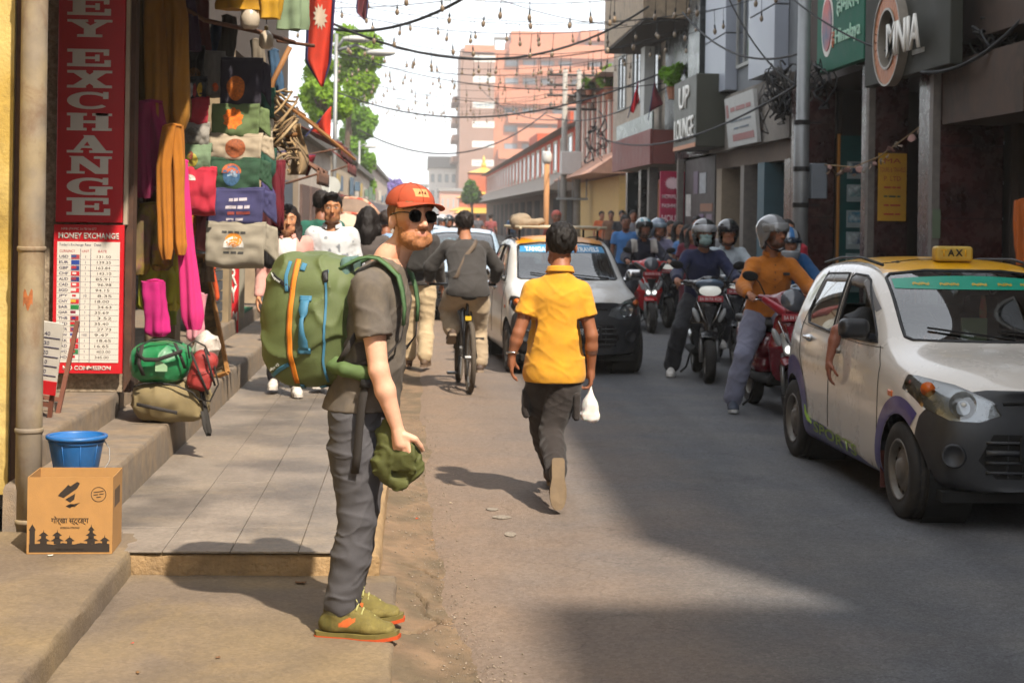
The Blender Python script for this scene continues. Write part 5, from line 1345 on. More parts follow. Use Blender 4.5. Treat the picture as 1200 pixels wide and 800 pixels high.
def skin_color(c,Rm,s,base,lips=None,beard=None,brow='#1c130f',eyes=True,blush=.25,stub=0.0):
 c = np.array(c); Q = np.array(Rm.transposed()); base = lin(base)
 def fn(V):
  L = (V - c) @ Q.T / s; x,y,z = L[:,0],L[:,1],L[:,2]
  col = np.repeat(base[None,:],len(V),0)
  n = vnoise(V[:,0] * 22,V[:,1] * 22,V[:,2] * 22)[:,None]
  col = col * (1 + .06 * n)
  inh = (np.abs(x) < .1) & (np.abs(y) < .15) & (np.abs(z) < .15)
  front = inh & (y < -.03)
  def mixin(w,target):
   nonlocal col
   col = col * (1 - w[:,None]) + lin(target)[None,:] * w[:,None]
  red = base * np.array([1.05,.78,.72])
  w = blush * np.exp(-(((np.abs(x) - .042) / .022) ** 2 + ((z + .022) / .022) ** 2)) * front + blush * np.exp(-((x / .014) ** 2 + ((z + .02) / .018) ** 2)) * front
  col = col * (1 - w[:,None]) + red[None,:] * w[:,None]
  if beard is not None or stub:
   m = front * np.clip((-.028 - z) / .02,0,1) * np.clip((np.abs(x) - .0) * 99 + 1,0,1)
   m = m * (1 - np.exp(-((x / .026) ** 2 + ((z + .053) / .011) ** 2)))
   side = inh * (np.abs(x) > .05) * np.clip((.02 - z) / .03,0,1) * np.clip((.012 - y) / .02,0,1)
   mixin(np.clip(np.maximum(m,side) * (stub or .75),0,1),beard or '#2a1d18')
  w = np.exp(-((x / .021) ** 4 + ((z + .053) / .0095) ** 4)) * front * (y < -.07)
  mixin(w * .6,lips or '#8e4a42')
  if eyes:
   ex = np.abs(x) - .031
   w = np.exp(-((ex / .0135) ** 4 + ((z - .018) / .0065) ** 4)) * front
   mixin(w * .85,'#c9bdb2'); w2 = np.exp(-((ex / .0065) ** 4 + ((z - .018) / .0068) ** 4)) * front; mixin(w2,'#120c0a')
   w = np.exp(-((ex / .016) ** 4 + ((z - .0255) / .0028) ** 2)) * front; mixin(w * .8,'#1a1110')
   w = np.exp(-(((ex + .0) / .021) ** 4 + ((z - .045 + 3 * (ex - .004) ** 2 * 4) / .0055) ** 2)) * front; mixin(w * .9,brow)
  return np.clip(col,0,1)
 return fn
def hair_sdf(name,c,Rm,s,mat,parent,style='short',res=.008,seed=1.0):
 c = V3(c)
 def P(x,y,z): return c + Rm @ (V3((x,y,z)) * s)
 lo = [c[i] - .2 * s - (.5 if (style == 'long' and i == 2) else 0) for i in range(3)]; hi = [c[i] + .22 * s for i in range(3)]
 S = SDF(lo,hi,res)
 S.ell(P(0,.022,.046),[.086 * s,.106 * s,.094 * s],Rm,0)
 if style == 'quiff':
  S.ell(P(0,-.052,.118),[.058 * s,.042 * s,.030 * s],Rm,.02)
 if style == 'long':
  for sg in (1,-1): S.chain([P(sg * .07,.03,.03),P(sg * .088,.035,-.08),P(sg * .098,-.02,-.19),P(sg * .088,-.10,-.30),P(sg * .085,-.12,-.40)],[.042 * s,.042 * s,.045 * s,.035 * s,.02 * s],.02)
  S.chain([P(0,.08,.0),P(0,.085,-.12),P(0,.08,-.26)],[.07 * s,.08 * s,.05 * s],.03)
 elif style == 'bun':
  S.ell(P(0,.12,.06),[.04 * s,.04 * s,.04 * s],Rm,.01)
 if style == 'long':
  S.ell(P(0,-.115,-.035),[.064 * s,.075 * s,.095 * s],Rm,.012,'sub')
 else:
  S.ell(P(0,-.135,-.035),[.10 * s,.085 * s,.098 * s],Rm,.010,'sub')
  S.box(P(0,-.05,-.09),[.2 * s,.10 * s,.075 * s],.02,Rm,.012,'sub')
  S.box(P(0,.10,-.125),[.2 * s,.16 * s,.06 * s],.02,Rm,.012,'sub')
  for sg in (1,-1): S.ell(P(sg * .085,.008,-.012),[.02 * s,.026 * s,.038 * s],Rm,.006,'sub')
 def fn(X,Y,Z): return (.008 * vnoise(X * 60 + seed,Y * 60,Z * 26) + .005 * vnoise(X * 130,Y * 130 + seed,Z * 50)) * s
 S.disp(fn)
 return S.build(name,mat,parent)
hairm = lambda c: M('hair' + c,c,.62,var=.5,scale=90,spec=.3,bump=.002,bscale=260)
def shoe(S,an,fwd,s=1.0,up=(0,0,1)):
 an = V3(an); f = V3(fwd).normalized(); u = V3(up); u = (u - f * u.dot(f)).normalized(); sd = f.cross(u)
 heel = an - u * .055 * s - f * .045 * s; ball = an - u * .058 * s + f * .11 * s; toe = an - u * .062 * s + f * .175 * s
 S.ecap(heel,ball,(.036 * s,.036 * s),(.046 * s,.034 * s),sd,.01); S.ecap(ball,toe,(.046 * s,.034 * s),(.036 * s,.024 * s),sd,.02)
 S.cap(an - u * .02 * s - f * .01 * s,heel + f * .03 * s,.042 * s,.04 * s,.03)
 S.cap(an - u * .012 * s,an - u * .03 * s + f * .09 * s,.040 * s,.030 * s,.03)
def sole(an,fwd,s=1.0,up=(0,0,1),th=.024):
 an = V3(an); f = V3(fwd).normalized(); u = V3(up); u = (u - f * u.dot(f)).normalized(); sd = f.cross(u)
 out = []; prof = [(-.085,.026),(-.075,.036),(-.03,.037),(.03,.036),(.09,.047),(.14,.047),(.185,.036),(.208,.018)]
 L_ = [(a,w) for a,w in prof] + [(a,-w) for a,w in prof[::-1]]
 b = MB(); n = len(L_)
 base = an - u * (.098 * s)
 vs = [base + f * a * s + sd * w * s + u * (.012 * max(0,(a - .12) / .09)) * s for a,w in L_] + [base + f * a * s * 1.0 + sd * w * s * 1.02 + u * (th * s + .016 * max(0,(a - .12) / .09) * s) for a,w in L_]
 b.add(vs,[tuple(range(n - 1,-1,-1)),tuple(range(n,2 * n))] + [(i,(i + 1) % n,n + (i + 1) % n,n + i) for i in range(n)])
 return b
def figure(label,loc,rz,J=None,sc_=1.0,res=.010,skin='#a8714e',head=(0,0,0),hair=('short','#17110e'),top=('#888888','tee'),bottom=('#333333','long'),shoes=('#dddddd','#eeeeee'),group=None,
           face=None,hands=None,feet=None,helmet=None,top_col=None,hem=.90,wr_amp=.007,build=1.0,extra=None,parts=('body','top','bottom','shoes','hair'),name='person',neckline=.0,toe=None,seated=False,mats=None,loose=0.0,hs=1.06):
 t = thing(name,label,'person',loc,rz,group); mats = mats or {}
 j = {k: V3(v) * sc_ for k,v in {**J0,**(J or {})}.items()}
 Rm = Euler((R(head[1]),R(head[2]),R(head[0])),'XYZ').to_matrix()
 allp = np.array([tuple(v) for v in j.values()]); lo = allp.min(0) - .30; hi = allp.max(0) + .30; lo[2] = max(lo[2],-.05)
 B = build
 # ---------- skin
 S = SDF(lo,hi,res)
 head_sdf(S,j['head'],Rm,sc_ * hs)
 S.cap(j['neck'] + V3((0,0,-.03)),j['head'] + Rm @ V3((0,.022,-.05)),.055 * B,.050,.025)
 S.ecap(j['waist'],j['chest'],(.12 * B,.085),(.14 * B,.09),(1,0,0),.03); S.cap(j['chest'],j['neck'],.09,.055,.04)
 S.ecap(j['pelvis'],j['waist'],(.12 * B,.09),(.12 * B,.085),(1,0,0),.03)
 for sd in 'LR':
  sh,el,wr = j['sh' + sd],j['el' + sd],j['wr' + sd]
  S.cap(j['neck'] + V3((0,0,-.07)),sh,.05,.05,.04)
  S.cap(sh,sh.lerp(el,.5),.048 * B,.043 * B,.02); S.cap(sh.lerp(el,.5),el,.043 * B,.036 * B,.02)
  S.cap(el,el.lerp(wr,.35),.036 * B,.037 * B,.015); S.cap(el.lerp(wr,.35),wr,.037 * B,.0245,.015)
  hd = (hands or {}).get(sd,{})
  d = V3(hd.get('d',(wr - el) + V3((0,-.0,-.05))));
  hand(S,wr + d.normalized() * .01,d,hd.get('palm',(1 if sd == 'L' else -1,0,0)),hd.get('thumb',(0,-1,0)),sc_ * hd.get('s',.98),hd.get('curl',.35),hd.get('k',.006))
  if bottom[1] in ('shorts','skirt'):
   S.cap(j['kn' + sd],j['an' + sd],.055,.036,.02)
  else: S.cap(j['an' + sd].lerp(j['kn' + sd],.3),j['an' + sd],.036,.034,.01); S.cap(j['hip' + sd],j['kn' + sd],.06,.045,.02); S.cap(j['kn' + sd],j['an' + sd].lerp(j['kn' + sd],.25),.044,.034,.02)
 body = S.build('body',skinm,t,color=skin_color(j['head'],Rm,sc_ * hs,skin,**(face or {})))
 # ---------- trousers
 if 'bottom' in parts:
  S = SDF(lo,hi,res); a = .014 + loose
  S.ecap(j['pelvis'],j['waist'] + V3((0,0,-.03)),(.155 * B + a * .5,.118 + a * .5),(.118 * B + a * .5,.088 + a * .5),(1,0,0),.03)
  for sd in 'LR':
   hp,kn,an = j['hip' + sd],j['kn' + sd],j['an' + sd]
   S.cap(hp,hp.lerp(kn,.35),.093 * B + a * .6,.087 * B + a,.03); S.cap(hp.lerp(kn,.35),kn,.087 * B + a,.058 + a,.02)
   e = kn.lerp(an,.93 if bottom[1] != 'shorts' else .2)
   S.cap(kn,kn.lerp(an,.4),.058 + a,.058 + a * 1.1,.02); S.cap(kn.lerp(an,.4),e,.058 + a * 1.1,.044 + a * 1.5,.02)
  if bottom[1] == 'skirt': S.ecap(j['pelvis'],(j['anL'] + j['anR']) / 2 + V3((0,0,.1)),(.16,.13),(.22,.17),(1,0,0),.05)
  S.wrinkle(wr_amp * 1.25,(11,11,17),2.0 + loc[0])
  S.build('trousers' if bottom[1] != 'skirt' else 'skirt',mats.get('bottom') or M('cloth' + bottom[0],bottom[0],.9,var=.12,scale=12,bump=.001,bscale=400,sheen=.1),t)
 # ---------- top
 if 'top' in parts:
  S = SDF(lo,hi,res); a = .018 + loose; kind = top[1]
  ch,wa,pe = j['chest'],j['waist'],j['pelvis']
  S.ecap(wa,ch,(.148 * B + a,.108 + a),(.158 * B + a,.112 + a),(1,0,0),.03)
  S.ecap(pe.lerp(wa,-.25),wa,(.172 * B + a,.132 + a),(.148 * B + a,.110 + a),(1,0,0),.03)
  S.cap(ch + V3((0,0,.02)),j['neck'] + V3((0,.0,-.035)),.105,.066,.05)
  for sd in 'LR':
   sh,el,wr = j['sh' + sd],j['el' + sd],j['wr' + sd]
   S.cap(j['neck'] + V3((0,0,-.055)),sh + V3((0,0,-.005)),.056,.050 + a * .3,.04); S.cap(ch,sh + V3((0,0,-.03)),.095,.058,.05)
   if kind in ('tee','polo'):
    S.cap(sh,sh.lerp(el,.62),.052 * B + a * .5,.055 * B + a * .8,.025)
   else:
    S.cap(sh,el,.051 * B + a * .5,.044 * B + a * .7,.025); S.cap(el,el.lerp(wr,.93),.046 * B + a * .7,.034 + a * .6,.02)
  if kind in ('tee','polo'):
   for sd in 'LR':
    sh,el = j['sh' + sd],j['el' + sd]; d = (el - sh).normalized(); q = sh + (el - sh) * .60
    g = S.sub(np.array(q) - .13 + np.array(d) * .10,np.array(q) + .13 + np.array(d) * .10)
    if g:
     sl,X,Y,Z = g; pl = (X - q.x) * d.x + (Y - q.y) * d.y + (Z - q.z) * d.z
     rad = np.sqrt(np.maximum(0,(X - q.x) ** 2 + (Y - q.y) ** 2 + (Z - q.z) ** 2 - pl ** 2))
     S.d[sl] = np.where(rad < .10,np.maximum(S.d[sl],pl),S.d[sl])
  S.wrinkle(wr_amp,(10,10,15),4.0 + loc[1])
  hz_ = hem * sc_
  if not seated: S.cut((0,0,hz_),(0,.0,-1))
  else: S.cut(pe + V3((0,0,-.05)),(0,-.15,-1))
  S.cap(j['neck'] + V3((0,-.02,-.02)),j['neck'] + V3((0,-.03,.12)),.052 + neckline,.062,.006,'sub')
  o = S.build({'tee': 't_shirt','polo': 'polo_shirt','shirt': 'shirt','jacket': 'jacket','sweater': 'sweater'}[kind],mats.get('top') or (M('cloth_attr',attr='Col',rough=.9,var=.1,scale=14,bump=.001,bscale=400,sheen=.1) if top_col else M('cloth' + top[0],top[0],.9,var=.12,scale=14,bump=.001,bscale=400,sheen=.1)),t,color=top_col)
  if kind in ('shirt','polo','jacket'):
   b = MB(); nk = j['neck']
   def colr(u,v):
    rr = .064 + .012 * (1 - v)
    a2 = abs(u - .5) * 2; rr += .010
    return nk + V3((rr * math.sin(-PI + a2 * 0 + (u - .5) * 5.3) * -1,rr * math.cos((u - .5) * 5.3),-.012 + .034 * v - .030 * a2 ** 2)) + V3((0,-.012,.012))
   b.sheet(colr,22,5,.006); b.build('collar',o.data.materials[0] if not top_col else M('cloth' + top[0],top[0],.9,var=.12,scale=14),o,smooth=True)
 # ---------- shoes
 if 'shoes' in parts and shoes:
  for sd in 'LR':
   ft = (feet or {}).get(sd,{}); f = ft.get('f',(.12 if sd == 'R' else -.12,-1,0)); u = ft.get('u',(0,0,1))
   an = j['an' + sd]; S = SDF(np.array(an) - .28,np.array(an) + .28,min(res,.009)); shoe(S,an,f,sc_,u)
   pl_n = V3(u).normalized(); S.cut(an - pl_n * .085,-pl_n); S.cut(an + pl_n * .028,pl_n)
   so = S.build('shoe',M('shoe' + shoes[0],shoes[0],.7,var=.15,scale=20),t)
   sole(an,f,sc_,u).build('sole',M('shoe_sole' + shoes[1],shoes[1],.75,var=.15,scale=20),so)
 if 'hair' in parts and hair:
  hair_sdf('hair',j['head'],Rm,sc_ * hs,hairm(hair[1]),t,hair[0],res=max(.006,res * .8),seed=loc[0])
 return t,j,Rm
def helmet(t,j,Rm,col,s=1.0 ,style='open',res=.008,visor='#3a3d42',stripe=None,hname='helmet'):
 """motorcycle helmet: shell with face opening, rim and visor"""
 s = s * 1.05
 c = j['head']
 def P(x,y,z): return c + Rm @ (V3((x,y,z)) * s)
 lo = np.array(c) - .22; hi = np.array(c) + .24
 S = SDF(lo,hi,res)
 S.ell(P(0,.022,.050),[.122 * s,.146 * s,.126 * s],Rm,0)
 if style == 'full':
  S.ecap(P(0,.0,.0),P(0,-.03,-.075),(.118 * s,.125 * s),(.10 * s,.12 * s),Rm @ V3((1,0,0)),.03)
 else:
  S.ecap(P(0,.03,.0),P(0,.035,-.06),(.116 * s,.10 * s),(.104 * s,.09 * s),Rm @ V3((1,0,0)),.03)
 S.box(P(0,-.19 if style == 'full' else -.16,-.0 if style == 'full' else -.075),(.088 * s,.12 * s,.052 * s) if style == 'full' else (.086 * s,.15 * s,.125 * s),.03,Rm,.012,'sub')
 S.ell(P(0,.015,.01),[.094 * s,.115 * s,.105 * s],Rm,.0,'sub'); S.cap(P(0,.01,-.05),P(0,.01,-.3),.092 * s,.10 * s,.0,'sub')
 Q = np.array(Rm.transposed()); cc = np.array(c)
 def colf(V):
  L = (V - cc) @ Q.T / s; o = np.repeat(lin(col)[None],len(V),0)
  if stripe:
   for (test,cl) in stripe: m = test(L[:,0],L[:,1],L[:,2]); o[m] = lin(cl)
  return o
 h = S.build(hname,M('helmet_paint',attr='Col',rough=.2,var=.04,coat=.8),t,color=colf)
 S = SDF(lo,hi,res)   # visor, pushed up or down
 S.ell(P(0,.016,.058 if style == 'open' else .03),[.128 * s,.152 * s,.116 * s],Rm,0); S.ell(P(0,.02,.05),[.1235 * s,.1465 * s,.124 * s],Rm,0,'sub')
 S.box(P(0,.16,.05),(.3,.155 * s,.3),.0,Rm,0,'sub'); S.box(P(0,-.1,.205 if style == 'open' else .19),(.3,.3,.105 * s),.0,Rm,0,'sub'); S.box(P(0,-.1,-.10 if style == 'full' else -.095),(.3,.3,.115 * s),0,Rm,0,'sub')
 S.build('visor',M('visor' + visor,visor,.12,var=.05,spec=.8),h)
 b = MB(); ps = [P(sg * x,y,z) for sg,x,y,z in ((1,.098,-.0,-.05),(1,.07,-.045,-.11),(1,.0,-.065,-.128),(-1,.07,-.045,-.11),(-1,.098,.0,-.05))]
 b.tube(ps,.007,6); b.build('chin_strap',M('seal_black'),h,smooth=True)
 return h
# ---------- the backpacker on the lower pavement
MP = at_z(419,737,.052); MP = Vector((MP.x,MP.y,.050)); MRZ = 80.0
def mf(u,v,x=0.0,u0=419.0,v0=737.0):
 """photo pixel on the figure's plane -> figure coordinates (x = depth across the body, + away from camera)"""
 return (x,-(u - u0) * (MP.y + x) / FPX,(v0 - v) * (MP.y / FPX))
HS = 1.0
JM = dict(head=mf(475,260),neck=mf(449,303),chest=mf(436,350),waist=mf(430,425),pelvis=mf(420,478),
          shL=(-.185,mf(437,0)[1],mf(0,336)[2]),elL=(-.235,mf(453,0)[1],mf(0,427)[2]),wrL=(-.215,mf(474,0)[1],mf(0,492)[2]),
          shR=(.185,mf(442,0)[1],mf(0,337)[2]),elR=(.25,mf(432,0)[1],mf(0,425)[2]),wrR=(.24,mf(436,0)[1],mf(0,492)[2]),
          hipL=(-.085,mf(418,0)[1],mf(0,486)[2]),knL=(-.10,mf(423,0)[1],mf(0,602)[2]),anL=(-.10,mf(405,0)[1],.105),
          hipR=(.09,mf(418,0)[1],mf(0,486)[2]),knR=(.11,mf(413,0)[1],mf(0,602)[2]),anR=(.13,mf(396,0)[1],.105))
greyt = M('heather_tee','#5d564f',.95,var=.16,scale=30,bump=.0016,bscale=420,tint2='#665d52')
pantm = M('charcoal_pants','#4a494d',.85,var=.10,scale=10,bump=.0012,bscale=300)
tm,jm,Rh = figure('red bearded backpacker in orange cap and sunglasses standing on the lower pavement',MP,R(MRZ),JM,1.0,.0052,'#d8a58b',head=(-52,-3,3),hair=None,
 top=('#5d564f','tee'),bottom=('#4a494d','long'),shoes=None,face=dict(beard='#b0673f',lips='#b8685c',eyes=False,blush=.35),hem=mf(0,478)[2],wr_amp=.0062,build=1.06,hs=HS,mats=dict(top=greyt,bottom=pantm),
 hands=dict(L=dict(d=(0.05,-.25,-1),palm=(1,-.2,0),thumb=(.15,-1,0),curl=.6,s=1.1,k=.002),R=dict(curl=.7)),loose=.002)
def HP(x,y,z): return jm['head'] + Rh @ (V3((x,y,z)) * HS)
S = SDF(np.array(jm['head']) - .2,np.array(jm['head']) + .2,.0040)
head_sdf(S,jm['head'],Rh,HS,ears=False); S.ell(HP(0,-.070,-.094),(.02,.02,.016),Rh,.02)
def beard_fn(X,Y,Z):
 L = (np.stack([X,Y,Z],1) - np.array(jm['head'])) @ np.array(Rh) / HS; x,y,z = L[:,0],L[:,1],L[:,2]
 n = vnoise(X * 70,Y * 70,Z * 70)
 line = np.where(y < -.02,-.040 + (y + .08) * .42,-.015 + (y + .02) * 3.2)       # cheek line rising to the sideburn
 m = np.clip((line + .006 * n - z) / .012,0,1) * np.clip((.012 + .004 * n - y) / .012,0,1)
 m = np.maximum(m,np.clip((.03 - z) / .01,0,1) * np.clip((y + .022) / .008,0,1) * np.clip((.004 - y) / .006,0,1) * (np.abs(x) > .05))
 m = np.maximum(m,(y < -.07) * np.clip(1 - np.abs(z + .038) / .010,0,1) ** .5 * np.clip((.034 - np.abs(x)) / .01,0,1))
 m = m * (1 - np.exp(-((x / .0235) ** 4 + ((z + .053) / .0105) ** 4)))
 m = m * np.clip((z + .125) / .01,0,1)
 hair = .0016 * vnoise(X * 260,Y * 260,Z * 120) + .001 * vnoise(X * 420,Y * 420,Z * 200)
 return .0026 - m * (.0044 + .0014 * n) + hair * m
S.disp(beard_fn,.03)
S.build('beard',M('beard_ginger','#a06a44',.75,var=.4,scale=120,bump=.0015,bscale=600),tm,smooth=0)
S = SDF(np.array(jm['head']) - .2,np.array(jm['head']) + .2,.0045)
S.ell(HP(0,.020,.038),[q * HS for q in (.082,.102,.089)],Rh,0)
S.ell(HP(.0,-.074,.062),(.055,.026,.017),Rh,.012); S.ell(HP(-.045,-.060,.056),(.03,.03,.02),Rh,.012)
S.box(HP(0,-.09,-.055),(.2,.09,.10),.02,Rh,.01,'sub'); S.box(HP(0,.1,-.14),(.2,.2,.085),.02,Rh,.01,'sub'); S.box(HP(0,0,.172),(.3,.3,.075),0,Rh,0,'sub')
for sg in (1,-1): S.ell(HP(sg * .085,.010,-.006),(.022,.028,.040),Rh,.006,'sub')
S.disp(lambda X,Y,Z: .006 * vnoise(X * 70,Y * 70,Z * 40) + .0035 * vnoise(X * 170,Y * 170,Z * 90))
S.build('hair',M('hair_ginger','#7a4826',.5,var=.5,scale=80,bump=.002,bscale=400),tm)
S = SDF(np.array(jm['head']) - .26,np.array(jm['head']) + .26,.0045)
S.ell(HP(0,.016,.070),[q * HS for q in (.094,.113,.084)],Rh,0); S.box(HP(0,0,-.047),(.3,.3,.105 * HS),0,Rh @ Matrix.Rotation(R(7),3,'X'),.004,'sub')
capm = M('cap_rust','#a54527',.85,var=.08,scale=18,bump=.0008,bscale=500)
cp = S.build('cap',capm,tm)
b = MB()
def brim(u,v):
 a = R(-72 + 144 * u); r0 = V3((.088 * math.sin(a),.012 - .108 * math.cos(a),.069 + .004 * (1 - math.cos(a))))
 ext = .085 * max(0,math.cos(a)) ** .55
 q = r0 + V3((.30 * ext * math.sin(a),-ext,.002 - .10 * ext)) * v
 q.z -= 2.6 * (q.x ** 2) * v - .0
 return HP(*q)
b.sheet(brim,30,10,.004); b.build('brim',capm,cp,smooth=True)
for a in (0,60,120):
 b = MB(); ps = []
 for k in range(13):
  th = R(4 + 172 * k / 12); ca,sa = math.cos(R(a + 90)),math.sin(R(a + 90))
  x,y,z = .0945 * math.cos(th) * ca,.016 + .1135 * math.cos(th) * sa,.071 + .0845 * math.sin(th)
  ps.append(HP(x,y,z))
 b.tube(ps,.0016,5); b.build('seam',M('cap_seam','#8d3a20',.9),cp,smooth=True)
b = MB(); b.lathe([(.008,0),(.006,.005),(.001,.007)],10,Matrix.Translation(HP(0,.016,.153)) @ Rh.to_4x4()); b.build('button',capm,cp,smooth=True)
b = MB()
b.grid(lambda u,v: HP((u - .5) * .062,.016 - .1145 * math.sqrt(max(.01,1 - ((u - .5) * .062 / .0945) ** 2 - ((.024 + .034 * v) / .0845) ** 2)),.094 + .034 * v),10,6); pt = b.build('patch',M('cap_patch','#c98a58',.8),cp,smooth=True,fix=False)
b = MB();
for x in (-.012,.0,.012):
 b2 = MB(); yy = .016 - .116 * math.sqrt(1 - ((.111 - .070) / .0845) ** 2)
 b2.prism([(x - .006,.105),(x + .006,.105),(x,.118)],1,yy - .0012,yy + .001); me = b2.mesh('peak'); me.transform(Matrix.Translation(jm['head']) @ Rh.to_4x4() @ Matrix.Scale(HS,4)); link('peak_mark',me,M('patch_mark','#5a2a18',.8),pt)
def cs_(q): return math.copysign(abs(q) ** .8,q)
fr = M('frame_black','#15161a',.25,spec=.6); gl = None
b = MB(); gm = Matrix.Translation(jm['head']) @ Rh.to_4x4() @ T(0,-.0985 * HS,.0165 * HS,s=HS)
for sg in (1,-1):
 b.tube([gm @ V3((sg * .034 + .0255 * cs_(math.cos(a)) * (1.0),.004 * 0 + .22 * (.034 * 0 + (sg * .034 + .0255 * cs_(math.cos(a)))) ** 2 * 16 * .12,.0205 * cs_(math.sin(a)) + .002 * math.sin(a) ** 3)) for a in [2 * PI * k / 24 for k in range(24)]],.0032,6,closed=True)
 b.tube([gm @ V3((sg * .060,.003,.012)),gm @ V3((sg * .075,.012,.013)),gm @ V3((sg * .0835,.05,.014)),gm @ V3((sg * .0835,.112,.008)),gm @ V3((sg * .083,.130,-.012))],.0030,6)
b.tube([gm @ V3((-.009,.001,.007)),gm @ V3((0,-.002,.010)),gm @ V3((.009,.001,.007))],.0032,6)
sgl = b.build('sunglasses',fr,tm,smooth=True)
for sg in (1,-1):
 b = MB(); n = 24; vs = [gm @ V3((sg * .034,+.0022,0))] + [gm @ V3((sg * .034 + .0255 * cs_(math.cos(2 * PI * k / n)),.22 * (sg * .034 + .0255 * cs_(math.cos(2 * PI * k / n))) ** 2 * 16 * .12,.0205 * cs_(math.sin(2 * PI * k / n)))) for k in range(n)]
 b.add(vs,[(0,1 + k,1 + (k + 1) % n) for k in range(n)]); b.build('lens',M('lens_dark','#06070a',.06,spec=.9,var=.02),sgl,smooth=True)
for sd,f in (('L',(-.10,-1,0)),('R',(.10,-1,0))):
 an = jm['an' + sd]; S = SDF(np.array(an) - .30,np.array(an) + .30,.0055); s_ = 1.12; an2 = an + V3((0,0,.005))
 shoe(S,an2,f,s_); S.cap(an2 + V3((0,.0,.0)),an2 + V3((0,0,.035)),.046,.044,.02); S.cut(an2 - V3((0,0,.086)),(0,0,-1)); S.cut(an2 + V3((0,0,.040)),(0,-.35,1)); S.cap(an2 + V3((0,0,.02)),an2 + V3((0,0,.1)),.036,.036,.004,'sub')
 S.disp(lambda X,Y,Z: .0016 * vnoise(X * 90,Y * 90,Z * 90))
 ff = V3(f).normalized()
 def colr(V,an=np.array(an2),ff=np.array(ff)):
  L = V - an; a = L @ ff; z = L[:,2]; o = np.repeat(lin('#6b6130')[None],len(V),0)
  m = (a > .01) & (a < .075) & (np.abs(z + .045 - (a - .04) * .35) < .017 * (1 - np.abs(a - .042) / .05)); o[m] = lin('#c8602a')
  m = (z < -.055 + .02 * np.sin(a * 60) * .4) & (a > .1); o[m] = lin('#7a6f3c')
  m = (a < -.02); o[m] = lin('#5c5628'); m = (z > -.02) & (a < .05); o[m] = lin('#45401f'); return o
 sh = S.build('shoe',M('shoe_attr',attr='Col',rough=.85,var=.2,scale=60,bump=.001,bscale=500),tm,color=colr)
 sole(an2 + V3((0,0,-.000)),f,s_ * 1.02,th=.020).build('sole',M('sole_olive','#6a602f',.8,var=.15,scale=30),sh)
 sole(an2 + V3((0,0,-.0015)),f,s_ * 1.045,th=.009).build('outsole',M('sole_orange','#b8481a',.75,var=.1),sh)
 sd_ = V3((-ff.y,ff.x,0))
 for k in range(5):
  q = an2 + ff * (.045 + k * .020) * s_ + V3((0,0,.030 - k * .0135)); b = MB(); b.tube([q - sd_ * .030 - V3((0,0,.016)),q + V3((0,0,.004)),q + sd_ * .030 - V3((0,0,.016))],.0042,5); b.build('lace',M('lace','#a3a067',.8),sh,smooth=True)
 q = an2 + ff * .05 + V3((0,0,.034))
 for w in (-1,1):
  b = MB(); b.tube([q + ff * .01 * k + sd_ * w * .012 * k + V3((0,0,.012 * math.sin(k))) for k in range(4)],.0024,5); b.build('lace_end',M('lace'),sh,smooth=True)
# ---------- backpack (a thing of its own)
olive = M('pack_olive','#55613a',.62,var=.12,scale=8,bump=.0012,bscale=220,spec=.45)
bp = thing('backpack','olive green travel backpack with orange zip worn by the backpacker','backpack',MP,R(MRZ))
def bf(u,v,x=0.0): q = mf(u,v,x); return V3((x,q[1],q[2]))
res = .007
S = SDF((-.34,.0,.90),(.30,.62,1.62),res)
C = bf(363,375); tilt = Matrix.Rotation(R(5),3,'X')
S.box(C,(.185,.185,.262),.13,tilt,0)
S.ell(C + V3((0,.07,.02)),(.175,.135,.235),tilt,.06)
S.ell(C + V3((0,.06,-.12)),(.17,.13,.14),tilt,.06)
S.ell(C + V3((-.05,-.03,-.02)),(.165,.15,.24),tilt,.05)
def pk(X,Y,Z):
 a = vnoise(X * 9,Y * 8 + Z * 5,Z * 10 + 3); bq = vnoise(X * 20 + 7,Y * 18 + Z * 14,Z * 24)
 return .010 * (1 - 2.2 * np.abs(a)) * .6 + .003 * bq - .012 * np.clip(1 - 4 * np.abs(vnoise(X * 7 + 2,Y * 6 - Z * 5,Z * 6 + Y * 3)),0,1) ** 2 + .005
S.disp(pk,.07)
pv,pf = S.mesh(); PBV = BVHTree.FromPolygons([Vector(v) for v in pv.tolist()],pf.tolist())
S.build('pack_body',olive,bp)
def onp(u,v,off=.004):
 """point on the camera-facing skin of the pack under a photo pixel"""
 q = bf(u,v,0); h = PBV.ray_cast(V3((-1.2,q.y,q.z)),V3((1,0,0)))
 if h[0] is None: h = PBV.find_nearest(V3((-.1,q.y,q.z)))
 return h[0] + h[1].normalized() * off
def band(pts,w,mat,name,th=.004,off=.004,n=26,parent=bp,world=False):
 """strap laid on the pack along photo pixels, w in metres"""
 P_ = []
 for i in range(n):
  f = i / (n - 1) * (len(pts) - 1); a = min(int(f),len(pts) - 2); g = f - a
  P_.append((pts[a][0] + (pts[a + 1][0] - pts[a][0]) * g,pts[a][1] + (pts[a + 1][1] - pts[a][1]) * g))
 k = FPX / MP.y; rows = []
 for i,(u,v) in enumerate(P_):
  du = P_[min(i + 1,n - 1)][0] - P_[max(i - 1,0)][0]; dv = P_[min(i + 1,n - 1)][1] - P_[max(i - 1,0)][1]; L_ = math.hypot(du,dv) or 1
  nu,nv = -dv / L_ * w * k / 2,du / L_ * w * k / 2
  rows.append([onp(u + nu * s_,v + nv * s_,off) for s_ in (-1,-.5,0,.5,1)])
 b = MB(); b.sheet(lambda a,c: rows[round(c * (n - 1))][round(a * 4)],5,n,th); return b.build(name,mat,parent,smooth=True)
orz = M('zip_orange','#cf7a1c',.7,var=.1); blu = M('strap_blue','#3a7391',.7,var=.1); dkw = M('webbing_dark','#2c2826',.8,var=.15,scale=30,bump=.001,bscale=300)
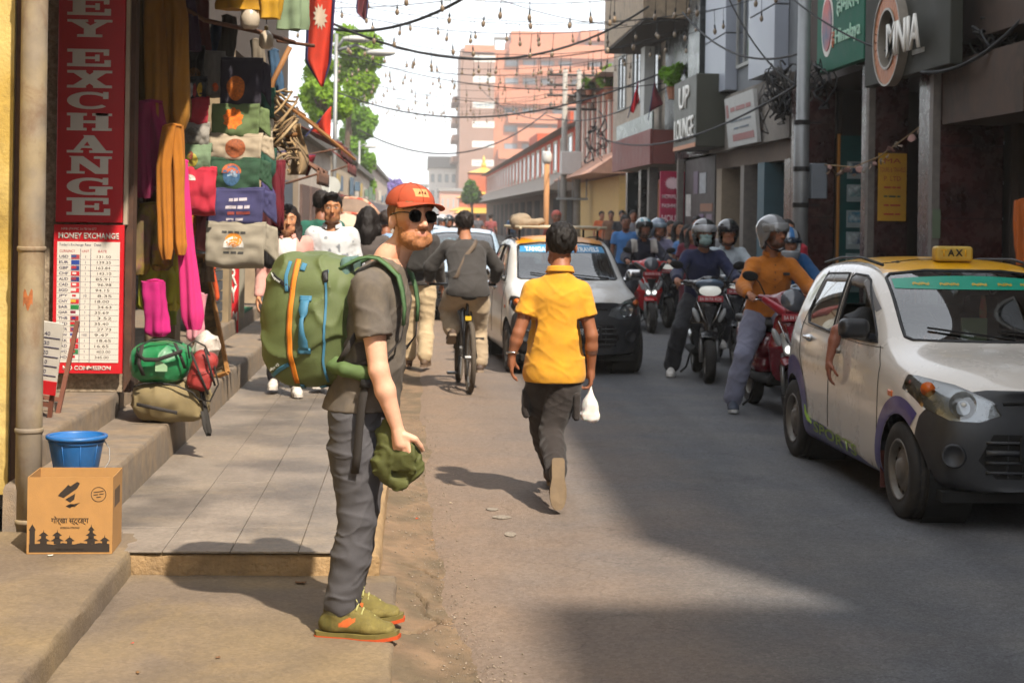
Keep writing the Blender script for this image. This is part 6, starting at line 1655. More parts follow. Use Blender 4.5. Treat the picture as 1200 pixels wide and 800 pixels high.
band([(352,306),(349,340),(347,375),(348,410),(353,446)],.020,orz,'zip_tape',n=30)
band([(350,306),(347,340),(345,375),(346,410),(351,446)],.004,M('zip_teeth','#8a4a12',.5),'zip',th=.003,off=.008,n=30)
band([(343,308),(340,325),(342,342)],.014,blu,'blue_strap',n=10)
band([(360,310),(358,318)],.020,blu,'blue_tab',n=5)
band([(321,440),(333,431),(345,424)],.016,blu,'blue_strap',n=10)
band([(358,448),(357,455)],.016,blu,'blue_tab',n=4); band([(377,452),(385,450)],.012,blu,'blue_tab',n=4)
rows = []
for i in range(17):
 f = i / 16; v = 352 + 54 * f; w = (.036 if f < .2 or f > .8 else .030 - .014 * math.sin((f - .2) / .6 * PI)); lift = .006 + .022 * math.sin(f * PI) ** 1.3
 rows.append([onp(365 + (s_) * w / 2 * FPX / MP.y,v,lift) for s_ in (-1,0,1)])
b = MB(); b.sheet(lambda a,c: rows[round(c * 16)][round(a * 2)],3,17,.006); b.build('grab_handle',blu,bp,smooth=True)
for v in (349,408): band([(358,v),(372,v)],.022,blu,'handle_tab',n=5,th=.005)
band([(387,318),(389,350),(388,390),(385,420),(388,444)],.009,blu,'compression_strap',n=24)
band([(385,318),(388,330)],.016,M('seal_black'),'buckle',n=5,th=.008)
band([(321,323),(335,331),(347,340)],.016,M('seal_black'),'logo_strap',n=8)
me = text_mesh('cotopaxi',.055,.011,.001);
def put_on_pack(me,u,v,ang):
 n = len(me.vertices); co = np.empty(n * 3,np.float32); me.vertices.foreach_get('co',co); co = co.reshape(-1,3); k = FPX / MP.y
 for i in range(n):
  a,c = float(co[i,0]),float(co[i,1]); q = onp(u + k * (a * math.cos(ang) - c * math.sin(ang)),v - k * (a * math.sin(ang) + c * math.cos(ang)),.0085 + float(co[i,2]))
  co[i] = q
 me.vertices.foreach_set('co',co.ravel()); me.update(); return me
link('lettering',put_on_pack(me,327,327,R(-34)),M('logo_white','#d5dad6',.6),bp)
link('lettering',put_on_pack(text_mesh('allpa 42',.05,.013,.001),328,428,R(30)),M('logo_white'),bp)
def ribbon(pts,w,th,mat,name,axis=(1,0,0),parent=bp):
 pts = [V3(p) for p in pts]; n = len(pts); b = MB(); rows = []
 for i,p in enumerate(pts):
  a = V3(axis[i] if isinstance(axis[0],(tuple,Vector)) else axis).normalized()
  ww = w[i] if isinstance(w,list) else w
  rows.append([p - a * ww / 2,p,p + a * ww / 2])
 b.sheet(lambda u,v: rows[round(v * (n - 1))][round(u * 2)],3,n,th); return b.build(name,mat,parent,smooth=True)
stm = M('strap_green','#4a6a45',.75,var=.12,scale=20,bump=.001,bscale=260)
sh = bf(442,318)
for sx in (-1,1):
 x = sx * .105
 pts = [bf(396,318,x),bf(408,311,x),bf(420,305,x),bf(432,302.5,x),bf(444,304,x),bf(455,311,x * 1.1),bf(463,322,x * 1.2),bf(468,338,x * 1.25),bf(471,358,x * 1.25),bf(470,378,x * 1.25)]
 pts = [p + V3((0,0,.004)) if i < 6 else p + V3((0,-.02,0)) for i,p in enumerate(pts)]
 st = ribbon(pts,[.05,.062,.066,.066,.066,.062,.055,.048,.03,.022],.012,stm,'shoulder_strap')
 ribbon([p + V3((0,-.001,.008)) for p in pts[1:7]],.018,.004,olive,'strap_webbing',parent=st)
 pts = [bf(470,378,x * 1.25),bf(468,395,x * 1.4),bf(462,410,x * 1.7),bf(440,418,x * 2.0),bf(405,428,x * 1.9)]
 ribbon([p + V3((0,-.02 if i < 2 else 0,0)) for i,p in enumerate(pts)],.02,.003,dkw,'lower_strap',axis=[(1,0,0),(1,0,.3),(.6,0,1),(0,0,1),(0,0,1)])
ribbon([bf(424,388,-.20),bf(415,405,-.215),bf(404,421,-.20)],.022,.003,dkw,'side_webbing',axis=(0,.7,.7))
S = SDF((-.28,-.12,.86),(.28,.25,1.2),.008)
for sx in (-1,1): S.chain([bf(392,425,sx * .155),bf(412,428,sx * .205),bf(434,432,sx * .20),bf(440,436,sx * .185)],[.026,.028,.030,.024],.01)
S.box(bf(398,425),(.17,.02,.04),.02)
S.disp(lambda X,Y,Z: .003 * vnoise(X * 30,Y * 30,Z * 30)); S.build('hip_belt',M('belt_green','#4f6538',.8,var=.12,scale=20),bp)
S = SDF((-.2,-.1,1.0),(.2,.3,1.6),.01); S.box(bf(400,365),(.13,.022,.22),.02,tilt); S.build('back_panel',M('mesh_teal','#54706a',.9,var=.2,scale=40),bp)
pts = [bf(438,434,-.205),bf(437,450,-.225),bf(434,470,-.230),bf(431,500,-.222),bf(429,525,-.214),bf(426,545,-.208)]
ribbon(pts,.032,.004,dkw,'belt_webbing',axis=(.12,1,0))
ribbon([bf(440,438,-.228),bf(438,447,-.232)],.042,.012,M('seal_black'),'belt_buckle',axis=(.12,1,0))
# ---------- rolled olive jacket in his hand
S = SDF((-.42,-.42,.50),(.08,.06,.95),.0060)
jx = -.165
S.ell(bf(480,524,jx),(.062,.075,.075),None,0); S.ell(bf(462,508,jx),(.045,.045,.065),None,.02)
S.ecap(bf(470,522,jx),bf(498,538,jx),(.045,.055),(.03,.042),(1,0,0),.025); S.ecap(bf(459,512,jx),bf(458,532,jx),(.04,.04),(.045,.045),(1,0,0),.02)
S.chain([bf(464,545,jx),bf(478,553,jx),bf(496,541,jx)],[.035,.032,.026],.015); S.chain([bf(452,500,jx),bf(462,495,jx),bf(475,505,jx)],[.02,.026,.03],.015)
S.wrinkle(.019,(11,10,11),6.0,.07); S.wrinkle(.009,(26,22,24),1.0,.05)
tag(S.build('rolled_jacket',M('jacket_olive','#4b4f24',.75,var=.15,scale=10,bump=.001,bscale=300),None,M4=Matrix.Translation(MP) @ Matrix.Rotation(R(MRZ),4,'Z')),'bundled dark olive jacket held in the backpacker hand','jacket')
# ---------- man in the yellow polo walking away with a plastic bag
YP = at_z(643,578,.012)
ky = YP.y / FPX
def yf(u,v,y=0.0): return V3((-(u - 643) * ky,y,(578 - v) * ky))
JY = dict(head=yf(649,288,-.03),neck=yf(648,315,.02),chest=yf(646,347),waist=yf(645,392),pelvis=yf(644,424),
          shR=yf(618,337),elR=yf(601,386,.04),wrR=yf(594,412,.02),shL=yf(672,338),elL=yf(685,388,.03),wrL=yf(686,426,-.02),
          hipR=yf(629,430),hipL=yf(660,430),knR=yf(633,500,-.20),anR=yf(650,552,-.42),knL=yf(640,500,.02),anL=yf(642,536,.36))
yt,yj,_ = figure('man in yellow polo and dark cargo trousers walking away holding a white bag',(YP.x,YP.y - .25,.014),R(180),{k: tuple(v) for k,v in JY.items()},1.0,.0072,'#8f5c41',head=(4,0,0),hair=('short','#14100e'),
 top=('#c98f1f','polo'),bottom=('#292321','long'),shoes=('#4a443c','#75634c'),hem=float(yf(0,442)[2]),wr_amp=.0055,build=1.0,loose=.0,hs=1.10,
 feet=dict(L=dict(f=(0,.18,-1),u=(0,-1,-.18)),R=dict(f=(0,-1,.15))),hands=dict(R=dict(d=(.0,-.2,-1),palm=(-1,0,0),thumb=(0,-1,0),curl=.45),L=dict(d=(0,-.1,-1),palm=(1,0,0),thumb=(0,-1,0),curl=.95)))
def YM(p): return Matrix.Translation((YP.x,YP.y - .25,.014)) @ Matrix.Rotation(R(180),4,'Z') @ V3(p)
b = MB(); c = yj['wrR']; d = (yj['elR'] - yj['wrR']).normalized(); b.tube([c + d * .015 + V3((.034 * math.cos(a),.032 * math.sin(a),.006 * math.sin(a))) for a in [2 * PI * k / 20 for k in range(20)]],.006,8,closed=True); b.build('bangle',chrome,yt,smooth=True)
b = MB(); c = yj['elL'].lerp(yj['wrL'],.42); dd = (yj['wrL'] - yj['elL']).normalized()
b.tube([c - dd * .028,c - dd * .02,c + dd * .02,c + dd * .028],[.0382,.0388,.0376,.0368],18,cap=False); b.build('arm_tattoo',M('tattoo','#54372b',.7,var=.6,scale=60),yt,smooth=True)
for (sx,z) in ((1,.62),(-1,.62)):                     # cargo pockets
 hp,kn = (yj['hipR'],yj['knR']) if sx > 0 else (yj['hipL'],yj['knL']); c = hp.lerp(kn,.55) + V3((sx * .10,.03,0))
 S = SDF(np.array(c) - .14,np.array(c) + .14,.009); S.box(c,(.022,.07,.085),.015); S.wrinkle(.005,(14,14,20),3); S.build('cargo_pocket',M('cloth#292321'),yt)
hc = YM(yj['wrL'] + V3((0,-.02,-.10))); S = SDF(np.array(hc) - np.array((.12,.12,.32)),np.array(hc) + np.array((.12,.12,.06)),.006)
S.ell(hc + V3((0,0,-.15)),(.052,.045,.07),None,0); S.box(hc + V3((0,0,-.195)),(.05,.04,.025),.015,k=.02); S.cap(hc + V3((0,0,-.10)),hc + V3((0,0,-.02)),.03,.010,.03); S.cap(hc + V3((.0,0,-.03)),hc + V3((.012,0,.03)),.009,.008,.01)
S.wrinkle(.010,(16,16,9),2.0)
pb = M('carrier_plastic','#d9d7d2',.35,var=.05,scale=10)
pb.node_tree.nodes['Principled BSDF'].inputs['Subsurface Weight'].default_value = .3
tag(S.build('carrier_bag',pb,None),'knotted white plastic carrier bag hanging from the yellow polo man','bag')
# ================================================================== scooters
def scooter(label,loc,rz,paint,accent,lamp=True,style='a',rack=False,group=None,res=.012,plate='BA 84 PA 4126',name='scooter'):
 t = thing(name,label,'scooter' if name == 'scooter' else 'motorcycle',loc,rz,group)
 pm_ = M('paint' + paint,paint,.25,var=.06,coat=.8); am = M('trim' + accent,accent,.3,var=.08,coat=.4)
 for y,nm in ((-.66,'front_wheel'),(.60,'rear_wheel')):
  m4 = Matrix.Translation((0,y,.225)) @ Matrix.Rotation(R(90),4,'Y')
  b = MB(); b.lathe([(.13,-.045),(.17,-.055),(.205,-.05),(.222,-.03),(.226,0),(.222,.03),(.205,.05),(.17,.055),(.13,.045)],28,m4,cap=False); w = b.build('wheel',rubber,t,smooth=True)
  b = MB(); b.lathe([(.132,-.044),(.128,-.02),(.05,-.02),(.04,-.05),(.001,-.05)],20,m4,cap=False); b.lathe([(.132,.044),(.128,.02),(.05,.02),(.04,.05),(.001,.05)],20,m4,cap=False); b.build('rim',M('steel_rim'),w,smooth=True)
 for sg in (1,-1):
  b = MB(); b.tube([(sg * .085,-.66,.225),(sg * .085,-.60,.40),(sg * .06,-.53,.62)],.022,8); b.build('fork',M('fork_grey','#7d7d7d',.35,metal=.7),t,smooth=True)
 lo,hi = (-.45,-.95,.05),(.45,1.05,1.35)
 def B(fn,name,mat,parent=t,r=res):
  S = SDF(lo,hi,r); fn(S); return S.build(name,mat,parent)
 B(lambda S: S.ecap((0,-.80,.36),(0,-.58,.50),(.085,.03),(.10,.04),(1,0,0),.02).ecap((0,-.58,.50),(0,-.48,.40),(.10,.035),(.08,.03),(1,0,0),.03).cap((0,-.66,.225),(0,-.66,.2256),.252,.252,0,'sub'),'front_fender',pm_)
 def apron(S):
  S.ecap((0,-.42,.34),(0,-.52,.62),(.135,.05),(.19,.06),(1,0,0),.03); S.ecap((0,-.52,.62),(0,-.50,.86),(.19,.06),(.13,.05),(1,0,0),.03)
  S.ecap((0,-.58,.55),(0,-.56,.80),(.05,.05),(.09,.045),(1,0,0),.03)
  S.box((0,-.30,.7),(.3,.14,.5),.05,None,.02,'sub')
 ap = B(apron,'front_apron',pm_)
 M('lens_clear','#9fa3a4',.12,spec=.8)
 for sg in (1,-1): B(lambda S: S.ell((sg * .135,-.575,.70),(.030,.03,.085),Matrix.Rotation(R(sg * 24),3,'Y'),0),'apron_lamp',M('lens_clear'),ap)
 b = MB(); b.prism([(-.07,.80),(.07,.80),(.0,.58)],1,-.648,-.612); b.build('apron_badge',am,ap)
 for sg in (1,-1):
  b = MB(); b.tube([(sg * .02,-.652,.60),(sg * .075,-.64,.70),(sg * .13,-.612,.84)],[.006,.010,.006],6); b.build('apron_chrome',chrome,ap,smooth=True)
 B(lambda S: S.box((0,-.02,.30),(.16,.36,.035),.03).ecap((0,-.36,.32),(0,-.42,.6),(.12,.02),(.14,.02),(1,0,0),.03),'floorboard',M('gap_black'))
 def tail(S):
  S.ecap((0,.18,.58),(0,.62,.66),(.15,.13),(.15,.12),(1,0,0),.03); S.ecap((0,.62,.66),(0,.92,.76),(.15,.11),(.07,.05),(1,0,0),.03); S.ecap((0,.2,.40),(0,.55,.45),(.12,.1),(.14,.1),(1,0,0),.04)
  S.cap((-.4,.60,.225),(.4,.60,.225),.27,.27,.01,'sub')
 B(tail,'tail_body',pm_)
 B(lambda S: S.box((0,.42,.785),(.135,.38,.04),.035).ell((0,.12,.765),(.10,.1,.04),None,.03),'seat',M('seat_vinyl','#1c1b1b',.55))
 def head_(S):
  S.ecap((0,-.52,1.0),(0,-.60,.93),(.17,.085),(.13,.07),(1,0,0),.03); S.ecap((0,-.47,1.04),(0,-.56,1.08),(.12,.05),(.08,.03),(1,0,0),.03)
  for sg in (1,-1): S.ecap((sg * .08,-.50,1.0),(sg * .24,-.42,1.03),(.05,.06),(.028,.03),(0,1,0),.03)
 hd = B(head_,'handlebar_cowl',pm_)
 if style == 'a':
  S = SDF((-.25,-.85,.8),(.25,-.5,1.1),.008); S.ell((0,-.635,.955),(.115,.06,.062),Matrix.Rotation(R(-14),3,'X'),0); S.build('headlamp',M('headlamp_on','#b5bab4',.15,emit=((1,1,.92),0.2 if lamp else .02)),hd)
  S = SDF((-.25,-.9,.8),(.25,-.5,1.15),.010); S.ell((0,-.60,1.02),(.15,.09,.05),Matrix.Rotation(R(-24),3,'X'),0); S.build('fly_screen',M('screen_tint','#55687a',.12,spec=.8),hd)
 else:
  S = SDF((-.3,-.95,.75),(.3,-.4,1.25),.009); S.ell((0,-.60,1.01),(.11,.075,.115),Matrix.Rotation(R(-28),3,'X'),0); S.build('fly_screen',M('screen_grey','#4a4e55',.15,spec=.8),hd)
  for sg in (1,-1):
   S = SDF((-.35,-.9,.75),(.35,-.3,1.2),.010); S.ecap((sg * .09,-.62,.92),(sg * .22,-.47,1.02),(.045,.035),(.03,.02),(0,0,1),.02); S.build('cowl_wing',am,hd)
  S = SDF((-.25,-.85,.4),(.25,-.45,.8),.009); S.ecap((0,-.60,.56),(0,-.575,.72),(.075,.03),(.11,.035),(1,0,0),.02); hl_ = S.build('headlamp',M('lens_clear'),ap)
  for sg in (1,-1):
   b = MB(); b.lathe([(.001,.0),(.028,.004),(.034,-.01)],14,Matrix.Translation((sg * .045,-.648,.60)) @ Matrix.Rotation(R(90),4,'X')); b.build('lamp_bulb',M('headlamp_led','#e9ece6',.15,emit=((1,1,.95),.7)),ap,smooth=True)
 for sg in (1,-1):
  b = MB(); b.tube([(sg * .2,-.44,1.02),(sg * .36,-.38,1.03)],.017,8); b.build('grip',M('gap_black'),t,smooth=True)
  b = MB(); b.tube([(sg * .22,-.47,1.02),(sg * .35,-.44,1.01)],.006,6); b.build('brake_lever',chrome,t,smooth=True)
  b = MB(); b.tube([(sg * .20,-.44,1.05),(sg * .25,-.43,1.16),(sg * .29,-.42,1.20)],.006,6); m_ = b.build('mirror',M('gap_black'),t,smooth=True)
  S = SDF((sg * .33 - .12,-.52,1.1),(sg * .33 + .12,-.32,1.34),.009); S.ell((sg * .33,-.42,1.215),(.075,.022,.045),Matrix.Rotation(R(sg * -10),3,'Y'),0); S.build('mirror_shell',M('gap_black'),m_)
 b = MB(); b.box((-.13,-.705,.845),(.13,-.695,.905),ch=.003); pl = b.build('number_plate',M('plate_red','#a8323c',.5),t)
 text(plate,frame((0,-.7055,.875),(1,0,0),(0,-1,0)),M('plate_white'),pl,w=.22,h=.032,depth=.001,world=False)
 b = MB(); b.tube([(.17,.30,.26),(.19,.62,.32),(.2,.88,.40)],[.03,.05,.055],12); b.build('exhaust',M('fork_grey'),t,smooth=True)
 b = MB(); b.tube([(-.12,.1,.26),(-.16,.14,.10),(-.22,.16,.04)],.012,6); b.build('side_stand',M('dark_steel'),t)
 return t
RIDE = dict(head=(0,-.02,1.52),neck=(0,.06,1.37),chest=(0,.09,1.20),waist=(0,.16,.98),pelvis=(0,.20,.86),
   shR=(.168,.05,1.30),elR=(.30,-.10,1.10),wrR=(.32,-.33,1.06),shL=(-.168,.05,1.30),elL=(-.30,-.10,1.10),wrL=(-.32,-.33,1.06),
   hipR=(.10,.18,.83),knR=(.19,-.24,.70),anR=(.17,-.20,.42),hipL=(-.10,.18,.83),knL=(-.26,-.16,.52),anL=(-.36,-.02,.105))
GRIP = dict(L=dict(d=(.0,-1,-.1),palm=(0,-.2,-1),thumb=(1,0,0),curl=.9),R=dict(d=(.0,-1,-.1),palm=(0,-.2,-1),thumb=(-1,0,0),curl=.9))
def rider(label,loc,rz,J=None,**kw):
 j = dict(RIDE); j.update(J or {}); kw.setdefault('hands',GRIP)
 return figure(label,loc,rz,j,seated=True,**kw)
sp = (3.16,14.25,.014)
scooter('dark red scooter with grey fly screen between the near taxi and the black scooter',sp,R(4),'#6e0f20','#8e1228',style='b',res=.010)
t,j,Rm = rider('bearded rider in orange shirt and grey helmet astride the dark red scooter',sp,R(4),dict(knL=(-.30,-.14,.50),anL=(-.37,-.06,.105),head=(.0,-.0,1.56),neck=(0,.07,1.40)),res=.009,skin='#a06c50',head=(24,-4,0),hair=None,top=('#b3691a','shirt'),bottom=('#75788c','long'),shoes=('#39404e','#b9bcbc'),face=dict(stub=.8,beard='#15100e'),build=1.05,loose=.012,feet=dict(L=dict(f=(-.2,-1,0)),R=dict(f=(0,-1,.1))))
helmet(t,j,Rm,'#6a6c6e',1.04,'open',visor='#8b8d8e')
S = SDF(np.array(j['anL']) - .12,np.array(j['anL']) + .2,.008); S.cap(j['anL'] + V3((0,0,-.01)),j['anL'] + V3((0,0,.10)),.042,.044,0); S.build('sock',M('sock_white','#b5a9a8',.9),t)
ch_ = j['chest']
for k in range(6):
 q = V3((0,ch_.y - .145 + .02 * k * 0 + .012 * (k > 3),ch_.z + .10 - k * .065)); b = MB(); b.lathe([(.006,0),(.006,.004)],8,Matrix.Translation(q) @ Matrix.Rotation(R(90),4,'X')); b.build('button',M('button_dark','#4a2c10',.5),t)
b = MB(); b.box((.075,ch_.y - .150,ch_.z + .01),(.135,ch_.y - .132,ch_.z + .035),ch=.004); b.build('clipped_pen_case',M('seal_black'),t)
sp = (3.07,17.25,.014)
scooter('black scooter with its oval headlamp lit and a red number plate',sp,R(-4),'#14161a','#2a2c30',style='a',res=.010)
t,j,Rm = rider('rider in navy sweatshirt, black helmet and pale face mask on black scooter',sp,R(-4),dict(anL=(-.33,.02,.105)),res=.010,skin='#9a6a50',head=(6,-6,0),hair=None,top=('#1d2444','sweater'),bottom=('#22242a','long'),shoes=('#c9c6c0','#d5d2cc'),loose=.014,feet=dict(L=dict(f=(-.15,-1,0)),R=dict(f=(0,-1,.1))))
helmet(t,j,Rm,'#191b1e',1.02,'open',visor='#a9adb0')
def mask(t,j,Rm,col,hs=1.0):
 S = SDF(np.array(j['head']) - .2,np.array(j['head']) + .2,.006); head_sdf(S,j['head'],Rm,1.06 * hs,ears=False)
 def HP2(x,y,z): return j['head'] + Rm @ V3((x,y,z))
 S.box(HP2(0,0,.15),(.3,.3,.145),0,Rm,0,'sub'); S.box(HP2(0,.12,0),(.3,.145,.3),0,Rm,0,'sub'); S.ell(HP2(0,-.085,-.055),(.05,.03,.045),Rm,.02); S.build('face_mask',M('mask' + col,col,.9,var=.1),t)
mask(t,j,Rm,'#8fa9a6')
sp = (3.66,19.0,.014)
scooter('black scooter of the white shirted rider, mostly hidden behind the navy rider',sp,R(0),'#2a2d33','#3a3c40',style='a',lamp=False,res=.014)
t,j,Rm = rider('rider in white shirt and black helmet behind the navy rider',sp,R(0),None,res=.012,skin='#a06c50',head=(-6,0,0),hair=None,top=('#a9b4ba','shirt'),bottom=('#2b2d35','long'),shoes=('#2a2a2a','#444444'),loose=.012)
helmet(t,j,Rm,'#17181b',1.0,'open',visor='#2a2a2d')
sp = (3.62,15.75,.014)
scooter('grey scooter behind the near taxi ridden by the blue jacket rider',sp,R(2),'#4a4e55','#3a3c40',style='a',lamp=False,res=.014)
t,j,Rm = rider('rider in blue jacket and silver blue full helmet behind the near taxi',sp,R(2),dict(head=(0,-.04,1.45),neck=(0,.05,1.32)),res=.012,skin='#9a6a50',head=(4,-4,0),hair=None,top=('#164a78','jacket'),bottom=('#22242a','long'),shoes=('#2a2a2a','#444444'),loose=.02,build=1.1)
helmet(t,j,Rm,'#8f9499',1.04,'full',visor='#1e2a38',stripe=[(lambda x,y,z: (np.abs(x) < .028) & (z > .03),'#2f6aa0'),(lambda x,y,z: (np.abs(np.abs(x) - .075) < .012) & (z > .05),'#23262a')])
t,j,Rm = figure('pedestrian in red jacket with blue mask beside the steel pole',(4.28,18.6,.014),R(-10),None,.98,.012,'#9a6a50',head=(20,0,0),hair=('short','#1b1512'),top=('#a31c30','jacket'),bottom=('#2b2d35','long'),shoes=('#2a2a2a','#444444'),loose=.015)
mask(t,j,Rm,'#3f88b5',.98)
sp = (3.42,24.4,.014)
scooter('bright red motorcycle with black mirrors coming on behind the oncoming taxi',sp,R(3),'#b3121c','#1c1c1e',style='b',res=.013,name='motorcycle')
t,j,Rm = rider('motorcycle rider in navy and white jacket with white and teal helmet',sp,R(3),dict(anL=(-.26,-.1,.30),knL=(-.26,-.2,.62)),res=.012,skin='#93644c',head=(3,-8,0),hair=None,top=('#1a1d30','jacket'),bottom=('#2b2f36','long'),shoes=('#191919','#333333'),loose=.02,build=1.1,face=dict(stub=.8),
 top_col=lambda V: np.where(((np.abs(V[:,0]) > .10) & (np.abs(V[:,0]) < .2) & (V[:,2] > 1.17) & (V[:,1] < .1))[:,None],lin('#a9a49c')[None],lin('#171a2c')[None]))
helmet(t,j,Rm,'#a9b4b5',1.03,'open',visor='#23292c',stripe=[(lambda x,y,z: (np.abs(np.abs(x) - .05) < .02) & (z > .06),'#1d6f80'),(lambda x,y,z: (np.abs(x) > .085) & (z > .0),'#2a3034')])
t,j,Rm = rider('pillion rider in lilac grey shirt and blue grey helmet behind the motorcycle rider',(3.82,25.6,.014),R(6),None,res=.013,skin='#93644c',head=(10,0,0),hair=None,top=('#7d7a92','shirt'),bottom=('#2b2f36','long'),shoes=('#191919','#333333'),loose=.015)
helmet(t,j,Rm,'#59697c',1.0,'open',visor='#8fa0ad')
scooter('dark scooter carrying the lilac shirted rider',(3.82,25.6,.014),R(6),'#20242a','#3a3c40',style='a',lamp=False,res=.016)
figure('man in blue shirt walking behind the red motorcycle',(3.6,28.0,.014),R(0),None,1.0,.014,'#7d5240',hair=('short','#15110f'),top=('#3d6ea5','tee'),bottom=('#2b2d35','long'),shoes=('#2a2a2a','#444444'))
# ---------- crowd on the right pavement
W = lambda **k: k
crowd = [(786,27.5,W(label='woman in dark top with tied hair near the crimson sign',top=('#54474c','tee'),hair=('bun','#161110'),skin='#94654c',sc_=.95)),
         (796,26.2,W(label='woman in cream kurta with long hair walking past the poster wall',top=('#a8977c','tee'),hair=('long','#161110'),skin='#9a6a4f',sc_=.95,head=(30,0,0))),
         (806,25.2,W(label='woman in blue blouse in the pavement crowd',top=('#4f76a8','tee'),hair=('long','#161110'),skin='#8a5a43',sc_=.92)),
         (813,23.2,W(label='woman in long maroon dress with long hair walking by the kerb',top=('#5c1426','tee'),bottom=('#5c1426','skirt'),hair=('long','#1a1311'),skin='#8a5a43',sc_=.92)),
         (817,28.0,W(label='tall man in dark jacket behind the maroon dress woman',top=('#3a3540','jacket'),hair=('short','#161110'),skin='#8a5a43',sc_=1.0)),
         (829,26.8,W(label='woman in pale scarf and white blouse near the gray shop post',top=('#9c9c9c','tee'),hair=('long','#161110'),skin='#8a5a43',sc_=.94)),
         (742,38.0,W(label='distant pedestrian in grey shirt beyond the red motorcycle',top=('#6d6c70','tee'),skin='#93644c')),
         (729,42.0,W(label='distant pedestrian in black shirt near the kerb',top=('#26262a','tee'),skin='#93644c')),
         (716,46.0,W(label='distant pedestrian in brown shirt by the hoarding',top=('#6b4a34','tee'),skin='#93644c')),
         (705,50.0,W(label='distant pedestrian in orange shirt by the hoarding',top=('#b0562c','tee'),skin='#93644c'))]
for u,y,kw in crowd:
 c = at_y(u,260,y); lab = kw.pop('label'); kw.setdefault('hair',('short','#161110')); kw.setdefault('bottom',('#2b2d35','long'))
 x = c.x; z = .145 if x > 4.98 else .014
 figure(lab,(x,y,z),R(random.uniform(-12,12)),None,res=.015,shoes=('#2a2a2a','#444444'),group='crowd on the right pavement',loose=.01,**kw)
# ================================================================== cyclist
cp_ = at_z(546,459,.012); CY = V3((cp_.x,cp_.y + .35,.012)); CRZ = R(180 + 4)
bk = thing('bicycle','black bicycle ridden by the cyclist in dark sweater','bicycle',CY,CRZ)
dk = M('bike_black','#1c1c1e',.4,coat=.3)
for y,st in ((-.62,-10),(.46,0)):
 m4 = Matrix.Translation((0,y,.34)) @ Matrix.Rotation(R(st),4,'Z') @ Matrix.Rotation(R(90),4,'Y')
 b = MB(); b.tube([m4 @ V3((.32 * math.cos(2 * PI * k / 36),.32 * math.sin(2 * PI * k / 36),0)) for k in range(36)],.026,8,closed=True); w = b.build('wheel',M('bike_tyre','#4d4439',.9,var=.2,scale=30),bk,smooth=True)
 b = MB(); b.tube([m4 @ V3((.292 * math.cos(2 * PI * k / 36),.292 * math.sin(2 * PI * k / 36),0)) for k in range(36)],.010,6,closed=True); b.build('rim',M('fork_grey'),w,smooth=True)
 b = MB(); b.tube([m4 @ V3((0,0,-.05)),m4 @ V3((0,0,.05))],.022,8); hb = b.build('hub',M('fork_grey'),w)
 for k in range(16):
  a = 2 * PI * k / 16; b = MB(); b.tube([m4 @ V3((.02 * math.cos(a + .5),.02 * math.sin(a + .5),.03 * (-1) ** k)),m4 @ V3((.29 * math.cos(a),.29 * math.sin(a),0))],.0015,4); b.build('spoke',M('fork_grey'),w)
for nm,pts,r_ in (('top_tube',[(0,-.42,.82),(0,.14,.80)],.018),('down_tube',[(0,-.45,.74),(0,.0,.32)],.022),('seat_tube',[(0,.0,.32),(0,.16,.86)],.017),('chain_stay',[(.03,.0,.32),(.06,.46,.34)],.011),('chain_stay',[(-.03,.0,.32),(-.06,.46,.34)],.011),('seat_stay',[(.03,.14,.78),(.06,.46,.34)],.010),('seat_stay',[(-.03,.14,.78),(-.06,.46,.34)],.010),('fork',[(.05,-.62,.34),(.04,-.46,.72)],.014),('fork',[(-.05,-.62,.34),(-.04,-.46,.72)],.014),('stem',[(0,-.45,.70),(0,-.42,.98)],.018),('handlebar',[(-.34,-.40,1.0),(-.1,-.44,1.0),(.1,-.44,1.0),(.34,-.40,1.0)],.014),('crank',[(.06,0,.32),(.075,.0,.15)],.012),('crank',[(-.06,0,.32),(-.075,.0,.49)],.012)):
 b = MB(); b.tube(pts,r_,8); b.build(nm,dk,bk,smooth=True)
for x,z in ((.13,.15),(-.13,.49)):
 b = MB(); b.box((x - .05,-.05,z - .012),(x + .05,.05,z + .012),ch=.004); b.build('pedal',dk,bk)
S = SDF((-.16,.0,.82),(.16,.36,.98),.01); S.ecap((0,.08,.90),(0,.27,.905),(.035,.03),(.08,.03),(1,0,0),.02); S.build('saddle',M('seat_vinyl'),bk)
b = MB(); b.box((-.03,.2,.68),(.03,.24,.72)); b.build('reflector',M('refl_yellow','#c9a52a',.4),bk)
JC = dict(head=(0,-.30,1.60),neck=(0,-.20,1.47),chest=(0,-.08,1.30),waist=(0,.10,1.09),pelvis=(0,.17,.98),shR=(.172,-.16,1.385),elR=(.34,-.26,1.18),wrR=(.34,-.36,1.06),shL=(-.172,-.16,1.385),elL=(-.33,-.26,1.18),wrL=(-.33,-.36,1.06),
          hipR=(.09,.15,.95),knR=(.17,-.15,.78),anR=(.15,.02,.58),hipL=(-.09,.15,.95),knL=(-.13,-.06,.58),anL=(-.14,.0,.245))
JC['anR'],JC['anL'] = (.14,.02,.26 + .32),(-.14,.0,.25)
t,j,Rm = figure('cyclist in charcoal sweater with crossbody strap and beige trousers riding away',CY,CRZ,JC,1.0,.0105,'#9a6a50',head=(0,0,0),hair=('short','#1c1512'),top=('#34312f','sweater'),bottom=('#a8957b','long'),shoes=('#4a3a30','#82715f'),hands=GRIP,seated=True,loose=.014,build=1.06,feet=dict(L=dict(f=(0,-1,-.1)),R=dict(f=(0,-1,-.45),u=(0,-.45,1))))
b = MB(); pts = [j['shL'] + V3((.06,.02,.07)),j['chest'] + V3((-.06,.165,.10)),j['chest'] + V3((.02,.172,.0)),j['waist'] + V3((.12,.165,.02)),j['waist'] + V3((.17,.05,-.05))]
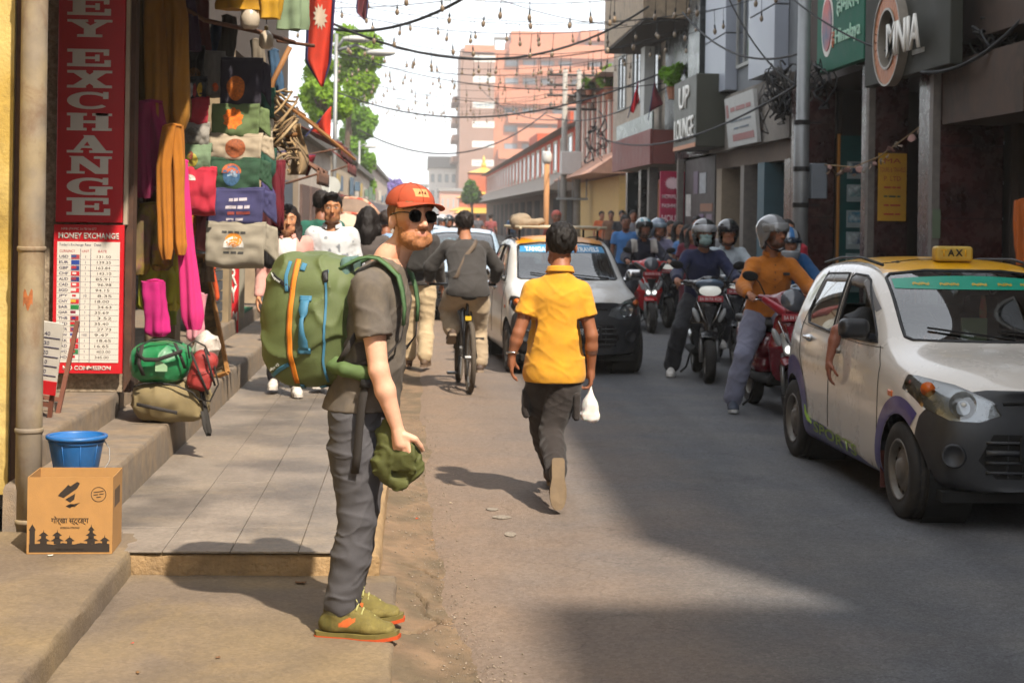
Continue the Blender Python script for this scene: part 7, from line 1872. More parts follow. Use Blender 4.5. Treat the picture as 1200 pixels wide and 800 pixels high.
b.sheet(lambda u,v: pts[round(v * 4)] + V3((.012,0,.012)) * (u * 2 - 1) * 1.2,3,5,.004); b.build('crossbody_strap',M('strap_brown','#5d4f42',.8),t,smooth=True)
# ================================================================== pedestrians behind the backpacker
def walker(u,v_feet,z,label,rz=0,**kw):
 c = at_z(u,v_feet,z); kw.setdefault('res',.010)
 return figure(label,(c.x,c.y,z),R(rz),kw.pop('J',None),**kw)
WALK = dict(knR=(.10,-.10,.50),anR=(.10,-.16,.10),knL=(-.10,.02,.49),anL=(-.10,.17,.13),wrR=(.25,.04,.88),wrL=(-.25,-.12,.90))
t,j,Rm = walker(334,462,.16,'young woman with long dark hair in pink jacket over white top',4,sc_=.93,skin='#c08a66',head=(4,6,3),hair=('long','#221815'),top=('#c69186','jacket'),bottom=('#3a3b44','long'),shoes=('#c9c2b8','#c9c2b8'),face=dict(lips='#a8544e'),J=WALK,res=.0095,
 top_col=lambda V: np.where(((np.abs(V[:,0]) < .072) & (V[:,1] < .0))[:,None],lin('#c9c4c0')[None],lin('#c08f86')[None]))
b = MB()
t,j,Rm = walker(386,461,.16,'young man with dark quiff and moustache in white patterned shirt',-4,sc_=.99,skin='#a8744f',head=(8,2,-2),hair=('quiff','#16110f'),top=('#bfc2c4','shirt'),bottom=('#44464f','long'),shoes=('#c9c2b8','#c9c2b8'),face=dict(stub=.45,beard='#20150f'),J=WALK,res=.0095,build=1.06,neckline=.02,
 top_col=lambda V: np.where((vnoise(V[:,0] * 26,V[:,1] * 26 + 3,V[:,2] * 26) > .6)[:,None],lin('#7c8187')[None],lin('#bfc2c4')[None]))
walker(374,432,.16,'man in green jersey seen from behind past the quiff man',180,sc_=1.02,skin='#8a5a43',hair=('short','#1b1512'),top=('#1f5a4c','tee'),bottom=('#2c2f3a','long'),shoes=('#444444','#555555'),res=.012)
walker(428,446,.16,'woman with long straight black hair walking away on the sidewalk',178,sc_=.93,skin='#8a5a43',hair=('long','#181312'),top=('#4a4340','tee'),bottom=('#2c2f3a','long'),shoes=('#444444','#555555'),res=.012)
walker(450,415,.014,'man in light blue shirt walking away beside the backpacker head',175,sc_=1.0,skin='#8a5a43',hair=('short','#2a211d'),top=('#7d9cc0','tee'),bottom=('#2c2f3a','long'),shoes=('#444444','#555555'),res=.012)
t,j,Rm = walker(488,431,.014,'pedestrian in charcoal jacket and khaki trousers walking away behind the backpacker',176,sc_=1.02,skin='#9a6a50',hair=('short','#1b1512'),top=('#34302e','jacket'),bottom=('#b09c7c','long'),shoes=('#5a4634','#6a5644'),J=WALK,res=.0105,loose=.012)
S = SDF((-.25,.02,1.0),(.25,.4,1.5),.012); S.box((0,.20,1.24),(.13,.07,.17),.05); S.wrinkle(.01,(10,10,10),3); S.build('daypack',M('daypack','#2a2826',.85),None,M4=wmat(t)).name = 'daypack'
dpk = COL.objects[-1]; tag(dpk,'small dark daypack on the charcoal jacket pedestrian','backpack')
far = [(518,36,'far rider in teal top and silver helmet','#2c6d80','#9a9c9e'),(526,39,'far rider in ochre top and dark helmet','#8a6a3c','#2c3138'),(511,44,'far rider in orange top and grey helmet','#b3672c','#77797c'),(537,47,'far rider in black top and black helmet','#26262a','#1d1d20')]
for i,(u,y,lab,c,hcol) in enumerate(far):
 p = at_y(u,260,y)
 scooter('far scooter under the ' + lab[4:],(p.x,y,.014),R(0),['#7a1a20','#2a2d33','#31465c','#3b3b3b'][i],'#3a3c40',style='a',lamp=False,res=.02)
 t,j,Rm = rider(lab,(p.x,y,.014),R(0),None,res=.018,skin='#8a5a43',hair=None,top=(c,'jacket'),bottom=('#2b2d35','long'),shoes=('#222222','#333333'))
 helmet(t,j,Rm,hcol,1.0,'open',res=.014)
p = at_y(652,262,31); figure('person in pink red headscarf beyond the roof rack of the oncoming taxi',(p.x,31,.014),R(0),None,1.04,.014,'#8a5a43',hair=('bun','#b8584a'),top=('#8d4a40','tee'),bottom=('#2b2d35','long'),shoes=('#222222','#333333'))
for (u,y,c) in ((470,60,'#8a4a40'),(484,55,'#3d5a7c'),(497,66,'#b39a5a'),(560,70,'#4a4a50'),(575,64,'#7a3a3a'),(600,75,'#38506a'),(545,80,'#a0a0a0')):
 p = at_y(u,260,y); figure('far pedestrian crossing among the traffic, wearing ' + {'#8a4a40': 'brick red','#3d5a7c': 'denim blue','#b39a5a': 'mustard','#4a4a50': 'dark grey','#7a3a3a': 'wine red','#38506a': 'slate blue','#a0a0a0': 'light grey'}[c],(p.x,y,.014),R(random.choice((0,180))),WALK,1.0,.02,'#8a5a43',hair=('short','#1b1512'),top=(c,'tee'),bottom=('#2b2d35','long'),shoes=('#222222','#333333'),group='far pedestrians')
# ---------- taxi driver with the arm out of the window
tj = dict(head=(0,-.04,1.30),neck=(0,.04,1.15),chest=(0,.05,.98),waist=(0,.06,.76),pelvis=(0,.02,.64),shR=(.18,.02,1.08),elR=(.22,-.2,.90),wrR=(.1,-.36,.98),shL=(-.20,.0,1.08),elL=(-.40,-.02,.985),wrL=(-.455,-.05,.80),
          hipR=(.1,-.02,.62),knR=(.13,-.42,.66),anR=(.13,-.55,.36),hipL=(-.1,-.02,.62),knL=(-.13,-.42,.66),anL=(-.13,-.55,.36))
m4 = Matrix.Translation(TAXI1) @ Matrix.Rotation(TAXI1_R,4,'Z'); dp_ = m4 @ V3((-.34,.10,0))
figure('taxi driver in dark shirt with bare forearm hanging out of the window',dp_,TAXI1_R,tj,1.0,.009,'#8a5642',head=(-4,-4,0),hair=('short','#15110f'),top=('#3b3d40','tee'),bottom=('#26262a','long'),shoes=('#222222','#333333'),seated=True,build=1.02,face=dict(stub=.5),
       hands=dict(L=dict(d=(-.05,-.1,-1),palm=(1,-.1,0),thumb=(.2,-1,0),curl=.45,s=1.0),R=dict(d=(0,-1,.2),palm=(0,0,-1),thumb=(-1,0,0),curl=.8)))
# ================================================================== money exchange boards
WH = M('board_print_white','#c9c4bb',.6,var=.06)
me_ = thing('money_exchange_sign','tall red board with white letters EXCHANGE on the stone pilaster','sign',(-2.15,10.6,1.7))
a0 = at_y(66,262,10.58); a1 = at_y(146,0,10.58); top_z = 4.3
redb = M('board_red','#b3101f',.5,var=.07,scale=3)
part('panel',redb,me_,((a0.x,10.55,a0.z + .01),(a1.x + .012,10.60,top_z)),ch=.004)
part('edge_strip',M('strip_pale','#a89a86',.8,var=.15),me_,((a1.x + .016,10.57,a0.z),(a1.x + .04,10.62,top_z)))
for ch,v in zip('EGNAHCXEYEN',(242,218.5,193.5,169,143,118,93,68,33.5,8,-18)):
 c = at_y(104.5 - (242 - v) * -.004,v,10.55); w,h = .285,.112
 b = MB()
 for pl in slab(ch): b.prism([(c.x - w / 2 + x * w,c.z - h / 2 + z * h) for x,z in pl],1,10.547 - .0003 * len(b.v) % .001,10.5505)
 b.build('letter',WH,me_,world=True)
rb = thing('rate_board','white and red currency rate board headed MONEY EXCHANGE with flags','sign',(-2.15,10.58,.7))
q0 = at_y(61,437,10.56); q1 = at_y(146,264,10.56)
X0,X1,Z0,Z1 = q0.x,q1.x,q0.z,q1.z; Wd,Hd = X1 - X0,Z1 - Z0
part('panel',M('rate_red','#bf1420',.5,var=.06),rb,((X0,10.545,Z0),(X1,10.575,Z1)),ch=.003)
def RX(f): return X0 + Wd * f
def RZ_(f): return Z1 - Hd * f
part('chart',M('chart_white','#cfc9bf',.6,var=.04),rb,((RX(.055),10.5425,RZ_(.925)),(RX(.945),10.5447,RZ_(.115))))
ink = M('ink_navy','#26264f',.6); inkr = M('ink_red2','#a3262e',.6)
def t_(s,fx,fz,w,h,m,al='CENTER',bold=0): text(s,frame((RX(fx),10.5422,RZ_(fz)),(1,0,0),(0,-1,0)),m,rb,w=w * Wd if w else None,h=h * Hd,depth=.0006,bold=bold,align=al)
t_('NRB (FX/MC 317B/16 077',.36,.03,.5,.018,WH); t_('MONEY EXCHANGE',.5,.075,.86,.042,WH,bold=.03); t_('NO COMMISSION',.5,.962,.68,.03,WH,bold=.03)
t_("Today's Exchange Rate   Date:",.38,.137,.6,.024,ink); t_('CURRENCY',.2,.178,.22,.017,inkr); t_('UNIT',.46,.178,.1,.017,inkr); t_('RATE',.7,.178,.12,.017,inkr)
rows = ['USD','EUR','GBP','CHF','AUD','CAD','SGD','JPY','CNY','SAR','QAR','THB','AED','MYR','KRW','DKK','HKD','KWD','BHD']
vals = ['131.50','139.35','163.84','143.10','85.91','96.98','94.15','8.35','18.00','34.63','35.69','3.52','35.40','27.73','9.47','18.65','16.65','403.00','345.00']
flags = [('#a33a44','#3c4a80'),('#24408f','#24408f'),('#2a3a78','#a8323c'),('#c0202c','#d6d2cc'),('#23306f','#8f3040'),('#c8303a','#d6d2cc'),('#c8303a','#d6d2cc'),('#d6d2cc','#b8202c'),('#b8202c','#c9a53a'),('#1f7a3c','#1f7a3c'),('#d6d2cc','#7a2038'),('#a3262e','#2a2f6a'),('#2a7a4a','#c0202c'),('#a33a44','#2a3a78'),('#d6d2cc','#3a4a90'),('#b8202c','#d6d2cc'),('#b8202c','#d6d2cc'),('#2a7a4a','#c0202c'),('#d6d2cc','#b8202c')]
for i,(r,v) in enumerate(zip(rows,vals)):
 fz = .215 + i * .0375
 part('rule',ink,rb,((RX(.06),10.5418,RZ_(fz + .0195)),(RX(.94),10.5424,RZ_(fz + .0180))))
 t_(r,.15,fz,.13,.019,ink,bold=.02); t_('100' if r == 'KRW' else ('10' if r == 'JPY' else '1'),.46,fz,None,.018,ink)
 t_(v,.72 + .02 * math.sin(i * 3),fz,.2,.018,M('marker','#3a3634',.7))
 fl = part('flag',M('flagc' + flags[i][0],flags[i][0],.6),rb,((RX(.255),10.5418,RZ_(fz + .016)),(RX(.375),10.5424,RZ_(fz - .014))))
 part('flag_charge',M('flagc' + flags[i][1],flags[i][1],.6),fl,((RX(.275) if i % 2 else RX(.255),10.5410,RZ_(fz + .006)),(RX(.33),10.5417,RZ_(fz - .012 + .004 * (i % 2)))))
for fx in (.385,.53): part('column_rule',ink,rb,((RX(fx),10.5408,RZ_(.925)),(RX(fx + .006),10.5416,RZ_(.16))))
af = thing('a_frame_board','small folding rate board on the platform behind the downpipe','sign',(-2.2,9.3,.535))
p = at_y(48,500,9.35)
for (yy,tl) in ((9.30,-12),(9.52,14)):
 m4 = Matrix.Translation((-2.215,yy,.54)) @ Matrix.Rotation(R(-tl),4,'X') @ Matrix.Rotation(R(8),4,'Y')
 for x in (-.16,.14):
  b = MB(); b.box((x,-.012,0),(x + .025,.012,.56),m4); b.build('leg',M('rust_wood','#6b4030',.8,var=.25),af,world=True)
 b = MB(); b.box((-.135,-.010,.08),(.14,.010,.105),m4); b.build('crossbar',M('rust_wood'),af,world=True)
 if yy < 9.4:
  b = MB(); b.box((-.17,-.026,.16),(.175,-.0125,.58),m4); b.build('panel',M('a_white','#c4bfb6',.6),af,world=True)
  b = MB(); b.box((-.17,-.030,.16),(.175,-.0265,.24),m4); b.build('red_band',M('rate_red'),af,world=True)
  for k in range(5):
   b = MB(); b.box((-.16,-.029,.27 + k * .055),(.165,-.0265,.274 + k * .055),m4); b.build('rule',ink,af,world=True)
   text('1  13.%d0' % k,m4 @ frame((.06,-.0268,.295 + k * .055),(1,0,0),(0,-1,0)),ink,af,h=.022,depth=.0006)
# ================================================================== box and bucket
cx0 = at_z(29,648,.165); cx1 = at_z(131,648,.165); yb = cx0.y
bx = thing('cardboard_box','open printed cardboard carton standing at the foot of the downpipe','box',((cx0.x + cx1.x) / 2,yb + .15,.163),R(2))
card = M('cardboard','#a67c48',.85,var=.08,scale=14,bump=.0008,bscale=200); hw = (cx1.x - cx0.x) / 2 * .98; hh = .345; dp2 = .28
for nm,lo,hi in (('front_wall',(-hw,-.15,0),(hw,-.146,hh)),('back_wall',(-hw,dp2 - .15,0),(hw,dp2 - .146,hh)),('side_wall',(-hw,-.146,0),(-hw + .004,dp2 - .15,hh)),('side_wall',(hw - .004,-.146,0),(hw,dp2 - .15,hh)),('bottom',(-hw + .004,-.146,.002),(hw - .004,dp2 - .15,.006))):
 b = MB(); b.box(lo,hi); b.build(nm,card,bx)
prt = M('print_black','#2a211a',.8)
def btext(s,x,z,w,h,bold=0): return text(s,frame((x,-.1503,z),(1,0,0),(0,-1,0)),prt,bx,w=w,h=h,depth=.0006,bold=bold,world=False)
btext('गोर्खा स्ट्रङ्ग',.0,.150,.165,.040,.015); btext('GORKHA STRONG',.0,.118,.085,.009,.02); btext('—— —— — ——',-.0,.020,.12,.007)
def poly(pts,name,parent=bx):
 b = MB(); b.prism(pts,1,-.1509,-.1503); return b.build(name,prt,parent)
poly([(-hw + .01,.008),(hw - .012,.008),(hw - .012,.045),(.13,.050),(.10,.044),(.05,.050),(.02,.043),(-.03,.050),(-.07,.042),(-.12,.048),(-hw + .01,.044)],'skyline')
for (x,w,tiers) in ((-.165,.012,0),(-.115,.03,2),(-.055,.03,2),(.0,.022,1),(.095,.034,3),(.155,.022,1)):
 if tiers == 0:
  poly([(x - w,.04),(x + w,.04),(x + w,.105),(x + w * 1.3,.108),(x,.135),(x - w * 1.3,.108),(x - w,.105)],'clock_tower')
 else:
  z = .045
  for k in range(tiers):
   ww = w * (1 - .28 * k); poly([(x - ww * .5,z),(x + ww * .5,z),(x + ww * .5,z + .012),(x + ww,z + .014),(x + ww * .25,z + .028),(x - ww * .25,z + .028),(x - ww,z + .014),(x - ww * .5,z + .012)],'temple'); z += .024
  poly([(x - .003,z),(x + .003,z),(x,z + .018)],'spire')
poly([(-.055,.262),(-.03,.252),(.03,.295),(.042,.318),(.03,.325),(.0,.305),(-.01,.312),(-.02,.300),(-.045,.275)],'hat_print'); poly([(-.022,.245),(.0,.232),(.018,.246),(.022,.272),(-.012,.252)],'head_print'); poly([(-.02,.215),(.0,.226),(.02,.212),(.045,.232),(.02,.224),(.0,.206)],'collar_print')
b = MB(); c = (.125,.268)
for k in range(28):
 a0_,a1_ = 2 * PI * k / 28,2 * PI * (k + 1) / 28; b.prism([(c[0] + r * math.cos(a),c[1] + r * math.sin(a)) for a,r in ((a0_,.034),(a1_,.034),(a1_,.031),(a0_,.031))],1,-.1509,-.1503)
b.build('stamp_ring',prt,bx)
for k,s in enumerate(('——','— —','—')): text(s,frame((c[0],-.1503,c[1] + .012 - .012 * k),(math.cos(R(8)),0,math.sin(R(8))),(0,-1,0)),prt,bx,w=.045 if k < 2 else .02,h=.004,depth=.0005,world=False)
b = MB(); b.box((hw - .0002,-.10,.2),(hw + .0006,.06,.28)); b.build('side_print',M('print_soft','#5c4630',.85),bx)
bu = thing('bucket','blue plastic bucket with wire handle behind the cardboard box','bucket',(0,0,0)); pb_ = at_y(89.5,540,8.22); bu.location = (pb_.x,8.22,.381)
bl = M('bucket_blue','#1f5f9e',.45,var=.1,scale=10,coat=.15,dirt='#3c6c98',dscale=5)
b = MB(); b.lathe([(.098,.0),(.102,.004),(.136,.195),(.137,.2),(.131,.2),(.100,.01),(.001,.008)],40,cap=False); b.build('wall',bl,bu,smooth=True)
b = MB(); b.lathe([(.136,.188),(.150,.190),(.152,.198),(.150,.207),(.134,.209),(.131,.2)],40,cap=False); b.build('rim',bl,bu,smooth=True)
b = MB(); b.lathe([(.1335,.168),(.1375,.170),(.1385,.178),(.1355,.182)],40,cap=False); b.build('rib',bl,bu,smooth=True)
b = MB(); b.tube([V3((.140,0,.175)),V3((.165,-.01,.14)),V3((.172,-.04,.085)),V3((.150,-.08,.045)),V3((.10,-.115,.03))],.0025,6); b.build('handle',M('wire','#777777',.4,metal=.8),bu,smooth=True)
for a in (200,250,290,330):
 b = MB(); b.tube([V3((.1355 * math.cos(R(a)),.1355 * math.sin(R(a)),.18)),V3((.103 * math.cos(R(a)),.103 * math.sin(R(a)),.01))],.0022,5); b.build('seam',bl,bu,smooth=True)
# ================================================================== duffel bags
def bag_at(u,v,y): return at_y(u,v,y)
D1 = at_z(198,495,.382); sc1 = D1.y / FPX
def bg(u,v): q = at_y(u,v,D1.y); return q
S = SDF((D1.x - .38,D1.y - .25,.36),(D1.x + .4,D1.y + .45,.75),.008)
S.box((D1.x + .0,D1.y + .13,.51),(.23,.19,.125),.09,None,0); S.ell((D1.x - .04,D1.y + .05,.53),(.17,.17,.125),None,.05); S.wrinkle(.018,(8,8,9),1.0,.07); S.cut((0,0,.386),(0,0,-1))
kh = thing('khaki_duffel','khaki duffel bag lying on the step under the green duffel','bag',(D1.x,D1.y + .1,.382))
S.build('body',M('khaki','#7d6f4e',.85,var=.14,scale=10,bump=.0012,bscale=250),kh,world=True)
def strap3(pts,w,name,mat,parent,ax=(0,0,1),th=.004):
 n = len(pts); b = MB(); a = V3(ax).normalized(); P_ = [V3(p) for p in pts]
 b.sheet(lambda u,v: P_[round(v * (n - 1))] + a * (u - .5) * w,3,n,th); return b.build(name,mat,parent,world=True,smooth=True)
wb = M('webbing_black','#2a2724',.85,var=.15,scale=40)
p0 = [bg(165,470),bg(185,474),bg(212,480)]; strap3([V3((p.x,D1.y - .155 - .01 * (i == 1),p.z)) for i,p in enumerate(p0)],.022,'carry_strap',M('webbing_dark'),kh)
pts = [bg(u,v) for u,v in ((236,452),(240,470),(244,490),(247,503),(246,509),(242,500),(239,480))]; strap3([V3((p.x,D1.y - .04 - .02 * (i > 2),p.z)) for i,p in enumerate(pts)],.03,'loose_strap',wb,kh,ax=(1,.6,0))
b = MB(); b.tube([V3((bg(u,v).x,D1.y - .10 + .06 * abs(i - 3) / 3,bg(u,v).z)) for i,(u,v) in enumerate(((158,452),(170,448),(190,447),(210,450),(228,458),(236,470)))],.006,6); b.build('zip',wb,kh,world=True,smooth=True)
gb = thing('green_duffel','bright green duffel with black handle on top of the khaki duffel','bag',(D1.x - .03,D1.y + .15,.62))
G = at_y(188,424,D1.y + .05); S = SDF((G.x - .3,G.y - .25,G.z - .2),(G.x + .3,G.y + .5,G.z + .2),.008)
S.ecap((G.x,G.y - .05,G.z),(G.x + .02,G.y + .25,G.z),(.185,.125),(.17,.115),(1,0,0),0); S.box((G.x,G.y - .02,G.z),(.175,.12,.115),.08,None,.03); S.wrinkle(.010,(9,9,9),3.0,.06)
S.build('body',M('bag_green','#187040',.45,var=.12,scale=10,coat=.2,bump=.001,bscale=200),gb,world=True)
yf_ = G.y - .19
def gp(u,v,dy=0): q = at_y(u,v,yf_); return V3((q.x,yf_ + dy,q.z))
strap3([gp(160,414),gp(170,421,-.02),gp(185,421,-.03),gp(200,416,-.03),gp(214,411,-.01)],.026,'handle',wb,gb)
strap3([gp(166,404,.02),gp(163,425,-.01),gp(168,440,.0)],.024,'end_strap',wb,gb,ax=(1,0,0)); strap3([gp(204,402,.03),gp(212,418,.0),gp(216,432,.03)],.02,'end_strap',wb,gb,ax=(1,0,0))
b = MB(); b.tube([gp(157,428,.05),gp(160,408,.03),gp(175,399,.05),gp(195,398,.06),(gp(212,403,.07))],.007,6); b.build('zip',M('zip_dark','#1e2a22',.8),gb,world=True,smooth=True)
b = MB(); b.prism([(gp(189,0).x,gp(0,433).z),(gp(203,0).x,gp(0,433).z),(gp(203,0).x,gp(0,427).z),(gp(196,0).x,gp(0,421).z),(gp(189,0).x,gp(0,421).z)],1,yf_ - .012,yf_ - .005); b.build('print_patch',M('patch_pale','#8fb08a',.7),gb,world=True)
rd = thing('red_bag','small red and black shoulder bag leaning by the green duffel','bag',(D1.x + .26,D1.y + .1,.5))
Q = at_y(237,434,D1.y - .02); S = SDF((Q.x - .18,Q.y - .16,Q.z - .24),(Q.x + .2,Q.y + .2,Q.z + .24),.007)
S.box((Q.x,Q.y,Q.z),(.078,.07,.125),.05,Matrix.Rotation(R(16),3,'Y'),0); S.box((Q.x + .012,Q.y - .06,Q.z - .05),(.06,.03,.06),.025,Matrix.Rotation(R(16),3,'Y'),.02); S.wrinkle(.006,(12,12,12),5)
S.build('body',M('bag_red','#8c2a26',.7,var=.2,scale=14),rd,world=True)
for (u0,v0,u1,v1) in ((224,412,244,462),(240,408,252,452),(226,440,250,432)):
 a,c = at_y(u0,v0,Q.y - .092),at_y(u1,v1,Q.y - .092); strap3([a,(a + c) / 2 + V3((0,-.012,0)),c],.014,'trim',wb,rd,ax=(1,0,.2))
b = MB(); b.tube([at_y(u,v,Q.y - .05) for u,v in ((222,420),(220,405),(228,399),(240,405),(250,425),(256,450),(246,470),(234,468))],.006,6); b.build('shoulder_strap',wb,rd,world=True,smooth=True)
S = SDF((Q.x - .2,Q.y + .02,Q.z - .05),(Q.x + .2,Q.y + .4,Q.z + .3),.01); S.ell((Q.x - .0,Q.y + .18,Q.z + .13),(.09,.09,.09),None,0); S.wrinkle(.02,(12,12,12),2);
tag(S.build('plastic_bundle',M('clear_plastic','#b8aea4',.25,var=.2,scale=20,spec=.7),None),'clear plastic wrapped bundle behind the small red bag','bag')
lb = thing('lattice_board','tall wood framed panel leaning behind the bags','board',(-1.6,13.2,.38))
A0,A1,B0,B1 = at_y(233,448,13.25),at_y(267,436,13.05),at_y(218,300,13.75),at_y(240,300,13.55)
fm = M('frame_wood','#a3743f',.7,var=.2,scale=10)
for nm,p,q in (('stile',A0,B0),('stile',A1,B1),('rail',A0,A1),('rail',B0,B1)):
 b = MB(); b.tube([p,q],.020,4); b.build(nm,fm,lb,world=True)
b = MB(); b.sheet(lambda u,v: A0.lerp(A1,u).lerp(B0.lerp(B1,u),v) + V3((0,.012,0)),2,2,.006); b.build('panel',M('panel_tan','#a8906a',.85,var=.3,scale=20,tint2='#6f6048'),lb,world=True)
for k in range(9):
 f = (k + .5) / 9; b = MB(); b.tube([A0.lerp(B0,f),A1.lerp(B1,f)],.006,4); b.build('slat',M('slat_tan','#7d6a4c',.8),lb,world=True)
# ================================================================== hanging clothes
M('wear#8f7a2c','#8f7a2c',.95,var=.3,scale=9,tint2='#6a5a3c',dirt='#7a3f5a',dscale=9)
def cloth_m(c): return M('wear' + c,c,.95,var=.12,scale=8,bump=.0012,bscale=260)
def tee_folded(u0,v0,u1,v1,y,col,label,print_=None,seed=0,tilt=0,sleeve=True,grp='folded t-shirts on the stall'):
 """t-shirt folded over a hanger: body panel with rolled lower edge, one sleeve out to the right"""
 p0,p1 = at_y(u0,v1,y),at_y(u1,v0,y); W_,H_ = p1.x - p0.x,p1.z - p0.z
 t = thing('t_shirt',label,'t-shirt',((p0.x + p1.x) / 2,y,p0.z),0,grp)
 def fn(u,v):
  n = mnoise.noise((u * 3 + seed,v * 4,seed * 2.1)); n2 = mnoise.noise((u * 9 + seed,v * 7,seed))
  z = p0.z + H_ * v - (.012 * math.sin(u * PI) * (1 - v)) + .006 * n; x = p0.x + W_ * u * (1 - .03 * (1 - v)) + .012 * W_ * n
  yy = y + .022 * n + .009 * n2 - .03 * math.sin(min(1,v * 1.1) * PI) * (.6 + .4 * math.sin(u * PI)) + (.045 * max(0,.08 - v) / .08)
  return V3((x,yy,z + tilt * (u - .5) * H_))
 b = MB(); b.sheet(fn,22,18,.012); bd = b.build('body',cloth_m(col),t,world=True,smooth=True)
 b = MB(); b.sheet(lambda u,v: fn(u,1.0) + V3((0,.05 * v,.012 * math.sin(v * PI) - .10 * max(0,v - .5))),22,6,.01); b.build('shoulder_fold',cloth_m(col),t,world=True,smooth=True)
 if sleeve:
  def sf(u,v):
   n = mnoise.noise((u * 4 + seed,v * 5,9)); return V3((p1.x - .02 + W_ * .26 * u * (1 - .15 * v),y + .03 + .02 * n + .05 * u,p0.z + H_ * (.42 + .58 * v - .28 * u * (1 - v) - .10 * u) + .01 * n))
  b = MB(); b.sheet(sf,9,10,.01); b.build('sleeve',cloth_m(col),t,world=True,smooth=True)
 if print_:
  for (kind,cu,cv,ru,rv,c) in print_:
   m_ = M('print' + c,c,.8,var=.5 if kind != 'text' else .2,scale=60,tint2=None)
   if kind == 'text':
    s,= (cu[0],); cu_,cv_ = cu[1],cv
    me = text_mesh(s,W_ * ru,H_ * rv,0); n = len(me.vertices); co = np.empty(n * 3,np.float32); me.vertices.foreach_get('co',co); co = co.reshape(-1,3)
    for i in range(n): q = fn(cu_ + float(co[i,0]) / W_,cv_ + float(co[i,1]) / H_); co[i] = (q.x,q.y - .009,q.z)
    me.vertices.foreach_set('co',co.ravel()); me.update(); link('print',me,m_,bd,world=True); continue
   b = MB(); n = 26; vs = [fn(cu,cv) + V3((0,-.0085,0))]
   rings = 4
   for r in range(1,rings + 1):
    for k in range(n):
     a = 2 * PI * k / n; rr = r / rings
     if kind == 'burst': rr *= 1 + .12 * math.sin(a * 9) * (r == rings)
     if kind == 'half' and math.sin(a) < 0: a_ = (math.cos(a),-.25)
     else: a_ = (math.cos(a),math.sin(a))
     vs.append(fn(cu + ru * rr * a_[0],cv + rv * rr * a_[1]) + V3((0,-.0085,0)))
   fs = [(0,1 + k,1 + (k + 1) % n) for k in range(n)] + [(1 + (r - 1) * n + k,1 + r * n + k,1 + r * n + (k + 1) % n,1 + (r - 1) * n + (k + 1) % n) for r in range(1,rings) for k in range(n)]
   b.add(vs,fs); b.build('print',m_,bd,world=True,smooth=True,fix=False)
 return t
YT = 12.6
tees = [(258,70,308,127,YT,'#2b2733','navy t-shirt with round orange mandala at top of the stall column',[('disc',.38,.42,.22,.24,'#b8641c')]),
  (248,124,305,162,YT - .03,'#5f7048','olive green folded t-shirt with orange flower print',[('burst',.45,.62,.2,.3,'#d46a12')]),
  (245,158,308,188,YT - .05,'#a39580','beige folded t-shirt with brown mandala print',[('disc',.5,.5,.19,.34,'#8a4a28')]),
  (245,186,306,224,YT - .07,'#2c4a36','dark green folded t-shirt with blue mountain print',[('disc',.44,.5,.17,.3,'#3a5f82'),('half',.44,.62,.19,.22,'#a8542c'),('half',.46,.5,.1,.16,'#8fa4b8')]),
  (242,222,310,264,YT - .09,'#3b3a60','indigo folded t-shirt with small red and white map print',[('text',('— — ——',.55),.72,.3,.08,'#b0a8b0'),('text',('—— — —',.55),.52,.42,.08,'#b0a8b0'),('text',('— ——',.57),.36,.4,.08,'#a8524c'),('text',('— —',.5),.2,.3,.06,'#b0a8b0')]),
  (241,262,312,312,YT - .11,'#8d8677','stone grey folded t-shirt with sunrise mountain print, lowest of the column',[('disc',.47,.62,.14,.16,'#c47a1e'),('half',.47,.50,.17,.2,'#c9c6c0'),('text',('— — — —',.47),.80,.4,.05,'#3a3a38'),('text',('— — —',.47),.34,.34,.05,'#3a3a38')]),
  (212,145,246,172,YT - .2,'#8b8780','grey folded t-shirt with round black emblem in the left column',[('disc',.45,.5,.3,.38,'#6d6a64')]),
  (212,116,245,147,YT - .18,'#a02838','red folded t-shirt with tan strip in the left column',[('disc',.3,.55,.12,.5,'#8a6a3c')]),
  (211,170,248,200,YT - .22,'#6b8064','sage green folded t-shirt with small yellow print',[('disc',.4,.45,.2,.25,'#a89a3c'),('disc',.35,.6,.1,.15,'#8a3a34')]),
  (214,197,254,250,YT - .24,'#b0283c','crimson folded t-shirt low in the left column',[('half',.2,.75,.18,.1,'#c9c0b8')]),
  (212,92,243,118,YT - .16,'#20252b','black folded t-shirt with red white yellow patches',[('disc',.4,.5,.1,.3,'#a0a4a8'),('disc',.55,.5,.08,.3,'#8e2a34'),('disc',.75,.5,.1,.3,'#b8982c')]),
  (238,62,264,112,YT + .05,'#6f6c68','grey hanging t-shirt with small orange chest print',[('disc',.6,.22,.15,.1,'#b8562c')]),
  (216,55,240,98,YT + .02,'#26282c','charcoal hanging t-shirt with brown print beside the grey one',[('half',.55,.25,.3,.2,'#6a4a2c')])]
for i,(u0,v0,u1,v1,y,c,lab,pr) in enumerate(tees): tee_folded(u0,v0,u1,v1,y,c,lab,pr,seed=i * 1.7,tilt=.04 * math.sin(i * 2),sleeve=(u0 > 235))
for i,(u0,v0,u1,v1,c,lab) in enumerate(((303,105,322,136,'#2f5a48','green cap like folded shirt at the outer edge of the stall'),(303,142,320,168,'#a39885','cream folded sleeve shirt at the outer edge of the stall'),(304,176,324,210,'#234a3c','bottle green shirt bunched at the outer edge of the stall'),(306,210,326,244,'#46406e','violet shirt sleeve at the outer edge of the stall'),(318,190,334,268,'#5c0f1e','dark maroon shirt hanging behind the violet sleeve'),(230,236,246,292,'#94545c','dusty pink shirt hanging below the crimson one'),(222,250,232,275,'#a8641c','small orange cloth below the crimson shirt'),(308,268,324,312,'#1d1b1c','black shirt behind the stone grey t-shirt'))):
 tee_folded(u0,v0,u1,v1,YT + .25,c,lab,None,seed=30 + i,sleeve=False)
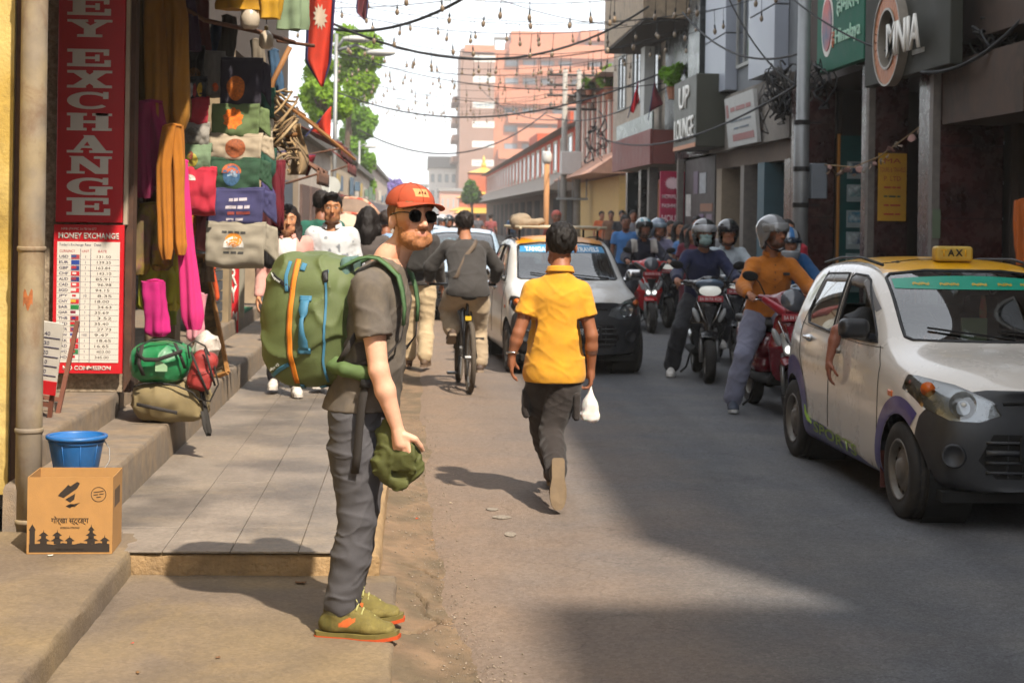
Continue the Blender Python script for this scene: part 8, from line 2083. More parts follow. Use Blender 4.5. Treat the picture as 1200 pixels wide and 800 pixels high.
def drape(u_top,v_top,v_bot,w_top,w_bot,y,col,label,name='trousers',cat='trousers',legs=2,seed=0.0,amp=.03,cuff=True,tied=None,u_bot=None):
 """garment hung from its waist: two fluted tubes joined at the top"""
 t = thing(name,label,cat,(0,0,0)); k = y / FPX
 pt,pb2 = at_y(u_top,v_top,y),at_y(u_bot if u_bot is not None else u_top,v_bot,y); t.location = (pb2.x,y,pb2.z); H_ = pt.z - pb2.z
 for lg in range(legs):
  def fn(u,v):
   a = 2 * PI * u; f = 1 - v   # v: 0 bottom, 1 top
   w = (w_bot + (w_top - w_bot) * v) * k / (1.0 if legs == 1 else 1.75)
   off = 0 if legs == 1 else (lg - .5) * w * (1.0 if v < .7 else 1.0 - .6 * (v - .7) / .3)
   flute = 1 + .22 * math.sin(a * 5 + seed + lg * 2 + 1.3 * math.sin(v * 4 + seed)) * (.4 + .6 * (1 - v)) + .10 * mnoise.noise((u * 6 + seed,v * 5,lg))
   if cuff and v < .06: flute *= .62 + v * 5
   cx_ = pb2.x + (pt.x - pb2.x) * v + .02 * math.sin(v * 3 + seed)
   return V3((cx_ + off + w * .5 * flute * math.cos(a),y + .04 * lg + (amp + w * .22) * flute * math.sin(a),pb2.z + H_ * v + .01 * mnoise.noise((u * 8,v * 8,seed)) + (.03 * lg if v < .1 else 0)))
  b = MB(); b.grid(fn,40,26,closed_u=True); n = 40
  b.add([fn(i / n,0) for i in range(n)],[tuple(range(n))]); b.add([fn(i / n,1) for i in range(n)],[tuple(range(n))])
  b.build('leg' if legs == 2 else 'cloth',cloth_m(col),t,world=True,smooth=True)
 b = MB(); b.tube([V3((pt.x - w_top * k * .35,y,pt.z)),V3((pt.x,y - .01,pt.z + .012)),V3((pt.x + w_top * k * .35,y,pt.z))],.012,6); b.build('waistband',cloth_m(col),t,world=True,smooth=True)
 return t
drape(193,-40,156,44,42,11.35,'#8a5f1c','mustard brown harem trousers hanging highest by the door jamb',seed=1.0,amp=.06)
drape(177,120,232,38,34,11.25,'#7a1c44','plum pink trousers hanging behind the mustard pair',seed=2.2)
drape(168,-30,160,26,30,11.6,'#5c4a1c','olive brown trousers hanging in the dark by the jamb',seed=7.2)
drape(203,148,304,28,26,11.15,'#a8691e','orange cotton trousers with cargo pocket in the sunlight',seed=3.1)
drape(174,180,262,34,36,11.45,'#4a3418','brown trousers hanging under the plum pair',seed=4.4)
drape(178,240,322,40,42,11.40,'#8f7a2c','tie dyed yellow green and purple trousers',seed=5.0)
drape(184,310,362,46,40,11.5,'#9a9a2c','lime yellow trousers with loose hems under the tie dyed pair',seed=6.0)
drape(208,300,364,24,22,11.55,'#a39c34','pale lime trouser leg hanging beside the magenta pair',seed=6.7)
drape(182,330,394,27,25,11.2,'#b0186a','magenta trousers with gathered cuffs, lowest by the jamb',seed=8.0,legs=1)
drape(216,190,386,12,24,11.3,'#c42a70','long hot pink trousers hanging beside the orange pair',seed=9.0,legs=1,u_bot=226)
drape(232,345,400,20,18,12.0,'#c98a94','pale pink cloth hanging above the red bag',seed=10.0,legs=1)
drape(282,-40,12,44,44,12.0,'#a67a18','gold satin garment hanging under the awning beside the bulb',name='hanging_garment',cat='clothing',legs=1,seed=11,cuff=False)
drape(316,-40,22,26,26,12.1,'#b0861e','bright gold garment hanging under the awning edge',name='hanging_garment',cat='clothing',legs=1,seed=12,cuff=False)
drape(340,-40,35,32,34,12.3,'#75876a','sage green cloth hanging under the awning beside the flag',name='hanging_garment',cat='clothing',legs=1,seed=13,cuff=False)
drape(249,315,352,10,10,15.0,'#b8481c','orange cloth hanging behind the leaning panel',name='hanging_garment',cat='clothing',legs=1,seed=14)
for i,(u,v0,v1,w,y,c,nm) in enumerate(((222,-20,60,18,12.2,'#3c2a44','dark purple'),(238,-15,58,16,12.9,'#5a2a2c','wine red'),(252,30,66,14,13.1,'#2c3f5c','slate blue'),(266,20,70,16,13.0,'#39352f','charcoal'),(300,48,100,14,13.2,'#6d6457','stone'),(322,60,110,12,13.6,'#34506a','faded blue'),(313,225,290,14,13.3,'#4a1f26','dark cherry'),(234,118,200,12,12.9,'#24423a','pine green'),(246,300,330,12,13.1,'#7a6a58','taupe'),(200,300,380,16,11.9,'#6b7a2c','moss green'))):
 drape(u,v0,v1,w,w * 1.2,y,c,nm + ' scarf hanging among the crowded stall goods',name='scarf',cat='scarf',legs=1,seed=40 + i,cuff=False)
rd_ = M('rod_rust','#5c3a26',.7,var=.3,scale=14)
def rod(pts,r,name,label,cat='rod',mat=None):
 b = MB(); b.tube(pts,r,8); return tag(b.build(name,mat or rd_,smooth=True),label,cat)
rod([at_y(205,4,12.0),at_y(240,24,12.3),at_y(305,38,12.5),at_y(345,50,12.8)],.018,'clothes_rail','rusty clothes rail running out under the awning')
rod([at_y(325,48,12.9),at_y(368,54,13.2)],.014,'flag_stick','brown stick poking out from the stall beside the flag')
rod([at_y(340,55,13.3),at_y(320,95,13.3),at_y(310,150,13.3)],.022,'bamboo_pole','slanting bamboo pole at the outer corner of the stall',mat=M('bamboo','#8a5f34',.7,var=.2))
rod([at_y(312,159,13.2),at_y(347,158,13.4)],.02,'timber_peg','short timber peg sticking out below the coiled rope',mat=M('bamboo'))
for (u,v,s,lab) in ((293,18,1.0,'white glass bulb hanging under the awning near the gold satin'),(312,45,.8,'second dim bulb hanging behind the first bulb')):
 c = at_y(u,v,12.0 if s == 1 else 12.5); t = thing('light_bulb',lab,'lamp',(c.x,c.y,c.z - .1))
 b = MB(); b.lathe([(.001,-.105),(.045,-.10),(.068,-.075),(.072,-.02),(.062,.03),(.03,.065),(.018,.075)],20,Matrix.Translation(c) @ Matrix.Scale(s,4),cap=False); b.build('globe',M('bulb_opal','#b8ab98',.3,var=.1),t,world=True,smooth=True)
 b = MB(); b.lathe([(.02,.072),(.02,.11),(.008,.12)],12,Matrix.Translation(c) @ Matrix.Scale(s,4)); b.build('cap',M('brass','#8a7444',.4,metal=.6),t,world=True)
 b = MB(); b.tube([c + V3((0,0,.11)),c + V3((.01,0,.9))],.004,5); b.build('flex',M('gap_black'),t,world=True)
aw = thing('stall_awning','sheet awning over the money exchange and clothes stall, above the view','awning',(-1.9,12,3.6))
for k in range(6):
 y0 = 9.0 + k * .85; part('sheet',M('sheet_rust','#6d5444',.8,var=.25,scale=3),aw,((-2.42,y0,3.62 + .01 * (k % 2)),(-1.18,y0 + .86,3.635 + .01 * (k % 2))))
part('beam',rd_,aw,((-1.22,9.0,3.55),(-1.18,14.1,3.60))); part('post',rd_,aw,((-2.44,11.02,.54),(-2.40,11.06,3.6)))
rp = thing('rope_tangle','tangle of tan rope and sticks tied at the outer corner of the stall','rope',at_y(335,165,13.4))
for k in range(13):
 b = MB(); ps = []
 u,v = 325 + random.random() * 12,95 + random.random() * 40
 for q in range(12): ps.append(at_y(u + 14 * math.sin(q * .8 + k),v + q * 6.2 + 6 * math.cos(q * 1.3 + k * 2),13.3 + .2 * math.sin(q + k)))
 b.tube(ps,.008 + .006 * random.random(),5); b.build('rope',M('rope%d' % (k % 3),['#8c7350','#6d5840','#a08a68'][k % 3],.9,var=.2),rp,world=True,smooth=True)
for k in range(5):
 a = at_y(318 + 8 * k,110 + 6 * k,13.3); b = MB(); b.tube([a,a + V3((.25 + .05 * k,.4,-.15 - .05 * k))],.012,5); b.build('stick',M('bamboo'),rp,world=True)
b = MB(); b.sheet(lambda u,v: at_y(337 + 20 * u + 5 * math.sin(v * 5),205 - 60 * v,13.6 + .08 * math.sin(u * 7 + v * 3)),8,10,.008); b.build('sacking',M('sacking','#8a7456',.95,var=.2),rp,world=True,smooth=True)
# ================================================================== flags
def pennant(label,u0,v0,u1,v1,y,emblem=True,twist=0.0,seed=0.0,col='#b5341f'):
 """cloth hanging down, broad at the top, pointed below, dark blue hem on both sides"""
 a,c = at_y(u0,v0,y),at_y(u1,v1,y); W_,H_ = c.x - a.x,a.z - c.z
 t = thing('flag',label,'flag',((a.x + c.x) / 2,y,c.z))
 def fn(u,v):      # v 0 top, 1 tip
  lft = twist * v; rgt = 1 - .12 * v
  tip = max(0,(v - .78) / .22)
  x0 = lft * (1 - tip) + (.62) * tip + .12 * math.sin(v * 4.2 + seed) * (1 - tip) * .6; x1 = rgt * (1 - tip) + .70 * tip
  x = x0 + (x1 - x0) * u
  return V3((a.x + W_ * x,y + .06 * math.sin(u * 8 + v * 3 + seed) * (1 - .4 * v),a.z - H_ * (v + .05 * (u - .5) * (1 - v))))
 b = MB(); b.sheet(fn,16,26,.006); cl = b.build('cloth',cloth_m(col),t,world=True,smooth=True)
 for uu in (0.0,1.0):
  b = MB(); b.sheet(lambda u,v: fn(uu + (.10 * u if uu == 0 else -.10 * u),v) + V3((0,-.006,0)),4,26,.004); b.build('hem',cloth_m('#2c3058'),t,world=True,smooth=True)
 if emblem:
  b = MB(); cu,cv = .52,.38; n = 24; vs = [fn(cu,cv) + V3((0,-.012,0))]
  for r in (.5,1):
   for k in range(n):
    an = 2 * PI * k / n; rr = r * (1.0 if k % 2 else (.62 if r == 1 else 1)); vs.append(fn(cu + .26 * rr * math.cos(an),cv + .12 * rr * math.sin(an)) + V3((0,-.012,0)))
  b.add(vs,[(0,1 + k,1 + (k + 1) % n) for k in range(n)] + [(1 + k,1 + n + k,1 + n + (k + 1) % n,1 + (k + 1) % n) for k in range(n)]); b.build('sun_emblem',cloth_m('#b8a894'),cl,world=True,smooth=True,fix=False)
 return t
pennant('large red pennant flag with blue hem and sun emblem above the stall corner',352,-30,392,102,14.2,True,.25,0.3)
pennant('small dark pennant flag hanging at the top of the street',418,-10,432,24,22,False,.1,2.0,'#5c2a30')
for (pts,y,lab,c) in (([(364,153),(388,125),(387,162)],19,'small red triangular flag on the awning of the far stall','#c0341f'),([(346,182),(370,182),(360,208)],18,'small dark red flag hanging below the far stall awning','#7a1f2c'),([(738,130),(748,96),(749,118),(742,133)],34.2,'bright red flag on the balcony above the brown canopy','#b81420'),([(761,132),(767,95),(777,122)],33.8,'dull maroon flag on the balcony above the brown canopy','#6b2a30'),([(328,178),(346,176),(338,190)],18.4,'white and red flag scrap under the far stall awning','#b89a90')):
 t = thing('pennant',lab,'flag',at_y(*pts[0],y)); P3 = [at_y(u,v,y) for u,v in pts]
 def tri(u,v):
  if len(P3) == 3: q = P3[0].lerp(P3[1],u).lerp(P3[2],v)
  else: q = P3[0].lerp(P3[1],u).lerp(P3[3].lerp(P3[2],u),v)
  return q + V3((0,.05 * math.sin(u * 6 + v * 4),0))
 b = MB(); b.sheet(tri,10,10,.006); b.build('cloth',cloth_m(c),t,world=True,smooth=True)
 b = MB(); b.tube([P3[1],P3[0],P3[0] + (P3[0] - P3[1]) * .25],.01,5); b.build('edge_cord',cloth_m('#2c3058'),t,world=True)
# ================================================================== far stall awnings on the left
for i,(u0,v0,u1,v1,y0,y1,c,lab) in enumerate(((352,163,400,158,19.0,22.0,'#5c2a26','dark red canvas awning of the far stall beyond the clothes'),(385,186,408,178,24,27,'#6a302c','second dark red awning further up the left side'),(335,192,372,186,16.5,18.5,'#6b4a38','brown awning below the rope tangle'))):
 a,c2 = at_y(u0,v0,y0),at_y(u1,v1,y0); t = thing('awning',lab,'awning',(a.x,y0,a.z))
 b = MB(); b.sheet(lambda u,v: V3((a.x + (c2.x - a.x) * u,y0 + (y1 - y0) * v,a.z + (.25 - .35 * u) * .6 + .03 * math.sin(v * 14) * u)),8,16,.012); b.build('canvas',cloth_m(c),t,world=True,smooth=True)
 b = MB(); b.sheet(lambda u,v: V3((c2.x + .01 * math.sin(u * 20),y0 + (y1 - y0) * u,a.z - .06 - .14 * v)),16,4,.01); b.build('valance',cloth_m(c),t,world=True,smooth=True)
 b = MB(); b.tube([V3((a.x,y0,a.z - .2)),V3((c2.x,y0,a.z - .1))],.012,5); b.build('strut',rd_,t,world=True)
# ================================================================== lamp posts and poles
gal = M('galvanised','#8a8c8c',.5,metal=.5,var=.15,scale=4)
def post(u,y,v_top,r,label,name='lamp_post',arm=None,base_v=None):
 c = at_y(u,252,y); t = thing(name,label,'lamp post' if arm else 'pole',(c.x,y,0)); zt = at_y(u,v_top,y).z
 b = MB(); b.tube([(c.x,y,0),(c.x,y,zt * .5),(c.x,y,zt)],[r,r * .9,r * .75],12); b.build('post',gal,t,world=True,smooth=True)
 for (ua,va) in (arm or []):
  e = at_y(ua,va,y); b = MB(); s_ = V3((c.x,y,zt - .3)); b.tube([s_,s_.lerp(e,.5) + V3((0,0,.12)),e],.03,8); b.build('arm',gal,t,world=True,smooth=True)
  S = SDF(np.array(e) - .5,np.array(e) + .5,.03); S.ell(e + V3((.1,0,.0)),(.28,.12,.07),None,0); S.build('lantern',M('lantern','#a8a8a4',.4),t,world=True)
 return t
post(391,30,40,.045,'galvanised street lamp rising beside the large pennant flag',arm=[(412,46),(440,62)])
post(420,70,165,.06,'far lamp post in front of the lower street tree',arm=[(432,172)])
t = post(385,24,200,.03,'round road sign on a thin post past the far awning',name='road_sign'); t['category'] = 'sign'
b = MB(); c = at_y(388,218,24); b.lathe([(.14,0),(.14,.02)],20,Matrix.Translation(c) @ Matrix.Rotation(R(90),4,'X')); b.build('disc',M('disc_white','#b5b8b4',.5),t,world=True)
sp_ = thing('steel_pole','thick galvanised pole with brackets at the right kerb','pole',(4.78,20.0,.1)); c = at_y(938,252,20.0)
b = MB(); b.tube([(c.x,20,.0),(c.x,20,2.9),(c.x + .01,20,2.93),(c.x + .015,20,6)],[.098,.094,.082,.078],20); b.build('shaft',gal,sp_,world=True,smooth=True)
for z in (1.9,2.35,2.93):
 b = MB(); b.tube([(c.x,20,z - .03),(c.x,20,z + .03)],.102,20); b.build('band',M('dark_steel'),sp_,world=True)
 b = MB(); b.box((c.x + .09,19.97,z - .01),(c.x + .24,20.03,z + .01)); b.build('bracket',M('dark_steel'),sp_,world=True)
part('meter_box',M('meter_grey','#666c72',.5,var=.1),sp_,((c.x + .10,19.86,1.98),(c.x + .30,20.02,2.42)),ch=.01)
part('sticker',M('card_white'),sp_,((c.x - .06,19.895,1.25),(c.x + .0,19.905,1.31)))
tp_ = thing('transformer_pole','concrete utility pole carrying a white transformer cabinet','pole',at_y(668,252,58)); tp_.location.z = 0
cpx = at_y(668,252,58).x; pc = M('pole_concrete','#8f8b84',.9,var=.15)
for dx in (-.25,.25):
 b = MB(); b.tube([(cpx + dx,58,0),(cpx + dx,58,at_y(668,82,58).z)],[.14,.09],10); b.build('shaft',pc,tp_,world=True,smooth=True)
za,zb = at_y(668,205,58).z,at_y(668,178,58).z
part('cabinet',M('cab_white','#b9b7b2',.6,var=.08),tp_,((cpx - .4,57.5,za),(cpx + .35,57.9,zb)),ch=.03)
for k in range(4): part('platform_bar',gal,tp_,((cpx - .5,57.6 + k * .15,za - .9),(cpx + .6,57.68 + k * .15,za - .82)))
for k in range(3): part('platform_post',gal,tp_,((cpx - .48 + k * .5,57.6,za - .82),(cpx - .44 + k * .5,57.66,za - .1)))
for k,v in enumerate((88,100,112,128)):
 z = at_y(668,v,58).z; b = MB(); b.tube([(cpx - .9,58,z),(cpx + .9,58,z)],.05,6); b.build('crossarm',M('dark_steel'),tp_,world=True)
 for q in range(4):
  b = MB(); b.lathe([(.05,0),(.07,.08),(.04,.2)],8,Matrix.Translation((cpx - .75 + q * .5,58,z + .04))); b.build('insulator',M('insul','#6a5a50',.4),tp_,world=True,smooth=True)
t = thing('wooden_post','plain tan post with small pale head beside the transformer pole','pole',at_y(640,252,52)); t.location.z = 0; cx_ = at_y(640,252,52).x
b = MB(); b.tube([(cx_,52,0),(cx_,52,at_y(640,192,52).z)],.09,10); b.build('post',M('post_tan','#a5764c',.8),t,world=True,smooth=True)
b = MB(); b.lathe([(.1,0),(.16,.1),(.16,.3),(.1,.4)],12,Matrix.Translation((cx_,52,at_y(640,192,52).z))); b.build('head',M('cab_white'),t,world=True,smooth=True)
# ================================================================== wires and festoon lights
blackw = M('cable_black','#17181a',.7)
def sag(a,c,s,n=18): return [a.lerp(c,i / (n - 1)) - V3((0,0,s * 4 * (i / (n - 1)) * (1 - i / (n - 1)))) for i in range(n)]
def cable(a,c,s,r,label,group='overhead cables across the street'):
 b = MB(); b.tube(sag(a,c,s),r,5); return tag(b.build('overhead_cable',blackw,smooth=True),label,'cable',group)
CB = [((385,26,24),(760,8,30),.75,.022,'heavy black cable sagging across the sky from the pennant flag'),((380,32,26),(560,-12,22),.25,.025,'thick black cable rising to the top edge of the sky'),((395,108,45),(800,75,34),.9,.022,'black cable sagging low across the brick tower'),((420,152,60),(640,132,70),1.3,.03,'cable sagging below the other cables past the tower base'),((395,60,40),(800,95,34),.5,.012,'thin cable crossing behind the heavy cables'),((380,10,24),(640,-20,26),.1,.008,'thin wire near the top edge of the sky'),((560,-10,25),(735,30,30),.12,.008,'thin wire slanting to the timber overhang'),((400,90,42),(720,118,44),.35,.010,'thin wire level with the transformer arms'),((800,15,26),(945,60,20),.35,.016,'cable looping to the steel pole'),((850,-10,22),(935,100,20),.2,.012,'cable dropping onto the steel pole'),((700,160,42),(950,90,20.5),.5,.018,'cable strung along the right facades'),((640,135,58),(800,90,34),.5,.02,'cable from the transformer pole to the olive box sign'),((930,0,20),(1200,70,15),.3,.012,'cable running past the orange ring signboard'),((1080,85,16),(1200,20,14.6),.15,.02,'cable bunch under the stained beam'),((660,140,57),(560,100,90),.6,.02,'far cable leaving the transformer pole')]
for (a,c,s,r,lab) in CB: cable(at_y(*a),at_y(*c),s,r,lab)
bm_ = MB(); bm_.lathe([(.012,.0),(.014,-.05),(.016,-.052)],8,cap=True); sock = bm_.mesh('socket'); sock.materials.append(blackw)
bm_ = MB(); bm_.lathe([(.010,-.052),(.026,-.075),(.030,-.105),(.020,-.135),(.002,-.148)],10,cap=True); glb = bm_.mesh('bulb'); glb.materials.append(M('festoon_glass','#7d6c58',.15,var=.2)); glb.shade_smooth()
bm_ = MB(); bm_.tube([(0,0,.0),(0,0,.22)],.004,4); drp = bm_.mesh('drop_wire'); drp.materials.append(blackw)
FS = []
for k,y in enumerate((19.5,21.5,23.5,25.5,27.5,29.5,31.5,34,36.5,39,41.5,44,47,50,53,56,60,64,68,73)):
 zl = 4.80 + .22 * math.sin(k * 2.1) + (.028 * (y - 15)); FS.append((V3((-2.3,y + 1.0 * math.sin(k),zl + .15)),V3((5.3,y + 1.5 + 1.2 * math.cos(k * 1.7),zl + .25)),.55 + .15 * math.sin(k * 1.3),k))
for (a,c,s,k) in FS:
 t = thing('festoon_string','string of hanging clear bulbs across the street','festoon lights',a,0,'festoon strings across the street')
 pts = sag(a,c,s,40); b = MB(); b.tube(pts[::2] + [pts[-1]],.006,4); b.build('wire',blackw,t,world=True)
 nb = 13
 for q in range(nb):
  f = (q + .5 + .25 * math.sin(q * 3 + k)) / nb; p = a.lerp(c,f) - V3((0,0,s * 4 * f * (1 - f)))
  d = bpy.data.objects.new('drop_wire',drp); COL.objects.link(d); d.parent = t; d.location = p - a - V3((0,0,.22))
  so = bpy.data.objects.new('socket',sock); COL.objects.link(so); so.parent = d
  gb_ = bpy.data.objects.new('bulb',glb); COL.objects.link(gb_); gb_.parent = d
  sw = R(random.uniform(-6,6)); d.rotation_euler = (0,sw,0)
  s2 = 1.0; d.scale = (s2,s2,s2)
for (u,v,y,n,sp3,lab) in ((912,105,23.4,26,1.0,'thick knot of black cables on the grey panelled building'),(955,95,20.6,10,.8,'loops of cable between the steel pole and the green sign'),(1160,40,15.6,12,.9,'bundle of cables hanging by the stained beam'),(700,160,40,10,.9,'cables and boxes at the end of the brown canopy')):
 t = thing('cable_tangle',lab,'cable',at_y(u,v,y))
 for k in range(n):
  ps = []; c = at_y(u + random.uniform(-12,12),v + random.uniform(-18,18),y); ph = random.random() * 6; r1 = random.uniform(.08,.30) * sp3
  for q in range(14): a = q / 13 * random.choice((4.5,5.5,6.5)) + ph; ps.append(c + V3((.10 * math.sin(a * 1.7 + k),r1 * math.cos(a) + .02 * q * (k % 3 - 1),r1 * math.sin(a) * 1.1 - .015 * q)))
  b = MB(); b.tube(ps,random.choice((.008,.012,.016)),5); b.build('cable',M('cable_grey%d' % (k % 3),['#1d1e20','#3a3a3a','#55524e'][k % 3],.7),t,world=True,smooth=True)
t = thing('hanging_hose','grey looped pipe hanging at the edge of the stained beam','pipe',at_y(1190,90,15))
b = MB(); b.tube([at_y(u,v,15) for u,v in ((1200,58),(1190,68),(1184,85),(1184,105),(1190,118),(1202,126))],.028,8); b.build('hose',M('hose','#6d7072',.6),t,world=True,smooth=True)
gl_ = thing('garland','sagging garland of dried leaves and paper flowers from pole to beam','garland',at_y(1060,185,18))
ga,gc = at_y(965,193,19.9),at_y(1182,66,15.6); gp_ = [at_y(965,193,19.9),at_y(1000,196,19.2),at_y(1030,184,18.4),at_y(1070,155,17.4),at_y(1110,122,16.6),at_y(1150,96,16),gc]
b = MB(); b.tube(gp_,.008,5); b.build('string',M('rope0','#8c7350',.9),gl_,world=True)
for k in range(46):
 f = k / 45 * 6; i = min(5,int(f)); p = gp_[i].lerp(gp_[i + 1],f - i) + V3((random.uniform(-.03,.03),random.uniform(-.05,.05),random.uniform(-.1,.0)))
 if 20 < k < 30 and k % 2: continue
 s_ = random.uniform(.04,.085); rr = Euler((random.random() * 6,random.random() * 6,random.random() * 6)).to_matrix()
 b = MB(); b.sheet(lambda u,v: p + rr @ V3(((u - .5) * s_,.3 * s_ * math.sin(u * 3 + v * 2),(v - .5) * s_ * (1.3 - abs(u - .5)))),5,5,.002); b.build('paper_flower' if k % 3 == 0 else 'leaf',M('garl%d' % (k % 4),['#b59d8c','#7d6650','#a8837a','#5f5442'][k % 4],.9),gl_,world=True,smooth=True)
drape(1199,235,310,16,20,14.6,'#b0581a','orange robe cloth hanging at the doorway beyond the near taxi',name='hanging_garment',cat='clothing',legs=1,seed=21,cuff=False)
# ================================================================== cycle rickshaw canopy and load behind the walkers
rk_ = thing('cycle_rickshaw','cycle rickshaw with folded grey brown hood trimmed in red','rickshaw',(0,0,0)); rc = at_y(408,260,26); rk_.location = (rc.x,26,.0)
m4 = Matrix.Translation((rc.x,26,0))
b = MB()
b.sheet(lambda u,v: m4 @ V3(((u - .5) * .95,-.35 + .9 * v,1.55 + .42 * math.sin(v * PI * .75 + .35) - .25 * (abs(u - .5) * 2) ** 3)),14,14,.02); b.build('hood',M('hood','#7d6a5c',.9,var=.2,scale=6),rk_,world=True,smooth=True)
for v in (.02,.4):
 b = MB(); b.tube([m4 @ V3(((u / 12 - .5) * .98,-.38 + .9 * v,1.54 + .42 * math.sin(v * PI * .75 + .35) - .25 * (abs(u / 12 - .5) * 2) ** 3)) for u in range(13)],.03,6); b.build('hood_trim',M('trim_red','#a8402c',.8,tint2='#c9a58a',scale=30),rk_,world=True,smooth=True)
S = SDF((rc.x - .7,25.4,.5),(rc.x + .7,26.9,1.7),.03); S.box((rc.x,26.35,.78),(.45,.3,.08),.05); S.box((rc.x,26.62,1.1),(.45,.08,.3),.05); S.build('seat',M('rk_seat','#7a2f2c',.7),rk_,world=True)
for x in (-.5,.5):
 b = MB(); b.tube([m4 @ V3((x,.45 + .34 * math.cos(2 * PI * k / 28),.36 + .34 * math.sin(2 * PI * k / 28))) for k in range(28)],.022,6,closed=True); w = b.build('wheel',rubber,rk_,world=True,smooth=True)
 for k in range(10):
  b = MB(); b.tube([m4 @ V3((x,.45,.36)),m4 @ V3((x,.45 + .33 * math.cos(.628 * k),.36 + .33 * math.sin(.628 * k)))],.004,4); b.build('spoke',M('fork_grey'),w,world=True)
b = MB(); b.tube([m4 @ V3((0,-1.2 + .34 * math.cos(2 * PI * k / 28),.36 + .34 * math.sin(2 * PI * k / 28))) for k in range(28)],.022,6,closed=True); b.build('front_wheel',rubber,rk_,world=True,smooth=True)
for p,q in (((0,-1.2,.36),(0,-1.0,1.0)),((0,-1.0,.9),(0,.2,.6)),((-.5,.45,.36),(.5,.45,.36)),((-.3,-1.0,1.05),(.3,-1.0,1.05))):
 b = MB(); b.tube([m4 @ V3(p),m4 @ V3(q)],.02,6); b.build('frame_tube',dk,rk_,world=True)
S = SDF((rc.x - .9,22.5,.1),(rc.x + .6,24.6,2.0),.03); qc = at_y(402,290,23.6); S.ell((qc.x,23.6,1.25),(.38,.38,.42),None,0).ell((qc.x - .1,23.5,.7),(.45,.4,.55),None,.15); S.wrinkle(.05,(4,4,4),3.0,.12);
tag(S.build('sack_load',M('sack_white','#b3a491',.9,var=.12,scale=5),None),'big pale sack load stacked on the sidewalk behind the quiff man','sack')
# ================================================================== trees and balcony plants
def leaf_mat(c):
 m = M('leaf' + c,c,.6,var=.35,scale=4,spec=.2); N = m.node_tree.nodes; L = m.node_tree.links
 if 'lf' not in N:
  tr = N.new('ShaderNodeBsdfTranslucent'); tr.name = 'lf'; tr.inputs[0].default_value = (*hx(c),1); mx = N.new('ShaderNodeMixShader'); mx.inputs[0].default_value = .4
  L.new(N['Principled BSDF'].outputs[0],mx.inputs[1]); L.new(tr.outputs[0],mx.inputs[2]); L.new(mx.outputs[0],N['Material Output'].inputs[0])
 return m
def crown(S_,n,size,seed,name,mat,parent,squash=1.0):
 r = np.random.default_rng(seed); V = []; F = []
 cl = []
 for (c,rad) in S_:
  k = int(n * rad ** 2 / sum(q[1] ** 2 for q in S_))
  d = r.normal(size=(k,3)); d /= np.linalg.norm(d,axis=1,keepdims=True); rr = rad * r.random(k) ** .45
  P = np.array(c) + d * rr[:,None] * np.array([1,1,squash]); cl.append(P)
 P = np.vstack(cl); nz = np.array([mnoise.noise((p[0] * 1.3,p[1] * 1.3,p[2] * 1.3 + seed)) for p in P]); P = P[nz > -.34]
 k = len(P); A = r.normal(size=(k,3)); A /= np.linalg.norm(A,axis=1,keepdims=True); B_ = np.cross(A,r.normal(size=(k,3))); B_ /= np.linalg.norm(B_,axis=1,keepdims=True)
 s = size * (.6 + .8 * r.random(k))[:,None]
 V = np.stack([P - A * s,P + B_ * s * .45,P + A * s,P - B_ * s * .45],1).reshape(-1,3); F = np.arange(4 * k).reshape(-1,4)
 o = link(name,np_mesh(name,V,F),mat,parent,True); o['kind'] = 'stuff'; return o
def tree(u,y,v_lo,v_hi,w_px,label,c,n=9000,leaf=.14,seed=1,base_u=None):
 cen = at_y(u,(v_lo + v_hi) / 2,y); zl,zh = at_y(u,v_lo,y).z,at_y(u,v_hi,y).z; W_ = w_px * y / FPX
 bxp = at_y(base_u or u,252,y).x; t = thing('street_tree',label,'tree',(bxp,y,0)); r = random.Random(seed)
 bl_ = [(V3((cen.x + r.uniform(-.32,.32) * W_,y + r.uniform(-.3,.3) * W_,zl + (zh - zl) * r.uniform(.14,.88))),W_ * r.uniform(.2,.34)) for _ in range(18)]
 bark = M('bark','#54473b',.95,var=.3,scale=12)
 b = MB(); b.tube([(bxp,y,0),(bxp + .05,y,zl * .5),(cen.x * .5 + bxp * .5,y,zl),(cen.x,y,(zl + zh) / 2)],[.15,.12,.1,.05],10); tr = b.build('trunk',bark,t,world=True,smooth=True)
 for (c_,rad) in bl_[:8]:
  s0 = V3((cen.x * .5 + bxp * .5,y,zl + r.uniform(-.3,.6))); b = MB(); b.tube([s0,s0.lerp(c_,.5) + V3((0,0,.15)),c_],[.09,.06,.025],6); b.build('limb',bark,tr,world=True,smooth=True)
 crown([(tuple(c_),rad) for c_,rad in bl_],n,leaf,seed,'crown',leaf_mat(c),t)
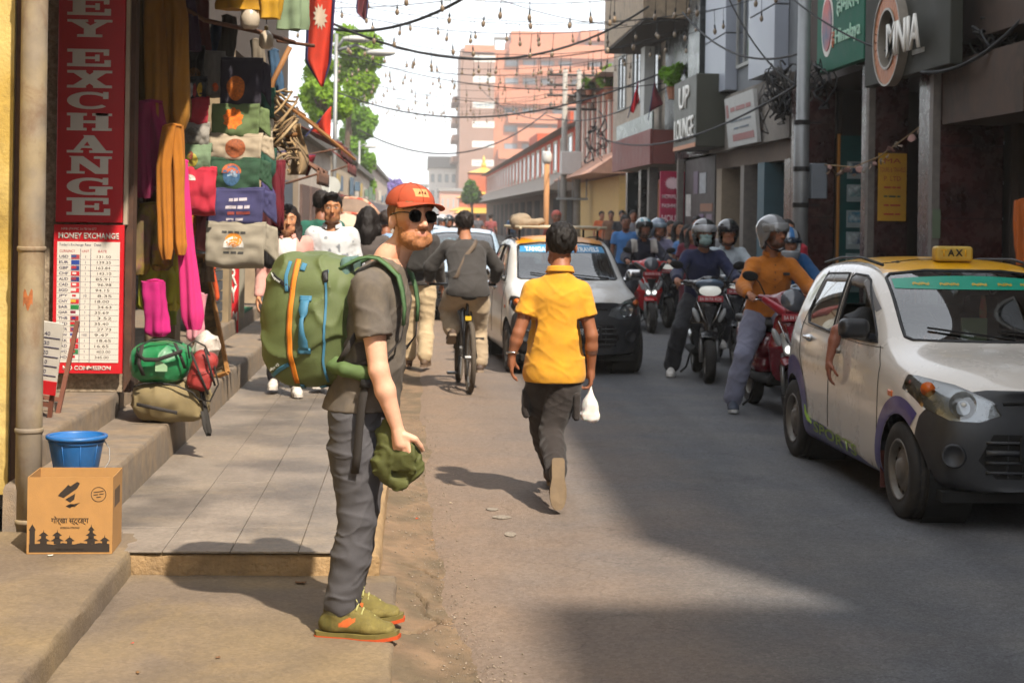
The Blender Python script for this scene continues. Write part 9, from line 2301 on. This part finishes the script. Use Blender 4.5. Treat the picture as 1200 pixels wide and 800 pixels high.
tree(417,62,118,36,62,'bright green street tree rising behind the lamp post','#7d9e2c',16000,.10,3,base_u=402)
tree(420,84,236,118,46,'taller green street tree standing lower down the street','#6f9630',16000,.12,5,base_u=404)
tree(382,50,150,60,50,'green tree behind the large pennant flag','#7a9a2c',9000,.10,8,base_u=376)
tree(455,150,238,214,34,'small far tree with lilac blossom beside the backpacker cap','#7f6fae',3000,.22,11)
tree(553,135,240,208,20,'small green tree growing behind the gilded pagoda','#4c6f2a',3000,.18,12)
for (u,v,y,w,c,lab) in ((790,92,33.4,26,'#6f9a2a','bushy light green plant on the balcony over the brown canopy'),(716,92,52,26,'#7a9c30','potted green plants on the roof of the pink canopy building'),(690,100,54,12,'#5c7a28','small rooftop plant beside the larger plants')):
 c0 = at_y(u,v,y); t = thing('balcony_plant',lab,'plant',c0); W_ = w * y / FPX; r = random.Random(u)
 crown([((c0.x + r.uniform(-.4,.4) * W_,y + r.uniform(-.4,.4) * W_,c0.z + r.uniform(-.2,.4) * W_),W_ * r.uniform(.25,.4)) for _ in range(7)],1800,.07,u,'foliage',leaf_mat(c),t)
 b = MB(); b.lathe([(W_ * .25,c0.z - W_ * .95),(W_ * .35,c0.z - W_ * .4)],12,Matrix.Translation((c0.x,y,0))); b.build('pot',M('terracotta','#8a5a42',.9),t,world=True)
 b = MB(); b.tube([(c0.x,y,c0.z - W_ * .4),(c0.x + .05,y,c0.z + W_ * .2)],.03,6); b.build('stem',M('bark'),t,world=True)
# ================================================================== dusty air
hm = bpy.data.materials.new('haze_air'); hm.use_nodes = True; nt = hm.node_tree; nt.nodes.remove(nt.nodes['Principled BSDF'])
pv_ = nt.nodes.new('ShaderNodeVolumePrincipled'); pv_.inputs['Color'].default_value = (.97,.95,.92,1); pv_.inputs['Density'].default_value = .0010; pv_.inputs['Anisotropy'].default_value = .2
nt.links.new(pv_.outputs[0],nt.nodes['Material Output'].inputs['Volume'])
b = MB(); b.box((-150,-64,-1.2),(150,380,45)); o = b.build('haze',hm); tag(o,'thin dusty haze filling the street','haze',kind='stuff')
